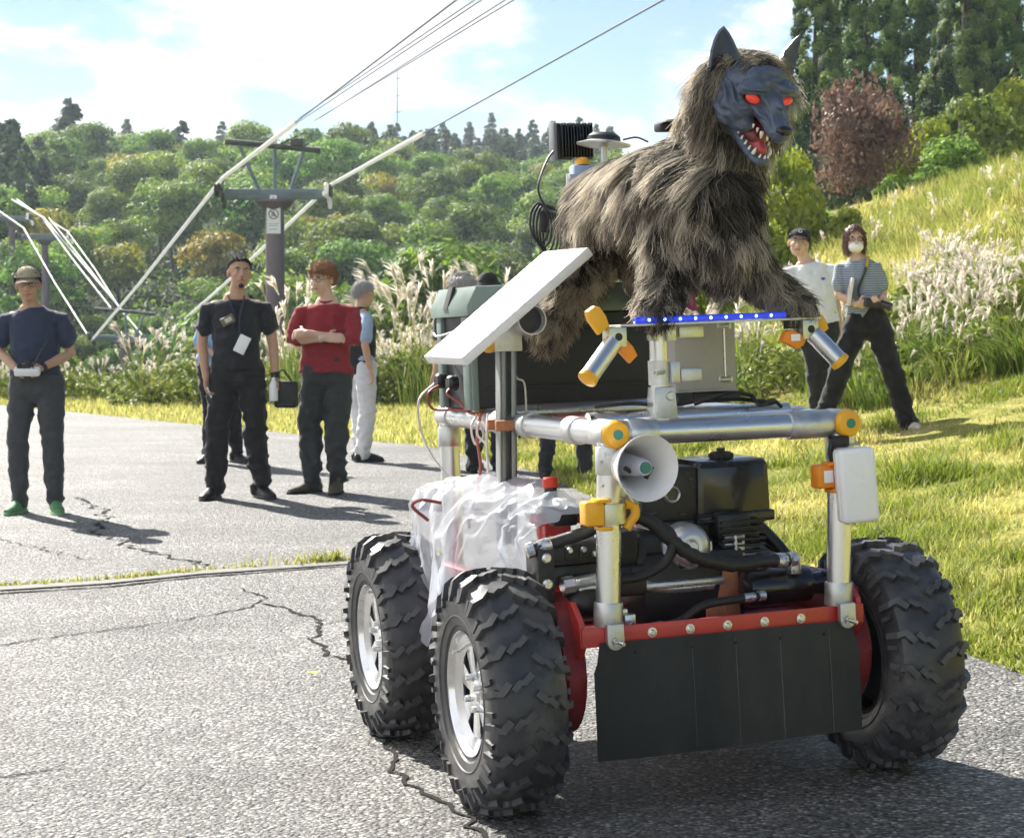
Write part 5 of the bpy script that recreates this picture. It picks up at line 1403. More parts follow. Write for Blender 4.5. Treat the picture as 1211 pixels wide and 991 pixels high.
# nearest lock for each strand (grid-free: chunked)
lk = np.empty(len(P), int)
for s0 in range(0, len(P), 4000):
    q = P[s0:s0 + 4000]; dist = ((q[:, None, :] - Pc[None]) ** 2).sum(-1) + .06 * (1 - Nn[s0:s0 + 4000] @ Nc.T) ** 2 * .05
    lk[s0:s0 + 4000] = dist.argmin(1)
Dc, Lc, _k, hdc = fur_params(Pc, Nc)
jc = rng.normal(0, .33, (NC, 3)) * np.where(hdc, .38, 1)[:, None]; lc = rng.uniform(.62, 1.35, NC)
big = fbm(Pc * 7.0, 71, 2)
tone_c = np.clip(.58 + .08 * hdc + .36 * np.where(hdc, .5, 1) * big + rng.normal(0, .24, NC), 0, 1)
def strands(P, Nn, D, L_, lift):
    T = D - Nn * (D * Nn).sum(1, keepdims=True); T = unit(T) 
    pts = [P]
    for k in range(1, NP):
        s = k / (NP - 1)
        pts.append(P + T * (L_ * s)[:, None] + Nn * (L_ * lift * (s * (1.25 - .75 * s)))[:, None] + np.array([0, 0, -1.0]) * (L_ * .62 * s * s)[:, None] * np.clip(1 - np.abs(T[:, 2:3]), .15, 1))
    return np.stack(pts, 1)
Dj = D + jc[lk] + rng.normal(0, .09, (len(P), 3)); Ls = L_ * lc[lk] * rng.uniform(.6, 1.15, len(P))
Q = strands(P, Nn, unit(Dj), Ls, np.where(hd_, .12, .30)[:, None] if False else .26)
Qc = strands(Pc, Nc, unit(Dc + jc), Lc * lc, .34)
s = np.linspace(0, 1, NP)[None, :, None]
own = Qc[lk] + (P - Pc[lk])[:, None, :] * (1 - .72 * s)
cl_ = .74 * s ** 1.0 * rng.uniform(.4, 1.2, (len(P), 1, 1))
cl_ = np.clip(cl_, 0, .92)
Q = Q * (1 - cl_) + own * cl_
ph = rng.uniform(0, 6.28, (len(P), 1, 1)); phc = rng.uniform(0, 6.28, (NC, 1, 1))[lk]; Q = Q + np.concatenate([np.sin(s * 9 + ph), np.cos(s * 8 + ph * 1.7), np.sin(s * 7 + ph * 2.3)], 2) * .0022 * s + np.concatenate([np.sin(s * 10 + phc), np.cos(s * 9 + phc * 1.7), .4 * np.sin(s * 8 + phc * 2.3)], 2) * .0042 * s
Q = Q + rng.normal(0, 1, (len(P), 1, 3)) * .010 * s ** 2
cu = bpy.data.hair_curves.new("fur")
cu.add_curves([NP] * len(P))
cu.attributes['position'].data.foreach_set('vector', Q.astype(np.float32).ravel())
rad = np.tile(np.array([.00105, .00115, .0011, .00105, .001, .0009, .00075, .0005, .0002], np.float32), len(P)) * np.repeat(rng.uniform(.62, 1.15, len(P)), NP).astype(np.float32)
ra = cu.attributes.get('radius') or cu.attributes.new('radius', 'FLOAT', 'POINT'); ra.data.foreach_set('value', rad)
tn = np.clip(tone_c[lk] + rng.normal(0, .13, len(P)), 0, 1)
ta = cu.attributes.new('tone', 'FLOAT', 'CURVE'); ta.data.foreach_set('value', tn.astype(np.float32))
m, t, b, o = newmat("fur_strand")
at = N(t, 'ShaderNodeAttribute', attribute_name='tone'); hi = N(t, 'ShaderNodeHairInfo')
rp = N(t, 'ShaderNodeValToRGB'); e = rp.color_ramp.elements
e[0].position = .0; e[0].color = (.018, .014, .012, 1); e[1].position = 1.0; e[1].color = (.64, .57, .465, 1)
k = e.new(.28); k.color = (.058, .050, .043, 1); k = e.new(.52); k.color = (.21, .182, .15, 1); k = e.new(.75); k.color = (.44, .39, .315, 1)
t.links.new(at.outputs['Fac'], rp.inputs[0])
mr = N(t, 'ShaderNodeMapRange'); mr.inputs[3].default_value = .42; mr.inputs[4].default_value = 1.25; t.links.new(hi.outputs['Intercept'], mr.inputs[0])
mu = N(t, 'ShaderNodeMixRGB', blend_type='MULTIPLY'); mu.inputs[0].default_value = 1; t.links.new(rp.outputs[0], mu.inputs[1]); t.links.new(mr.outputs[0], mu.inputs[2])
t.links.new(mu.outputs[0], b.inputs['Base Color']); b.inputs['Roughness'].default_value = .55; b.inputs['Specular IOR Level'].default_value = .3
tr = N(t, 'ShaderNodeBsdfTranslucent'); ms = N(t, 'ShaderNodeMixShader'); ms.inputs[0].default_value = .38
t.links.new(mu.outputs[0], tr.inputs[0]); t.links.new(b.outputs[0], ms.inputs[1]); t.links.new(tr.outputs[0], ms.inputs[2]); t.links.new(ms.outputs[0], o.inputs[0])
cu.materials.append(m)
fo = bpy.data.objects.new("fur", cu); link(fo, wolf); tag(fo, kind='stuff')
S.cycles_curves.shape = 'RIBBONS' if hasattr(S, 'cycles_curves') else None

# ---- face: one sculpted rubber mask
M_MASK = pbr("wolf_mask", (.080, .105, .160), rough=.36, var=.30, scale=22, rvar=.1, bump=.35, bscale=210, bdist=.003, dirt=.35, dirtcol=(.075, .085, .105))
bm = BM(); H3 = HM.to_3x3()
def hell(a, f, u, r, rot=None): 
    ell(bm, hp(a, f, u), r, H3 @ rot if rot is not None else H3, 20, 14)
def hloft(pts, rad): loft(bm, [tuple(hp(*p)) for p in pts], rad, side=tuple(HR), seg=16)
hell(0, -.015, .005, (.103, .092, .078)); hell(0, .045, .050, (.068, .036, .034))
for s in (-1, 1):
    hell(s * .048, .068, .040, (.050, .030, .022), Matrix.Rotation(s * R(18), 3, 'Y'))       # brows
    hell(s * .069, .028, -.028, (.044, .058, .052)); hell(s * .060, .055, -.022, (.038, .036, .024))
    hell(s * .045, .050, -.060, (.034, .05, .028))
hloft([(0, .03, .010), (0, .085, -.002), (0, .135, -.022), (0, .172, -.038)], [(.056, .046), (.045, .040), (.036, .031), (.030, .024)])
hell(0, .178, -.030, (.030, .020, .019)); hell(0, .10, .022, (.016, .06, .012))
hloft([(0, -.02, -.075), (0, .055, -.109), (0, .105, -.128), (0, .138, -.134)], [(.066, .040), (.044, .025), (.034, .018), (.026, .014)])
hell(0, -.05, -.080, (.082, .080, .065))
bmesh.ops.translate(bm, verts=bm.verts, vec=-WBv)
def mask_disp(co, no):
    d = co - hc_; a, f, u = d @ hr, d @ hf, d @ hu
    w = .0
    side = np.clip((np.abs(a) - .045) / .03, 0, 1) * np.clip((.10 - f) / .05, 0, 1)
    w = w + side * .0060 * np.sin((u * 1.0 + f * .55) * 290 + 6 * noise3(np.stack([a * 30, f * 26, u * 26], 1), 5)) * (u < .03) * (u > -.09)
    w = w + .0034 * np.sin(u * 260 + f * 90 + 5 * noise3(d * 30, 8)) * (f > .07) * (u > -.03) * (np.abs(a) > .022)
    w = w + .0036 * np.sin(f * 240 + 6 * noise3(d * 26, 9)) * ((u > .06) & (f > 0))
    # eye sockets
    for s in (-1, 1):
        q = ((a - s * .050) / .027) ** 2 + ((u - .012 - s * (a - s * .05) * .28) / .015) ** 2; w = w - .013 * np.exp(-q) * (f > .03)
    return w + .0016 * fbm(d * 60, 11, 2)
mask = organic("face_mask", bm, .0042, M_MASK, wolf, smooth=2, disp=mask_disp)
# ears
for s in (-1, 1):
    bm = BM(); n = 9; rings = []
    base = Vector(hp(s * .086, -.012, .040)); tip = Vector(hp(s * .124, -.035, .150)); ax = tip - base
    sidev = (HR * s * .85 + HF * -.35).normalized(); fr_ = sidev.cross(ax.normalized()); fr_ = fr_ if fr_.dot(HF) > 0 else -fr_
    for k in range(n):
        q = k / (n - 1); wd_ = .050 * (1 - q) ** .75 * (1 + .35 * q) + .001; c = base + ax * q - fr_ * .012 * math.sin(q * 2.2)
        ring = []
        for j in range(9):
            v = -1 + 2 * j / 8; ring.append(bm.verts.new(c + sidev * wd_ * v - fr_ * (.62 * wd_ * (1 - v * v)) + fr_ * .004 * math.sin(q * 28) * (1 - q)))
        rings.append(ring)
    for a, b in zip(rings, rings[1:]):
        for j in range(8): bm.faces.new((a[j], a[j + 1], b[j + 1], b[j]))
    bmesh.ops.recalc_face_normals(bm, faces=bm.faces); bmesh.ops.solidify(bm, geom=bm.faces[:], thickness=.007)
    obj("ear", bm, M_MASK, wolf, sharp=60)
M_EYE = emis("eye_red", (.80, .075, .050), .10, .25)
for s in (-1, 1):
    bm = BM(); ell(bm, hp(s * .050, .0805, .012), (.0235, .012, .0120), H3 @ Matrix.Rotation(s * R(-17), 3, 'Y'), 16, 10); obj("eye", bm, M_EYE, wolf)
M_MOUTH = pbr("mouth_red", (.16, .018, .020), rough=.35, var=.3, scale=40, coat=.3)
bm = BM(); ell(bm, hp(0, .055, -.076), (.040, .062, .028), H3 @ Matrix.Rotation(R(-22), 3, 'X'), 16, 10); obj("mouth", bm, M_MOUTH, wolf)
bm = BM(); tube(bm, spline([hp(0, .03, -.088), hp(0, .08, -.098), hp(0, .118, -.108), hp(0, .135, -.116)], 5), [.022] * 8 + [.018, .017, .016, .015, .014, .013, .010, .006], 12); obj("tongue", bm, pbr("tongue", (.42, .06, .06), rough=.3, var=.15), wolf)
bm = BM(); ell(bm, hp(0, .186, -.024), (.026, .014, .014), H3); obj("nose", bm, M_BLKG, wolf)
M_TOOTH = pbr("tooth", (.80, .76, .66), rough=.3, var=.08)
bm = BM(); lathe(bm, [(0, -.004), (.0048, -.003), (.0055, .0), (.0045, .006), (.002, .012), (0, .0145)], (0, 0, 0), (0, 0, 1), 8); ME_TOOTH = bm_mesh("tooth", bm, M_TOOTH, 60)
def tooth(a, f, u, up, sc=1.0):
    o = mobj("tooth", ME_TOOTH, wolf); d = (HU * (1 if up else -1) + HF * .1 + HR * (.1 if a < 0 else -.1)).normalized()
    o.location = hp(a, f, u) - Vector(WB_); o.rotation_euler = d.to_track_quat('Z', 'Y').to_euler(); o.scale = (sc * .85, sc * .85, sc * .98)
for s in (-1, 1):
    for k, (f, a, u, sc) in enumerate(((.065, .041, -.046, .65), (.085, .0395, -.047, .7), (.104, .037, -.049, .75), (.122, .034, -.051, .8), (.140, .031, -.054, 1.2), (.158, .022, -.058, .7))):
        tooth(s * a, f, u, False, sc)
    for k, (f, a, u, sc) in enumerate(((.045, .047, -.085, .65), (.062, .043, -.093, .7), (.079, .040, -.100, .75), (.096, .036, -.106, .8), (.113, .032, -.112, .8), (.128, .0255, -.116, 1.15), (.142, .013, -.120, .7))):
        tooth(s * a, f, u, True, sc)
tooth(0, .147, -.120, True, .7)
# ---- things strapped to the wolf
fl = rthing("flood_light", 'black finned flood light seen from behind above the wolf rump', 'flood light', (.055, .93, 1.70))
bm = BM(); box(bm, (.055, .945, 1.812), (.122, .036, .114), bev=.008, seg=2); obj("lamp_body", bm, M_BLK, fl)
for k in range(11):
    bm = BM(); box(bm, (.005 + k * .0098, .915, 1.812), (.0035, .03, .106), bev=.001); obj("fin", bm, M_BLKG, fl)
bm = BM()
for k in range(5): box(bm, (.012 + k * .021, .915, 1.864), (.010, .022, .007), bev=.002)
tag(obj("fin_spacer", bm, M_WHT, fl), kind='stuff')
bm = BM(); box(bm, (-.013, .94, 1.81), (.012, .05, .120), bev=.005, seg=2); obj("lamp_side", bm, pbr("lamp_grey", (.20, .21, .22), rough=.45), fl)
bm = BM(); tube(bm, spline([(-.01, .93, 1.79), (-.055, .90, 1.74), (-.095, .86, 1.66), (-.075, .84, 1.60), (-.05, .80, 1.58)], 6), .0035, 6); obj("lamp_cable", bm, M_WIRE, fl)
bm = BM(); tube(bm, [(.055, .93, 1.76), (.055, .92, 1.66)], .012, 10); obj("lamp_stem", bm, M_GALV2, fl)
sc_ = rthing("saucer_antenna", 'pale saucer shaped antenna with a dark dome beside the flood light', 'antenna', (.10, .80, 1.72))
bm = BM(); lathe(bm, [(0, -.004), (.05, -.006), (.082, .0), (.083, .004), (.055, .012), (.04, .016), (0, .017)], (.10, .80, 1.785), (.1, 0, 1), 28); obj("dish", bm, M_SILV, sc_)
bm = BM(); lathe(bm, [(.052, .012), (.05, .026), (.038, .036), (0, .040)], (.10, .80, 1.785), (.1, 0, 1), 24); obj("dome", bm, M_BLK, sc_)
bm = BM(); tube(bm, [(.10, .80, 1.785), (.10, .80, 1.70)], .012, 10); obj("stem", bm, M_GALV2, sc_)
bm = BM(); tube(bm, spline([(.16, .79, 1.80), (.20, .78, 1.806), (.23, .76, 1.79)], 5), .003, 6); obj("antenna_lead", bm, M_WIRE, sc_)
bx = rthing("small_beacon", 'small blue and white housing with a yellow cap under the flood light', 'beacon', (.04, .82, 1.68))
bm = BM(); box(bm, (.035, .82, 1.705), (.07, .05, .045), rot=None, bev=.006); obj("housing", bm, pbr("blue_white", (.45, .55, .75), rough=.4), bx)
bm = BM(); lathe(bm, [(.024, 0), (.024, .012), (.012, .022), (0, .024)], (.035, .815, 1.728), (0, 0, 1), 16); obj("beacon_cap", bm, M_YEL, bx)
bm = BM(); tube(bm, [(-.01, .82, 1.70), (-.02, .80, 1.62)], .008, 8); box(bm, (.0, .805, 1.69), (.03, .02, .02), bev=.003); obj("beacon_bracket", bm, M_GALV2, bx)
gp = rthing("puck_antenna", 'black puck on a thin plate between the wolf shoulders and mane', 'antenna', (.075, .15, 1.74))
bm = BM(); lathe(bm, [(0, 0), (.020, 0), (.021, .004), (.019, .020), (.012, .025), (0, .026)], (.085, .13, 1.788), (0, 0, 1), 20); obj("puck", bm, M_BLK, gp)
bm = BM(); box(bm, (.065, .14, 1.783), (.11, .09, .004), rot=Matrix.Rotation(R(-6), 3, 'Y')); obj("plate", bm, M_SILV, gp)
for v_ in gp.children[1].data.vertices: pass
bm = BM(); box(bm, (.05, .15, 1.765), (.09, .05, .022), bev=.006); tube(bm, [(.07, .15, 1.76), (.07, .15, 1.70)], .012, 8); obj("mount", bm, M_BLK, gp)
cc = rthing("cable_coil", 'coil of black cable hanging behind the wolf rump', 'cable', (-.10, .95, 1.55))
for k in range(5):
    pts = [(-.075 + .012 * k + .030 * math.cos(a), .92 + .006 * k, 1.56 - .008 * k + (.060 + .006 * k) * math.sin(a)) for a in np.linspace(0, 2 * math.pi, 25)]
    bm = BM(); tube(bm, pts, .0038, 6); obj("loop", bm, M_WIRE, cc)
bm = BM(); box(bm, (-.055, .93, 1.565), (.03, .02, .07), bev=.006); obj("coil_band", bm, M_BLK, cc)
SL = ['topmost of the three thin pale strings behind the antenna panel', 'middle one of the three thin pale strings behind the antenna panel', 'lowest of the three thin pale strings behind the antenna panel']
for k, (a, b) in enumerate((((-.09, .80, 1.46), (-.22, .66, 1.385)), ((-.085, .78, 1.44), (-.205, .66, 1.39)), ((-.08, .76, 1.42), (-.19, .66, 1.395)))):
    sw = rthing("guy_string", SL[k], 'string', a, group='strings from the wolf to the antenna panel'); bm = BM(); tube(bm, [a, b], .0016, 5); obj("strand", bm, M_WIREW, sw)
rb = rthing("pink_ribbon", 'bright pink ribbon hanging under the wolf belly', 'ribbon', (.11, .22, 1.30))
bm = BM(); rr_ = []
for k in range(14):
    q = k / 13; c = Vector((.10 + .022 * q + .006 * math.sin(q * 7), .21, 1.355 - .085 * q)); w_ = .011 + .010 * math.sin(q * 3.1)
    rr_.append([bm.verts.new(c + Vector((-w_, .006 * math.sin(q * 9), 0))), bm.verts.new(c + Vector((0, -.008, 0))), bm.verts.new(c + Vector((w_, .006 * math.cos(q * 8), 0)))])
for a, b in zip(rr_, rr_[1:]):
    for j in range(2): bm.faces.new((a[j], a[j + 1], b[j + 1], b[j]))
bmesh.ops.solidify(bm, geom=bm.faces[:], thickness=.002); obj("ribbon", bm, pbr("pink_cloth", (.72, .10, .33), rough=.5, var=.1), rb)
# ================================================================== SKI LIFT
M_POLE = pbr("tower_paint", (.17, .125, .145), rough=.55, var=.15, scale=4, dirt=.3, dirtcol=(.16, .11, .09))
M_STEEL = pbr("tower_steel", (.16, .21, .23), rough=.5, metal=.2, var=.2, scale=6)
M_STEELD = pbr("tower_steel_dark", (.06, .07, .058), rough=.6, var=.3, scale=6)
M_CAB = pbr("cable_sheath", (.88, .88, .87), rough=.5, var=.06, scale=1)
t = M_CAB.node_tree; b = t.nodes['Principled BSDF']; tr = N(t, 'ShaderNodeBsdfTranslucent'); tr.inputs[0].default_value = (.92, .92, .90, 1); ms = N(t, 'ShaderNodeMixShader'); ms.inputs[0].default_value = .5
t.links.new(b.outputs[0], ms.inputs[1]); t.links.new(tr.outputs[0], ms.inputs[2]); t.links.new(ms.outputs[0], t.nodes['Material Output'].inputs[0])
M_CABT = pbr("thin_cable", (.10, .105, .115), rough=.5, metal=.3)
def bmtube(a, b, r, seg=10): 
    bm = BM(); tube(bm, [a, b], r, seg); return bm
def tower(label, pxx, Y, ytop, arm, up, r, upz, sign=False, extra=True):
    """pole top at pixel height ytop; crossarm half width arm; upper beam upz above the arm"""
    p = px(pxx, ytop, Y); zb = gz(p.x, Y) - .3; h = p.z - zb
    t_ = thing("lift_tower", label, 'lift tower', (p.x, Y, zb))
    bm = BM(); tube(bm, [(0, 0, 0), (0, 0, h)], [r * 1.12, r], 20)
    lathe(bm, [(r * 1.05, -.30), (r * 2.1, -.06), (r * 2.1, .0), (0, .0)], (0, 0, h), (0, 0, 1), 20); obj("pole", bm, M_POLE, t_)
    bm = BM(); box(bm, (0, 0, h + .17), (arm * 2, .26, .30), bev=.02); box(bm, (-arm * .55, -.16, h + .24), (arm * .5, .05, .10)); box(bm, (arm * .55, -.16, h + .24), (arm * .5, .05, .10)); obj("crossarm", bm, M_STEEL, t_)
    if up:
        z2 = h + upz
        bm = BM(); tube(bm, [(-arm * .98, 0, z2 + .14), (-arm * .3, 0, z2 + .06), (arm * .92, 0, z2 - .12)], .085, 8); obj("upper_beam", bm, M_STEELD, t_)
        for a, b in (((-arm * .32, 0, h + .3), (-arm * .72, 0, z2 + .08)), ((0, 0, h + .3), (0, 0, z2)), ((arm * .32, 0, h + .3), (arm * .60, 0, z2 - .05))):
            obj("strut", bmtube(a, b, .055, 8), M_STEEL, t_)
        if extra:
            bm = BM(); box(bm, (arm * .45, 0, z2 + .12), (.35, .2, .22), bev=.03); tube(bm, [(arm * .1, 0, z2 + .05), (arm * .45, 0, z2 + .30)], .03, 6); obj("lamp_head", bm, M_STEELD, t_)
    for s in (-1, 1):
        bm = BM(); ux = Vector((s * .0, -.86, .30)).normalized()
        for k in range(5):
            c = Vector((s * (arm + .10), 0, h + .22)) + ux * (k - 2) * .30 + Vector((0, 0, -.05 * abs(k - 2)))
            lathe(bm, [(0, -.05), (.13, -.05), (.15, -.02), (.15, .02), (.13, .05), (0, .05)], c, (1, 0, 0), 14)
        box(bm, (s * (arm + .03), 0, h + .15), (.05, 1.4, .12), rot=None); obj("sheave_train", bm, M_STEELD if s < 0 else M_CAB, t_)
        bm = BM(); box(bm, (s * (arm + .2), -.25, h + .25), (.06, .7, .35), bev=.02); obj("catcher", bm, M_STEELD, t_)
    if sign:
        bm = BM(); prism(bm, [(-.20, -.98), (.20, -.98), (.20, -.22), (-.20, -.22)], (0, -r - .035, h), (1, 0, 0), (0, 0, 1), (0, 1, 0), .02); sg = obj("sign_board", bm, M_WHT, t_)
        bm = BM(); prism(bm, [(-.10, -.18), (.10, -.18), (.10, .12), (-.10, .12)], (0, -r - .10, h), (1, 0, 0), (0, 0, 1), (0, 1, 0), .02); s2 = obj("number_plate", bm, M_WHT, t_)
        M_SG = pbr("sign_dark", (.16, .06, .08), rough=.5)
        bm = BM(); tube(bm, [(.135 * math.cos(a), -r - .037, h - .42 + .135 * math.sin(a)) for a in np.linspace(0, 6.2832, 25)], .014, 6); tube(bm, [(-.095, -r - .037, h - .325), (.095, -r - .037, h - .515)], .014, 6); obj("prohibition_ring", bm, M_SG, sg)
        bm = BM(); tube(bm, [(-.05, -r - .04, h - .45), (-.01, -r - .04, h - .40), (.05, -r - .04, h - .44)], .016, 6); ell(bm, (.0, -r - .04, h - .36), (.025, .008, .025)); tube(bm, [(-.07, -r - .04, h - .48), (.07, -r - .04, h - .47)], .010, 6); obj("pictogram", bm, pbr("sign_ink", (.05, .05, .06), rough=.5), sg)
        bm = BM()
        for z, w in ((-.70, .30), (-.76, .26), (-.86, .22)): box(bm, (0, -r - .036, h + z), (w, .004, .02))
        obj("text_line", bm, pbr("sign_grey", (.45, .45, .47), rough=.5), sg)
        bm = BM()
        for z in (-.10, -.02, .05): box(bm, (0, -r - .1015, h + z), (.06, .004, .03))
        obj("plate_mark", bm, pbr("sign_grey2", (.35, .35, .38), rough=.5), s2)
    return t_, h, zb, p
YT = 55.0
tower('brown ski lift tower with a no entry sign behind the men in black and red', 325, YT, 237, 1.45, True, .27, 1.55, True)
tower('far ski lift tower low in the valley where the white cables cross', 149, 92, 404, 1.55, True, .26, 1.45, False, False)
tower('slim ski lift tower on the far slope left of the crossing cables', 53, 108, 284, 1.35, False, .19, 0)
tower('small ski lift tower top standing out of the trees at upper left', 46, 168, 202, 2.2, True, .30, 1.6)
tower('dark ski lift tower at the far left edge beyond the slim one', 14, 114, 262, 1.0, False, .18, 0)
def cable(label, pts, r, m=None, group=None, name="lift_cable"):
    a = pts[0]; t_ = thing(name, label, 'cable', a, group=group); bm = BM(); A = Vector(a)
    tube(bm, [Vector(p) - A for p in pts], r, 8); obj("rope", bm, m or M_CAB, t_); return t_
pL = px(263, 211, YT); pR = px(391, 219, YT)
def overhead(q0, sh_px, ex_px, yS, lab, labt, r=.055):
    e = px(*ex_px, 25.0); k = (25.0 - q0.y) ; s = px(*sh_px, 1); 
    # sheathed part ends where the sheath stops in the view, on the same straight line
    f = lambda tt: q0.lerp(e, tt)
    cable(lab, [q0, f(yS)], r); cable(labt, [f(yS), f(1.0), f(1.75)], .014, M_CABT)
overhead(pL, (345, 148), (540, 0), .50, 'thick white cable rising from the left sheaves of the brown tower', 'thin dark cable running overhead from the left sheathed one')
overhead(pR, (497, 157), (785, 0), .46, 'thick white sheathed cable rising from the right sheaves of the brown tower', 'thin dark cable running overhead to the upper right')
for k, (a, b) in enumerate((((352, 141), (562, 0)), ((330, 160), (570, 0)), ((378, 140), (598, 0)), ((372, 143), (608, 0)))):
    p0 = px(*a, 53 - k); e = px(*b, 25); cable(['thin overhead cable just right of the leftmost one', 'thin overhead cable, second of the left pair', 'thin overhead cable, upper one of the middle pair', 'thin overhead cable, lower one of the middle pair'][k], [p0, e, p0.lerp(e, 1.7)], .010, M_CABT)
vl = px(108, 403, 92); vr = px(189, 403, 92)
cable('white cable running down from the brown tower to the valley tower', [pL, pL.lerp(vl, .5) - Vector((0, 0, .10)), vl], .058)
cable('white sheathed cable running down behind the man in black to the valley tower', [pR, pR.lerp(vr, .5) - Vector((0, 0, .10)), vr], .058)
s1 = px(28, 270, 107); s1b = px(-12, 242, 114); cable('white cable leftmost of those rising to the far slim tower', [vl, vl.lerp(s1, .5) - Vector((0, 0, .15)), s1, s1b], .042)
cable('white cable rising from the right end of the valley tower', [px(168, 396, 92), px(118, 336, 98), px(52, 258, 107), px(14, 236, 114)], .042)
cable('white cable ending behind the valley tower left of the crossing', [px(131, 364, 94), px(90, 312, 100), px(50, 258, 107.5), px(20, 236, 113)], .042)
cable('lower white cable beside the longest one of the far bundle', [px(152, 378, 93), px(104, 316, 99), px(58, 258, 106)], .036)
cable('short white cable on the right of the far bundle', [px(140, 362, 94), px(112, 318, 99), px(80, 274, 104), px(60, 262, 107)], .036)
ms_ = thing("radio_mast", 'thin distant radio mast rising above the ridge into the sky', 'mast', tuple(px(470, 195, 330)))
hm_ = (px(470, 82, 330).z - px(470, 195, 330).z); bm = BM(); tube(bm, [(0, 0, -8), (0, 0, hm_)], [.16, .07], 5); obj("mast_pole", bm, M_STEEL, ms_)
for z in (.55, .72, .9): bm = BM(); box(bm, (.2, 0, hm_ * z), (1.2 * (1.1 - z * .5), .15, .12)); obj("mast_arm", bm, M_STEEL, ms_)
# ================================================================== PEOPLE
def skinmat(name, col): 
    m = pbr(name, col, rough=.5, var=.10, scale=14, spec=.35)
    b = m.node_tree.nodes['Principled BSDF']; b.inputs['Subsurface Weight'].default_value = .12; b.inputs['Subsurface Radius'].default_value = (.012, .005, .003); return m
SK1 = skinmat("skin_tan", (.52, .31, .205)); SK2 = skinmat("skin_light", (.66, .44, .325)); SK3 = skinmat("skin_warm", (.60, .37, .255))
def cloth(name, col, rough=.85, var=.12, scale=30, **k): return pbr(name, col, rough=rough, var=var, scale=scale, bump=.25, bscale=240, bdist=.002, sheen=.15, spec=.2, **k)
M_HBLK = pbr("hair_black", (.018, .016, .014), rough=.75, var=.3, scale=60, stretch=(1, 1, .3), bump=.5, bscale=120)
M_HBRN = pbr("hair_brown", (.28, .125, .045), rough=.7, var=.35, scale=60, stretch=(1, 1, .3), bump=.5, bscale=120)
M_HGRY = pbr("hair_grey", (.42, .41, .40), rough=.5, var=.4, scale=60, stretch=(1, 1, .3), bump=.5, bscale=120)
M_LENS = pbr("eye_dark", (.015, .012, .010), rough=.15, spec=.6); M_LIP = pbr("lip", (.36, .13, .105), rough=.5); M_SCL = pbr("eye_white", (.72, .70, .68), rough=.3)
M_FRAME = pbr("glasses_frame", (.02, .02, .022), rough=.3, metal=.3)
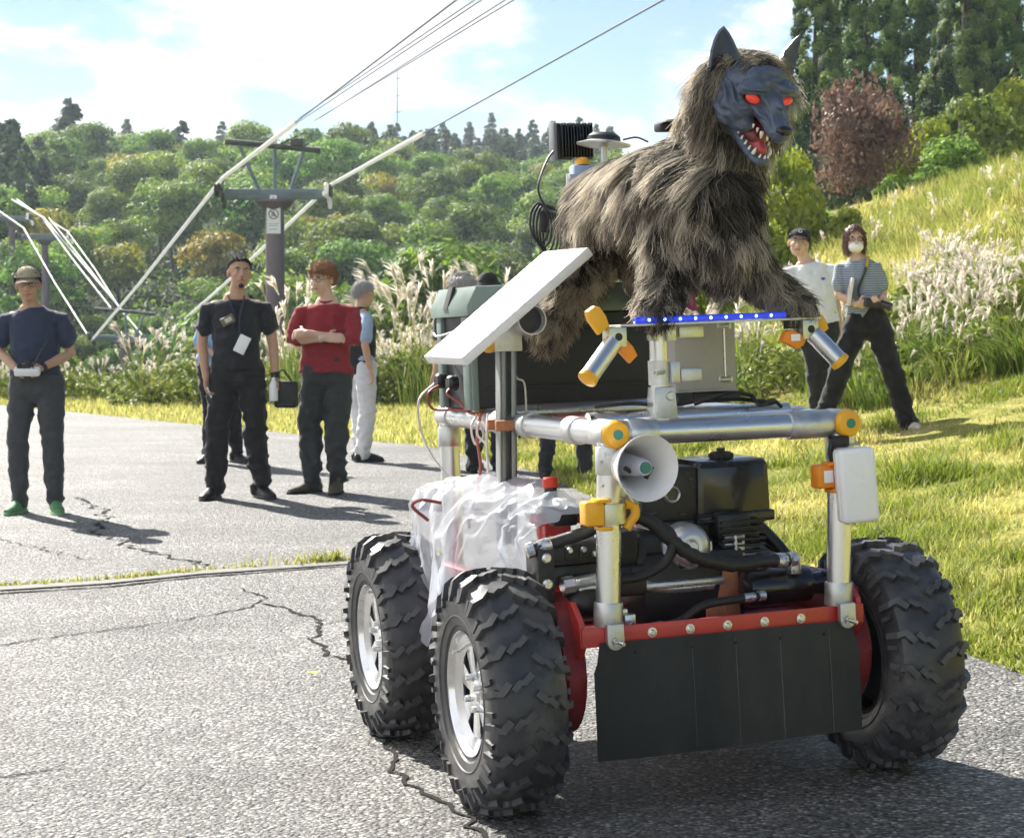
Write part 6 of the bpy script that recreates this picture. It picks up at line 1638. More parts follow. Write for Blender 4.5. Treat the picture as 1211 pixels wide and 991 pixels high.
def person(name, label, loc, H, yaw, sk, J, hair=None, face=True):
    """J: joints in metres for a 1.72 m figure (x to the viewer's right, y away, z up), facing -y.
    keys: pelvis, chest, neck, head, hip/knee/ankle/shoulder/elbow/wrist as (left, right)"""
    root = thing("person", label, 'person', loc, R(yaw)); sc = H / 1.72; root.scale = (sc,) * 3
    V_ = Vector; P_ = {k: ([V_(q) for q in v] if isinstance(v[0], (tuple, list)) else V_(v)) for k, v in J.items() if k not in ('hd', 'hand', 'toe')}
    bm = BM(); pel, ch, nk, hd = P_['pelvis'], P_['chest'], P_['neck'], P_['head']
    mid = pel.lerp(ch, .45)
    loft(bm, [pel - V_((0, 0, .06)), pel, mid, ch, nk - (nk - ch) * .25], [(.135, .095), (.14, .095), (.115, .085), (.145, .10), (.10, .07)], seg=18)
    loft(bm, [nk - (nk - ch) * .3, nk, nk.lerp(hd, .55)], [(.062, .06), (.053, .055), (.050, .055)], seg=14)
    for i in (0, 1):
        h_, k_, a_ = P_['hip'][i], P_['knee'][i], P_['ankle'][i]
        loft(bm, [h_, h_.lerp(k_, .5), k_, k_.lerp(a_, .35), a_], [.075, .064, .050, .050, .034], seg=14)
        s_, e_, w_ = P_['shoulder'][i], P_['elbow'][i], P_['wrist'][i]
        cv = V_((ch.x + (s_.x - ch.x) * .35, s_.y, s_.z - .015)); loft(bm, [cv, cv.lerp(s_, .7) - V_((0, 0, .02)), s_ - V_((0, 0, .045)), s_.lerp(e_, .5), e_, e_.lerp(w_, .35), w_], [.044, .044, .044, .042, .037, .037, .025], seg=14)
        # hand: palm, four unequal fingers, thumb
        hx = J.get('hand', {}).get(i, {}); d = V_(hx['d']).normalized() if 'd' in hx else (w_ - e_).normalized(); pn_ = V_(hx.get('n', (0, 1, 0))); pn_ = (pn_ - d * pn_.dot(d)).normalized(); sd = d.cross(pn_)
        ts = hx.get('t', 1); cur = hx.get('c', .6)
        loft(bm, [w_, w_ + d * .04, w_ + d * .085], [(.026, .018), (.040, .016), (.040, .014)], side=tuple(sd), seg=12)
        for q in range(4):
            o_ = w_ + d * .088 + sd * ((q - 1.5) * .0195); l_ = (.068, .078, .074, .058)[q if ts > 0 else 3 - q]
            p1 = o_ + d * l_ * .45 * math.cos(cur * .4) + pn_ * l_ * .45 * math.sin(cur * .4); p2 = p1 + d * l_ * .35 * math.cos(cur * 1.3) + pn_ * l_ * .35 * math.sin(cur * 1.3); p3 = p2 + d * l_ * .25 * math.cos(cur * 2.1) + pn_ * l_ * .25 * math.sin(cur * 2.1)
            loft(bm, [o_ - d * .02, p1, p2, p3], [.0095, .0092, .0085, .0075], seg=8)
        o_ = w_ + d * .03 + sd * (.030 * ts); p1 = o_ + (d * .6 + sd * ts * .7 + pn_ * .3).normalized() * .036; p2 = p1 + (d * .85 + sd * ts * .25 + pn_ * .4).normalized() * .030
        loft(bm, [o_ - sd * ts * .015, p1, p2], [.013, .011, .009], seg=8)
    # head
    hy, hpch, hrl = J.get('hd', (0, 0, 0)); Mh = (Matrix.Rotation(R(hy), 3, 'Z') @ Matrix.Rotation(R(hrl), 3, 'Y') @ Matrix.Rotation(R(hpch), 3, 'X'))
    def hq(x, y, z): return hd + Mh @ V_((x, y, z))
    ell(bm, hq(0, .012, .035), (.076, .094, .088), Mh, 20, 14); ell(bm, hq(0, -.028, -.030), (.062, .060, .078), Mh, 18, 12); ell(bm, hq(0, -.052, -.088), (.030, .026, .022), Mh)
    for s in (-1, 1):
        ell(bm, hq(s * .038, -.060, -.022), (.026, .020, .022), Mh); ell(bm, hq(s * .034, -.076, .030), (.026, .010, .010), Mh)
        ell(bm, hq(s * .079, .012, -.002), (.010, .019, .031), Mh @ Matrix.Rotation(s * R(12), 3, 'Z'))
        ell(bm, hq(s * .012, -.094, -.030), (.010, .011, .009), Mh)
    loft(bm, [tuple(hq(0, -.080, .022)), tuple(hq(0, -.093, .0)), tuple(hq(0, -.103, -.026))], [.010, .011, .013], seg=8)
    ell(bm, hq(0, -.083, -.060), (.024, .010, .011), Mh)
    def dsp(co, no): return .0012 * noise3(co * 40, 3)
    organic("body", bm, .0068, sk, root, smooth=2, disp=dsp)
    if face:
        for s in (-1, 1):
            bm = BM(); ell(bm, hq(s * .032, -.0815, .010), (.0125, .006, .0055), Mh, 12, 8); w = obj("eye", bm, M_SCL, root); bm = BM(); ell(bm, hq(s * .032, -.0865, .010), (.0058, .003, .0055), Mh, 10, 6); obj("iris", bm, M_LENS, w)
            bm = BM(); tube(bm, [hq(s * .016, -.088, .027), hq(s * .034, -.088, .033), hq(s * .052, -.077, .027)], [.003, .0042, .0022], 6); obj("eyebrow", bm, M_HBLK, root)
        bm = BM(); tube(bm, [hq(-.024, -.085, -.061), hq(-.010, -.093, -.058), hq(.010, -.093, -.058), hq(.024, -.085, -.061)], [.002, .005, .005, .002], 6); obj("lips", bm, M_LIP, root)
    return root, hq, Mh, P_
def cap_hair(root, hq, Mh, mat, kind='short', vol=.012):
    bm = BM(); Q = bmesh.ops.create_icosphere(bm, subdivisions=4, radius=1.0)['verts']
    dele = []
    for v in Q:
        x, y, z = v.co
        if kind == 'short': ok = z > -.05 + .38 * max(0, -y) - .85 * max(0, y)
        elif kind == 'crop': ok = z > .08 + .46 * max(0, -y) - .90 * max(0, y)
        elif kind == 'fringe': ok = z > -.18 + .40 * max(0, -y) - .85 * max(0, y)
        else: ok = (z > .42 * max(0, -y) ** .5 * (abs(x) < .74) - 1.25 * (abs(x) >= .55) - 1.2 * max(0, y)) and z > -.98
        if not ok: dele.append(v)
    bmesh.ops.delete(bm, geom=dele, context='VERTS')
    for v in bm.verts:
        x, y, z = v.co; r = 1 + float(noise3(np.array([[x * 5, y * 5, z * 2.2]]), 4)[0]) * .05
        lo = 0
        if kind == 'bob' and z < 0: lo = .045 * min(1, -z * 1.5)
        p = Vector((x * (.080 + vol + lo * .35) * r, .012 + y * (.098 + vol) * r, .035 + z * (.092 + vol * 1.25) * r - lo * 1.5))
        v.co = hq(*p)
    bmesh.ops.solidify(bm, geom=bm.faces[:], thickness=.016)
    me = bpy.data.meshes.new("hair"); bmesh.ops.recalc_face_normals(bm, faces=bm.faces)
    o = organic("hair", bm, .008, mat, root, smooth=1, disp=lambda co, no: .0055 * noise3(co * np.array([70, 70, 28]), 6) + .004 * noise3(co * 130, 7))
    n = 2600; P, Nn = sample(o.data, n); up = np.array(Mh @ Vector((0, 0, 1))); ln = {'crop': .010, 'short': .024, 'fringe': .026, 'bob': .030}[kind] * rng.uniform(.6, 1.3, n)
    jit = .45 * noise3(P * 38, 12)[:, None] * np.array([1, .6, .3]) + rng.normal(0, .25, (n, 3)); D = unit(Nn * .55 - up * (1.0 if kind == 'bob' else .42) + jit)
    q = np.linspace(0, 1, 5)[None, :, None]; C3 = P[:, None] + (D[:, None] * q + np.array([0, 0, -.35]) * q ** 2) * ln[:, None, None]
    hc2 = bpy.data.hair_curves.new("hair_strand"); hc2.add_curves([5] * n); hc2.attributes['position'].data.foreach_set('vector', C3.astype(np.float32).ravel())
    r2 = hc2.attributes.get('radius') or hc2.attributes.new('radius', 'FLOAT', 'POINT'); r2.data.foreach_set('value', np.tile(np.array([.0014, .0014, .0012, .0009, .0003], np.float32), n)); hc2.materials.append(mat)
    tag(link(bpy.data.objects.new("hair_strand", hc2), root), kind='stuff')
    return o
def wr(amp, seed, sx=9, sz=16):
    def f(co, no): 
        q = co * np.array([sx, sx, sz]); r_ = 1 - 2 * np.abs(noise3(q, seed)); r2 = noise3(co * 26, seed + 1)
        return amp * (.75 * r_ + .45 * r2) - amp * .2
    return f
def trousers(root, P_, mat, wide=1.0, hem=1.0, wrk=.008, crotch=.0):
    bm = BM(); pel = P_['pelvis']; V_ = Vector
    loft(bm, [pel - V_((0, 0, .07)), pel, pel + V_((0, 0, .085))], [(.168, .120), (.165, .116), (.152, .108)], seg=22)
    for i in (0, 1):
        h_, k_, a_ = P_['hip'][i], P_['knee'][i], P_['ankle'][i]
        loft(bm, [h_ + V_((0, 0, .03)), h_.lerp(k_, .35), h_.lerp(k_, .75), k_, k_.lerp(a_, .4), k_.lerp(a_, .85), a_ + (a_ - k_).normalized() * .012],
             [(.100, .108), (.094 * (1 + (wide - 1) * .5), .098), (.078 * wide, .082 * wide), (.072 * wide, .076 * wide), (.066 * wide, .072 * wide), (.058 * wide * hem, .064 * wide * hem), (.056 * wide * hem, .064 * wide * hem)], seg=16)
    base = wr(wrk * 1.5, 31, 8, 15)
    def f(co, no):
        zz = np.clip((.35 - co[:, 2]) / .3, 0, 1); return base(co, no) * (1 + .8 * zz)
    return organic("trousers", bm, .0105, mat, root, smooth=2, disp=f)
def shirt(root, P_, mat, sleeve=.62, wid=1.0, long=.0, wrk=.008, name="shirt", slv_r=1.0, tail=None, open_=False):
    bm = BM(); pel, ch, nk = P_['pelvis'], P_['chest'], P_['neck']; V_ = Vector
    bot = pel + V_((0, 0, .035 - long)) if tail is None else V_(tail)
    loft(bm, [bot, pel.lerp(ch, .30), pel.lerp(ch, .65), ch, ch.lerp(nk, .60), ch.lerp(nk, .76 if open_ else .86)], [(.182 * wid, .140), (.166 * wid, .128), (.160 * wid, .126), (.172, .128), (.158, .104), (.112, .086) if open_ else (.092, .080)], seg=24, dome=False)
    for i in (0, 1):
        s_, e_, w_ = P_['shoulder'][i], P_['elbow'][i], P_['wrist'][i]
        cv = V_((ch.x + (s_.x - ch.x) * .30, s_.y, s_.z - .022)); cw = V_((ch.x + (s_.x - ch.x) * .78, s_.y, s_.z - .034))
        if sleeve <= 1: pts = [cv, cw, s_.lerp(e_, .13), s_.lerp(e_, sleeve * .55), s_.lerp(e_, sleeve)]; rr = [(.050, .062), (.050, .058), .056 * slv_r, .060 * slv_r, .064 * slv_r]
        else:
            f_ = sleeve - 1; pts = [cv, cw, s_.lerp(e_, .13), s_.lerp(e_, .55), e_, e_.lerp(w_, f_)]; rr = [(.050, .062), (.050, .058), .056, .060 * slv_r, .056 * slv_r, .050 * slv_r]
        loft(bm, pts, rr, seg=14, dome=True)
    return organic(name, bm, .0095, mat, root, smooth=2, disp=wr(wrk * 1.3, 47, 10, 11))
def collar(root, P_, mat, r=.064, h=.022, name="collar"):
    nk = P_['neck']; bm = BM(); lathe(bm, [(r + .012, -.018), (r + .004, .0), (r - .004, h), (r - .009, h), (r - .004, .0), (r, -.02)], nk - Vector((0, -.004, .028)), (0, -.42, 1), 24); return obj(name, bm, mat, root)
def shoe(root, a, d, mat, L_=.27, boot=0.0, sole=None):
    d = Vector((d[0], d[1], 0)).normalized(); a = Vector((a.x, a.y, 0)); bm = BM()
    loft(bm, [a - d * .055 + Vector((0, 0, .045)), a + Vector((0, 0, .052)), a + d * .08 + Vector((0, 0, .045)), a + d * .145 + Vector((0, 0, .034)), a + d * (L_ - .075) + Vector((0, 0, .028))], [(.036, .042), (.040, .052), (.044, .044), (.046, .032), (.036, .022)], side=tuple(d.cross(Vector((0, 0, 1)))), seg=14)
    loft(bm, [a + Vector((0, 0, .04)), a + Vector((0, 0, .10 + boot))], [.044, .046], seg=12)
    o = organic("shoe", bm, .0085, mat, root, smooth=2, disp=wr(.002, 55, 20, 20))
    bm = BM(); sd = d.cross(Vector((0, 0, 1))); poly = [(-.075, -.030), (-.075, .030), (-.04, .040), (.06, .041), (.13, .048), (L_ - .085, .040), (L_ - .045, .015), (L_ - .045, -.015), (L_ - .085, -.040), (.13, -.048), (.06, -.041), (-.04, -.040)]
    prism(bm, poly, a + Vector((0, 0, .0)), d, sd, Vector((0, 0, 1)), .022, .005); obj("sole", bm, sole or M_BLK, o)
    return o
def glasses(root, hq, mat=None):
    bm = BM()
    for s in (-1, 1):
        tube(bm, [hq(s * .033 + .021 * math.cos(a), -.096, .009 + .016 * math.sin(a)) for a in np.linspace(0, 6.2832, 17)], .0017, 5); tube(bm, [hq(s * .054, -.094, .012), hq(s * .080, -.03, .014), hq(s * .083, .02, .008)], .0018, 5)
    tube(bm, [hq(-.012, -.098, .011), hq(.012, -.098, .011)], .0017, 5); return obj("glasses", bm, mat or M_FRAME, root)
def std(**k):
    J = dict(pelvis=(0, 0, .94), chest=(0, .005, 1.27), neck=(0, .012, 1.465), head=(0, -.008, 1.605), hip=[(-.09, 0, .90), (.09, 0, .90)], knee=[(-.10, -.02, .50), (.10, -.02, .50)], ankle=[(-.11, .02, .085), (.11, .02, .085)],
             shoulder=[(-.185, .01, 1.405), (.185, .01, 1.405)], elbow=[(-.235, .03, 1.12), (.235, .03, 1.12)], wrist=[(-.245, -.03, .87), (.245, -.03, .87)])
    J.update(k); return J
def ground_at(pxx, pxy): p = onground(pxx, pxy); return p
def rel(root, p):          # local point of a person to the place
    bpy.context.view_layer.update(); return root.matrix_world @ Vector(p)

# --- 1: left man with a controller
g = ground_at(45, 607)
J = std(head=(-.045, -.035, 1.595), neck=(-.035, .0, 1.465), chest=(-.01, .01, 1.27), ankle=[(-.13, .02, .085), (.125, -.02, .085)], knee=[(-.125, -.04, .50), (.115, -.05, .50)],
        elbow=[(-.255, .04, 1.13), (.235, .03, 1.12)], wrist=[(-.105, -.17, 1.015), (.065, -.17, 1.02)], shoulder=[(-.195, .01, 1.395), (.175, .01, 1.40)], hd=(8, 4, -2),
        hand={0: dict(d=(.7, -.6, .1), n=(.3, .6, -.4), c=.9, t=-1), 1: dict(d=(-.7, -.6, .1), n=(-.3, .6, -.4), c=.9, t=1)})
p1, hq, Mh, P_ = person("person", 'man in navy t-shirt, beige cap and green shoes holding a white remote controller', g, 1.68, 4, SK1, J)
trousers(p1, P_, cloth("charcoal_cloth", (.070, .073, .078)), 1.02, .95, .010); shirt(p1, P_, cloth("navy_cotton", (.040, .052, .090)), .66, 1.02, .02, .010)
M_GSH = pbr("green_shoe", (.12, .30, .12), rough=.6, var=.3, scale=30); M_GSO = pbr("green_sole", (.25, .42, .22), rough=.7)
for i in (0, 1): shoe(p1, P_['ankle'][i], ((-.25, -1), (.3, -1))[i], M_GSH, .27, 0, M_GSO)
for i in (0, 1):
    a_ = Vector((P_['ankle'][i].x, P_['ankle'][i].y, 0)); d_ = Vector(((-.25, -1), (.3, -1))[i] + (0,)).normalized(); sd_ = d_.cross(Vector((0, 0, 1)))
    for q_ in range(4):
        c_ = a_ + d_ * (.055 + q_ * .024) + Vector((0, 0, .093 - q_ * .011)); bm = BM(); tube(bm, [c_ - sd_ * .022 - Vector((0, 0, .008)), c_, c_ + sd_ * .022 - Vector((0, 0, .008))], .004, 5); obj("lace", bm, M_BLK, p1)
    c_ = a_ + d_ * .165 + Vector((0, 0, .036)); bm = BM(); ell(bm, c_, (.040, .034, .022)); obj("toe_cap", bm, pbr("toe_grey", (.10, .14, .09), rough=.7), p1)
cap_hair(p1, hq, Mh, M_HBLK, 'short', .002)
def cap(root, hq, mat, bmat=None, front=-1, logo=None):
    bm = BM(); Q = bmesh.ops.create_uvsphere(bm, u_segments=24, v_segments=14, radius=1.0)['verts']
    bmesh.ops.delete(bm, geom=[v for v in Q if v.co.z < .12], context='VERTS')
    for v in bm.verts: v.co = hq(v.co.x * .094, .012 + v.co.y * .112, .036 + v.co.z * .098)
    bmesh.ops.solidify(bm, geom=bm.faces[:], thickness=.005); c_ = obj("cap", bm, mat, root)
    bm = BM(); rows = []
    for k in range(6):
        q = k / 5; row = []
        for j in range(11):
            a = -1.05 + 2.1 * j / 10; row.append(bm.verts.new(hq(math.sin(a) * (.090 - .004 * q), -.012 - math.cos(a) * .085 - q * .072 * math.cos(a * .85), .050 - .018 * q - .022 * (abs(a) ** 2) * .8)))
        rows.append(row)
    for a, b in zip(rows, rows[1:]):
        for j in range(10): bm.faces.new((a[j], a[j + 1], b[j + 1], b[j]))
    bmesh.ops.solidify(bm, geom=bm.faces[:], thickness=.004); obj("brim", bm, bmat or mat, c_); return c_
cap(p1, hq, cloth("beige_cap", (.42, .36, .25))); glasses(p1, hq)
bm = BM(); tube(bm, [P_['wrist'][1] + Vector((0, 0, 0)) + Vector((.012 * 0, 0, 0)), P_['wrist'][1] + (P_['elbow'][1] - P_['wrist'][1]).normalized() * .03], .031, 14); obj("watch", bm, M_BLK, p1)
cp_ = rel(p1, (-.02, -.235, 1.00)); rc = thing("remote_controller", 'white remote controller with a dark antenna in the hands of the left man', 'controller', cp_, R(4))
bm = BM(); box(bm, (0, 0, 0), (.17, .06, .055), rot=Matrix.Rotation(R(25), 3, 'X'), bev=.014, seg=3); obj("controller_body", bm, M_WHT, rc)
bm = BM(); box(bm, (-.02, .0, .035), (.09, .05, .03), bev=.006); box(bm, (.01, -.005, .055), (.05, .02, .05), bev=.006); obj("controller_top", bm, M_BLK, rc)
bm = BM(); tube(bm, [(.045, .01, .05), (.135, .02, .21)], [.008, .005], 8); obj("antenna", bm, M_DARKM, rc)
for x in (-.045, .045): bm = BM(); tube(bm, [(x, -.02, .02), (x, -.045, .045)], .004, 6); ell(bm, (x, -.047, .047), (.008, .008, .008)); obj("stick", bm, M_BLK, rc)

# --- 2: man in black
g = ground_at(281, 590)
J = std(head=(.025, -.02, 1.605), neck=(.0, .0, 1.47), ankle=[(-.165, .0, .085), (.165, .06, .085)], knee=[(-.135, -.03, .50), (.13, .0, .50)], shoulder=[(-.20, .01, 1.395), (.20, .01, 1.40)],
        elbow=[(-.245, .03, 1.11), (.255, .03, 1.12)], wrist=[(-.215, -.04, .865), (.275, -.03, .86)], hd=(14, -6, 4), hand={0: dict(n=(.6, -.3, 0), c=.9, t=-1), 1: dict(n=(-.6, -.3, 0), c=1.3, t=-1)})
p2, hq, Mh, P_ = person("person", 'man with goatee in black short sleeved shirt, cards hanging on a lanyard', g, 1.78, 6, SK1, J)
M_BCL = cloth("black_cotton", (.030, .031, .036)); trousers(p2, P_, cloth("black_cargo", (.026, .026, .028)), 1.16, 1.0, .014); shirt(p2, P_, M_BCL, .62, 1.04, .05, .011, open_=True); collar(p2, P_, M_BCL)
for i in (0, 1): shoe(p2, P_['ankle'][i], ((-.35, -1), (.45, -1))[i], M_BLK, .28, .03)
cap_hair(p2, hq, Mh, M_HBLK, 'crop', .004)
bm = BM(); ell(bm, hq(0, -.073, -.095), (.020, .016, .016), Mh); tube(bm, [hq(-.03, -.076, -.062), hq(0, -.090, -.050), hq(.03, -.076, -.062)], [.002, .004, .002], 6); split_islands(obj("goatee", bm, M_HBLK, p2))
bm = BM(); tube(bm, spline([(-.055, -.06, 1.45), (-.03, -.125, 1.38), (.0, -.145, 1.29), (-.02, -.15, 1.22)], 5), .006, 6); tube(bm, spline([(.06, -.06, 1.45), (.05, -.12, 1.38), (.03, -.145, 1.31), (.03, -.15, 1.15)], 5), .006, 6); obj("lanyard", bm, pbr("strap_navy", (.03, .04, .07), rough=.7), p2)
bm = BM(); box(bm, (0, 0, 0), (.10, .02, .062), rot=Matrix.Rotation(R(-28), 3, 'Y'), bev=.006); bmesh.ops.translate(bm, verts=bm.verts, vec=(-.055, -.150, 1.275)); ih = obj("id_holder", bm, pbr("holder", (.16, .14, .10), rough=.4), p2)
bm = BM(); box(bm, (0, 0, 0), (.05, .004, .03), rot=Matrix.Rotation(R(-28), 3, 'Y')); bmesh.ops.translate(bm, verts=bm.verts, vec=(-.050, -.162, 1.278)); obj("id_card", bm, pbr("card", (.6, .55, .42), rough=.5), ih)
bm = BM(); box(bm, (0, 0, 0), (.082, .012, .130), rot=Matrix.Rotation(R(26), 3, 'Y'), bev=.004); bmesh.ops.translate(bm, verts=bm.verts, vec=(.045, -.155, 1.105)); obj("hanging_card", bm, M_WHT, p2)
bm = BM(); tube(bm, [P_['wrist'][1], P_['wrist'][1] + Vector((-.004, .012, .04))], .032, 14); obj("wristband", bm, M_BLK, p2)
bp_ = rel(p2, (.262, -.075, .775)); bt = thing("bottle", 'small white bottle in the hand of the man in black', 'bottle', bp_)
bm = BM(); lathe(bm, [(0, -.075), (.03, -.075), (.033, -.07), (.033, .04), (.022, .065), (.014, .075), (.014, .095), (0, .096)], (0, 0, 0), (0, 0, 1), 16); obj("bottle_body", bm, M_WHT, bt)
bg_ = rel(p2, (.35, -.02, .66)); bb = thing("shoulder_bag", 'small black bag hanging at the hip of the man in black', 'bag', bg_)
bm = BM(); box(bm, (0, 0, .09), (.17, .09, .20), bev=.025, seg=3); obj("bag_body", bm, M_BLK, bb)
bm = BM(); tube(bm, spline([(-.06, 0, .17), (-.055, 0, .24), (-.02, -.01, .27), (.04, 0, .19)], 5), .007, 6); obj("bag_strap", bm, M_BLK, bb)
cg = rel(p2, (-.20, -.09, .765)); ci = thing("paper_slip", 'small white slip held low by the man in black', 'paper', cg); bm = BM(); box(bm, (0.01, 0, 0), (.012, .012, .085), rot=Matrix.Rotation(R(-25), 3, 'Y')); obj("slip", bm, M_WHT, ci)

# --- 3: man in red shirt, arms crossed
g = ground_at(388, 583)
J = std(head=(-.030, -.03, 1.60), neck=(.0, .0, 1.465), ankle=[(-.115, -.01, .085), (.085, -.04, .085)], knee=[(-.13, -.03, .50), (.07, -.03, .50)], hip=[(-.09, 0, .90), (.08, 0, .90)], pelvis=(-.01, 0, .94), shoulder=[(-.19, .0, 1.39), (.20, .02, 1.40)],
        elbow=[(-.25, -.07, 1.15), (.215, -.10, 1.14)], wrist=[(.03, -.215, 1.165), (-.10, -.225, 1.205)], hd=(-22, 6, 3), hand={0: dict(d=(1, .1, .05), n=(0, .7, -.2), c=.6, t=1), 1: dict(d=(-1, .25, -.1), n=(0, .7, -.3), c=.7, t=-1)})
p3, hq, Mh, P_ = person("person", 'man in red shirt with crossed arms, brown hair and glasses', g, 1.75, -8, SK2, J)
M_RCL = cloth("red_linen", (.27, .030, .040), var=.2); trousers(p3, P_, cloth("dark_cargo", (.052, .055, .057)), 1.20, .95, .016); shirt(p3, P_, M_RCL, 1.18, 1.15, .07, .011, open_=True); collar(p3, P_, M_RCL, .070, .030)
M_BRSH = pbr("brown_boot", (.10, .085, .055), rough=.75, var=.3, scale=30)
for i in (0, 1): shoe(p3, P_['ankle'][i], ((-.7, -1), (.05, -1))[i], M_BRSH, .29, .06, pbr("boot_sole", (.03, .025, .02), rough=.8))
cap_hair(p3, hq, Mh, M_HBRN, 'fringe', .012); glasses(p3, hq)
w_ = P_['wrist'][0].lerp(P_['elbow'][0], .12); bm = BM(); tube(bm, [w_ + Vector((-.012, -.003, 0)), w_ + Vector((.012, .003, 0))], .031, 16); obj("watch", bm, M_SILV, p3)
bm = BM(); tube(bm, [(-.01, -.142, 1.40), (-.012, -.147, 1.25), (-.012, -.140, 1.05)], .004, 6); obj("placket", bm, M_RCL, p3)

# --- 4: man in white trousers, turned away to the right
g = ground_at(428, 546)
J = std(head=(.0, -.03, 1.60), elbow=[(-.22, .06, 1.12), (.23, .03, 1.12)], wrist=[(-.20, .0, .90), (.235, -.09, .90)], ankle=[(-.085, .03, .085), (.095, -.02, .085)], hd=(4, 2, 0), hand={1: dict(n=(-.6, .3, 0), c=1.2, t=-1)})
p4, hq, Mh, P_ = person("person", 'grey haired man in black waistcoat and white trousers turned to the right', g, 1.70, 118, SK3, J)
trousers(p4, P_, cloth("white_cotton", (.74, .74, .75)), 1.10, 1.0, .010); shirt(p4, P_, cloth("pale_blue_shirt", (.36, .46, .62)), .75, 1.0, .0, .008)
bm = BM(); loft(bm, [(0, .005, .93), (0, .005, 1.10), (0, .005, 1.27), (0, .008, 1.38), (0, .012, 1.43)], [(.178, .142), (.170, .138), (.180, .142), (.155, .112), (.085, .075)], seg=22); organic("waistcoat", bm, .01, cloth("black_vest", (.020, .021, .023)), p4, smooth=2, disp=wr(.006, 77))
for i in (0, 1): shoe(p4, P_['ankle'][i], (0, -1), M_BLK, .27)
cap_hair(p4, hq, Mh, M_HGRY, 'short', .009); glasses(p4, hq, M_BOLT)
q_ = rel(p4, (.235, -.14, .60)); bb = thing("briefcase", 'black flat bag carried by the man in white trousers', 'bag', q_, R(25))
bm = BM(); prism(bm, [(-.12, -.02), (.12, -.02), (.13, .21), (-.10, .22)], (0, -.03, 0), (1, 0, 0), (0, 0, 1), (0, 1, 0), .06, .01); obj("bag_body", bm, M_BLK, bb); bm = BM(); tube(bm, spline([(-.05, 0, .21), (-.03, 0, .26), (.03, 0, .26), (.05, 0, .21)], 4), .008, 6); obj("bag_handle", bm, M_BLK, bb)

# --- 5: man in blue shirt bending behind the man in black
g = ground_at(263, 548)
J = std(pelvis=(-.06, .03, .94), chest=(.0, -.12, 1.21), neck=(.12, -.24, 1.35), head=(.22, -.33, 1.45), shoulder=[(-.15, -.12, 1.33), (.20, -.16, 1.33)], elbow=[(-.22, -.17, 1.09), (.26, -.25, 1.10)], wrist=[(-.01, -.26, 1.03), (.10, -.32, 1.05)],
        ankle=[(-.13, .02, .085), (.13, .03, .085)], hip=[(-.14, .03, .90), (.03, .03, .90)], hd=(20, 25, 0))
p5, hq, Mh, P_ = person("person", 'man in light blue shirt leaning forward behind the man in black', g, 1.70, 10, SK3, J, face=False)
trousers(p5, P_, cloth("black_trousers", (.018, .018, .020)), 1.08, 1.0, .010); shirt(p5, P_, cloth("sky_blue_shirt", (.30, .45, .70)), .75, 1.05, .03, .010, tail=(-.06, .02, .96)); cap_hair(p5, hq, Mh, M_HBLK, 'short', .006)
for i in (0, 1): shoe(p5, P_['ankle'][i], ((-.5, -1), (.6, -1))[i], M_BLK)
# --- 6-8: people standing behind the case
g = ground_at(546, 562); J = std(head=(.0, -.02, 1.60), hd=(160, 0, 0), elbow=[(-.20, .0, 1.12), (.20, .0, 1.12)])
p6, hq, Mh, P_ = person("person", 'grey haired person mostly hidden behind the equipment case', g, 1.72, 20, SK3, J, face=False)
trousers(p6, P_, M_BCL, 1.05); shirt(p6, P_, cloth("dark_shirt", (.05, .05, .055)), .7); cap_hair(p6, hq, Mh, M_HGRY, 'fringe', .012)
for i in (0, 1): shoe(p6, P_['ankle'][i], (.2, 1), M_BLK)
g = ground_at(577, 556); J = std(head=(-.0, -.02, 1.60), ankle=[(-.10, .02, .085), (.12, .02, .085)])
p7, hq, Mh, P_ = person("person", 'person in a black bucket hat behind the equipment case', g, 1.72, 160, SK2, J, face=False)
trousers(p7, P_, M_BCL, 1.05); shirt(p7, P_, M_BCL, .7); cap_hair(p7, hq, Mh, M_HBLK, 'short', .004)
for i in (0, 1): shoe(p7, P_['ankle'][i], (.1, -1), M_BLK)
bm = BM(); lathe(bm, [(0, .155), (.05, .150), (.078, .125), (.090, .085), (.096, .070), (.155, .030), (.158, .024), (.096, .058), (.086, .06)], hq(0, .012, -.005), hq(0, .012, 1) - hq(0, .012, 0), 28); obj("bucket_hat", bm, cloth("hat_black", (.018, .018, .018)), p7)
g = ground_at(669, 568); J = std(ankle=[(-.17, .02, .085), (.17, .02, .085)], knee=[(-.14, -.02, .5), (.14, -.02, .5)])
p8, hq, Mh, P_ = person("person", 'person in black trousers hidden behind the robot, only the legs in view', g, 1.66, 175, SK2, J, face=False)
trousers(p8, P_, M_BCL, 1.10); shirt(p8, P_, M_BCL, .7); cap_hair(p8, hq, Mh, M_HBLK, 'short', .004)
for i in (0, 1): shoe(p8, P_['ankle'][i], (.1, -1), M_BLK)

# --- 9: young man in white t-shirt and cap on the right
g = ground_at(972, 514)
J = std(pelvis=(-.04, 0, .94), chest=(-.10, .0, 1.26), neck=(-.155, .0, 1.45), head=(-.215, -.02, 1.585), shoulder=[(-.285, .0, 1.385), (.06, .02, 1.40)], elbow=[(-.30, -.03, 1.11), (.12, .05, 1.12)], wrist=[(-.26, -.14, .92), (.14, .0, .88)],
        hip=[(-.12, 0, .90), (.04, 0, .90)], knee=[(-.07, -.03, .50), (.03, -.02, .50)], ankle=[(-.03, .02, .085), (.07, .02, .085)], hd=(-12, -4, 8))
p9, hq, Mh, P_ = person("person", 'young man in white t-shirt and black cap standing on the grass', g, 1.74, 4, SK2, J)
trousers(p9, P_, cloth("slim_black", (.026, .027, .030)), .98, .92, .009); shirt(p9, P_, cloth("white_tee", (.78, .79, .82), var=.05), .80, 1.08, .06, .011, slv_r=1.2)
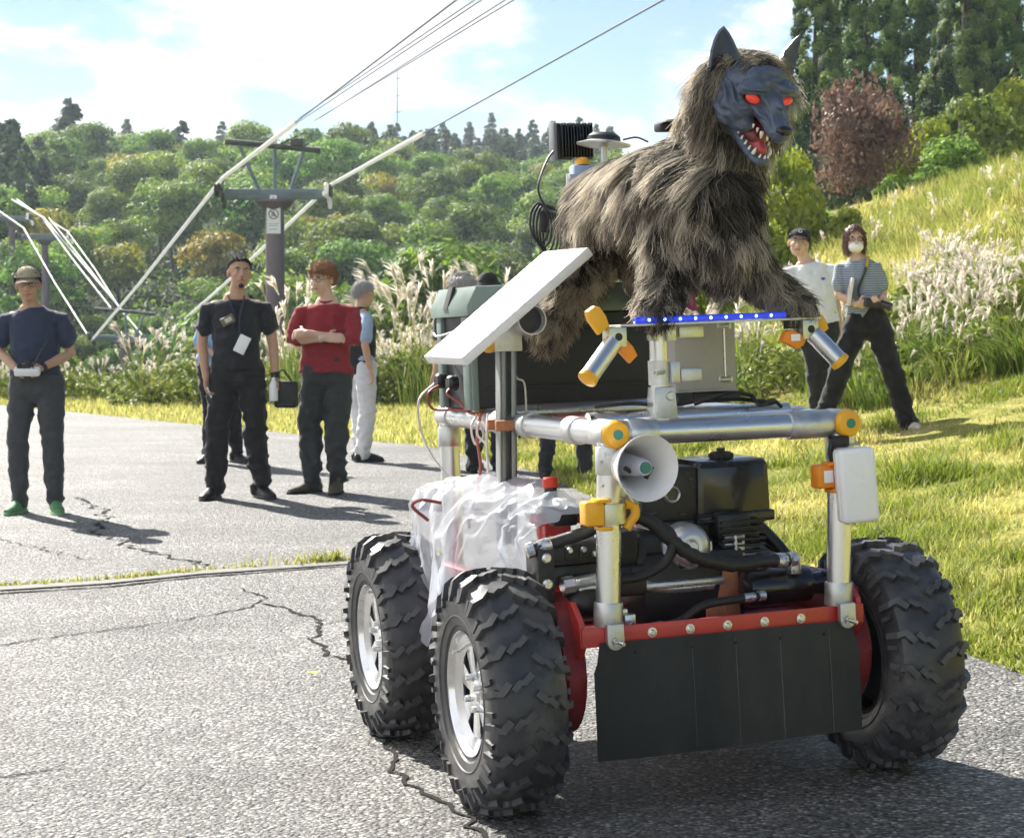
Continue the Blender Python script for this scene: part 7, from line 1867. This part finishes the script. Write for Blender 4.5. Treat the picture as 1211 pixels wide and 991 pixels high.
for i in (0, 1): shoe(p9, P_['ankle'][i], ((-.3, -1), (.4, -1))[i], M_WHT)
cap_hair(p9, hq, Mh, M_HBLK, 'short', .002); cp_ = cap(p9, hq, cloth("black_cap", (.016, .016, .018)))
def text(s, size, loc, mat, parent, rot=(R(90), 0, 0), ext=.001, name="lettering"):
    cuv = bpy.data.curves.new(name, 'FONT'); cuv.body = s; cuv.size = size; cuv.extrude = ext; cuv.align_x = 'CENTER'; cuv.align_y = 'CENTER'
    o = bpy.data.objects.new("t", cuv); COL.objects.link(o); dg = bpy.context.evaluated_depsgraph_get(); dg.update()
    me = bpy.data.meshes.new_from_object(o.evaluated_get(dg)); bpy.data.objects.remove(o); me.name = name; me.materials.clear(); me.materials.append(mat)
    q = mobj(name, me, parent); q.location = loc; q.rotation_euler = rot; return q
l_ = text("G", .048, hq(0, -.108, .092), M_WHT, cp_, ext=.002); l_.rotation_euler = (Mh @ Matrix.Rotation(R(62), 3, 'X')).to_euler()
bm = BM(); prism(bm, [(-.018, -.008), (.004, -.012), (.010, -.002), (.022, .002), (.008, .006), (.012, .014), (-.006, .009), (-.02, .012)], (-.028, -.137, 1.292), (1, 0, 0), (0, 0, 1), (0, 1, 0), .004); obj("chest_print", bm, pbr("print_blue", (.05, .10, .40), rough=.6), p9)
# --- 10: woman with mask and striped shirt
g = ground_at(1026, 519) + Vector((0, 0, .055))
J = std(pelvis=(-.02, 0, .93), chest=(-.075, .0, 1.25), neck=(-.105, .0, 1.44), head=(-.125, -.02, 1.575), shoulder=[(-.245, .01, 1.375), (.05, .01, 1.385)], elbow=[(-.255, -.03, 1.125), (.115, .0, 1.125)], wrist=[(-.145, -.165, 1.045), (.075, -.17, 1.05)],
        hip=[(-.10, 0, .89), (.06, 0, .89)], knee=[(-.24, -.02, .50), (.20, -.02, .50)], ankle=[(-.37, .02, .085), (.33, .0, .085)], hd=(-4, 4, -2), hand={0: dict(d=(1, -.3, .1), n=(.1, .6, .2), c=.9, t=1), 1: dict(d=(-.6, -.7, .1), n=(0, .5, .4), c=.9, t=-1)})
p10, hq, Mh, P_ = person("person", 'woman in face mask and striped blue top standing with legs apart, holding a camera', g, 1.66, 2, SK2, J)
trousers(p10, P_, cloth("black_wide", (.014, .014, .016)), 1.22, 1.12, .010)
m, t, b, o = newmat("striped_knit"); tc_ = N(t, 'ShaderNodeTexCoord'); wv = N(t, 'ShaderNodeTexWave', Scale=22.0, Distortion=.7); wv.bands_direction = 'Z'; wv.inputs['Detail Scale'].default_value = 1.2; t.links.new(tc_.outputs['Object'], wv.inputs[0])
rp = N(t, 'ShaderNodeValToRGB'); e = rp.color_ramp.elements; e[0].position = .55; e[0].color = (.050, .085, .16, 1); e[1].position = .68; e[1].color = (.52, .56, .62, 1); t.links.new(wv.outputs[0], rp.inputs[0]); t.links.new(rp.outputs[0], b.inputs['Base Color']); b.inputs['Roughness'].default_value = .85
shirt(p10, P_, m, .70, .96, -.05, .008); collar(p10, P_, M_BLK, .060, .014, "neckband")
for i in (0, 1): shoe(p10, P_['ankle'][i], ((-.6, -1), (.5, -1))[i], pbr("pale_shoe", (.62, .55, .52), rough=.6), .25)
cap_hair(p10, hq, Mh, pbr("hair_auburn", (.10, .035, .018), rough=.4, var=.35, scale=60, stretch=(1, 1, .3), bump=.5, bscale=120), 'bob', .003); glasses(p10, hq)
bm = BM(); ell(bm, hq(0, -.048, -.052), (.064, .066, .050), Mh, 20, 14); obj("face_mask", bm, M_WHT, p10)
bm = BM(); tube(bm, spline([(-.035, -.085, 1.40), (-.07, -.135, 1.30), (-.12, -.150, 1.17), (-.10, -.17, 1.07)], 5), [.012] * 16, 6); obj("camera_strap", bm, M_BLK, p10)
bm = BM(); tube(bm, spline([(-.02, -.05, 1.435), (-.032, -.085, 1.405), (-.05, -.125, 1.35)], 5), .0135, 6); obj("strap_pad", bm, pbr("strap_yellow", (.50, .34, .03), rough=.6), p10)
q_ = rel(p10, (-.01, -.215, 1.055)); cm = thing("camera_bag", 'black camera held in both hands by the masked woman', 'camera', q_)
bm = BM(); box(bm, (0, 0, 0), (.15, .07, .075), rot=Matrix.Rotation(R(8), 3, 'Y'), bev=.014, seg=3); obj("camera_body", bm, M_BLK, cm); bm = BM(); tube(bm, [(.05, -.02, .0), (.135, -.05, -.03)], [.03, .032], 14); obj("lens", bm, M_BLKG, cm)
q_ = rel(p10, (-.185, -.125, 1.15)); nb = thing("clipboard", 'pale folder clamped under the arm of the masked woman', 'folder', q_); bm = BM(); box(bm, (0, 0, 0), (.022, .13, .22), rot=Matrix.Rotation(R(8), 3, 'Y'), bev=.003); obj("cover", bm, pbr("folder", (.70, .64, .60), rough=.6), nb)
# small things on the ground
g = ground_at(1160, 428); lt = thing("plastic_bag", 'pale crumpled litter bag lying at the foot of the bank', 'litter', g); bm = BM(); ell(bm, (0, 0, .05), (.16, .08, .05)); ell(bm, (.16, .02, .06), (.10, .07, .05)); organic("bag", bm, .012, pbr("litter_pink", (.72, .62, .58), rough=.5), lt, smooth=1, disp=wr(.016, 91, 20, 20))
g = ground_at(370, 801); lf = thing("fallen_leaf", 'yellow fallen leaf lying on the asphalt', 'leaf', g + Vector((0, 0, .012))); bm = BM(); vs = [bm.verts.new(p) for p in ((-.022, 0, .004), (-.008, .012, .010), (.012, .011, .006), (.024, 0, .012), (.010, -.012, .004), (-.010, -.011, .008))]; bm.faces.new(vs); bmesh.ops.solidify(bm, geom=bm.faces[:], thickness=.001); obj("blade", bm, pbr("leaf_yellow", (.62, .48, .08), rough=.7), lf)

for o_ in list(S.objects):
    if o_.type == 'MESH' and o_.name.split('.')[0] in ('end_panel', 'valve_bolt', 'elbow_fitting', 'text_line', 'plate_mark', 'clip', 'flap_pin', 'louvre', 'rib', 'bracket', 'hose_fitting', 'lanyard', 'hinge', 'core_arm', 'cabinet_foot', 'antenna_lead', 'strut_clamp', 'axle_housing', 'engine_block', 'top_clamp', 'rear_bracket', 'box_tie', 'goatee', 'stick'):
        split_islands(o_)
    elif o_.type == 'MESH' and o_.name.split('.')[0] in ('wheel_nuts', 'carburettor'): o_['kind'] = 'stuff'
# ================================================================== HAZE
me = bpy.data.meshes.new("haze"); bm = BM(); box(bm, (0, 219, 21.5), (290, 450, 65)); bm.to_mesh(me); bm.free()
hm = bpy.data.materials.new("haze"); hm.use_nodes = True; t = hm.node_tree; t.nodes.clear()
o_ = t.nodes.new('ShaderNodeOutputMaterial'); pv = t.nodes.new('ShaderNodeVolumePrincipled')
pv.inputs['Color'].default_value = (.78, .88, 1.0, 1); pv.inputs['Density'].default_value = 0.00042; pv.inputs['Anisotropy'].default_value = 0.2
t.links.new(pv.outputs[0], o_.inputs['Volume'])
me.materials.append(hm)
tag(mobj("haze", me), kind='stuff', label='thin blue haze in the air', cat='haze')
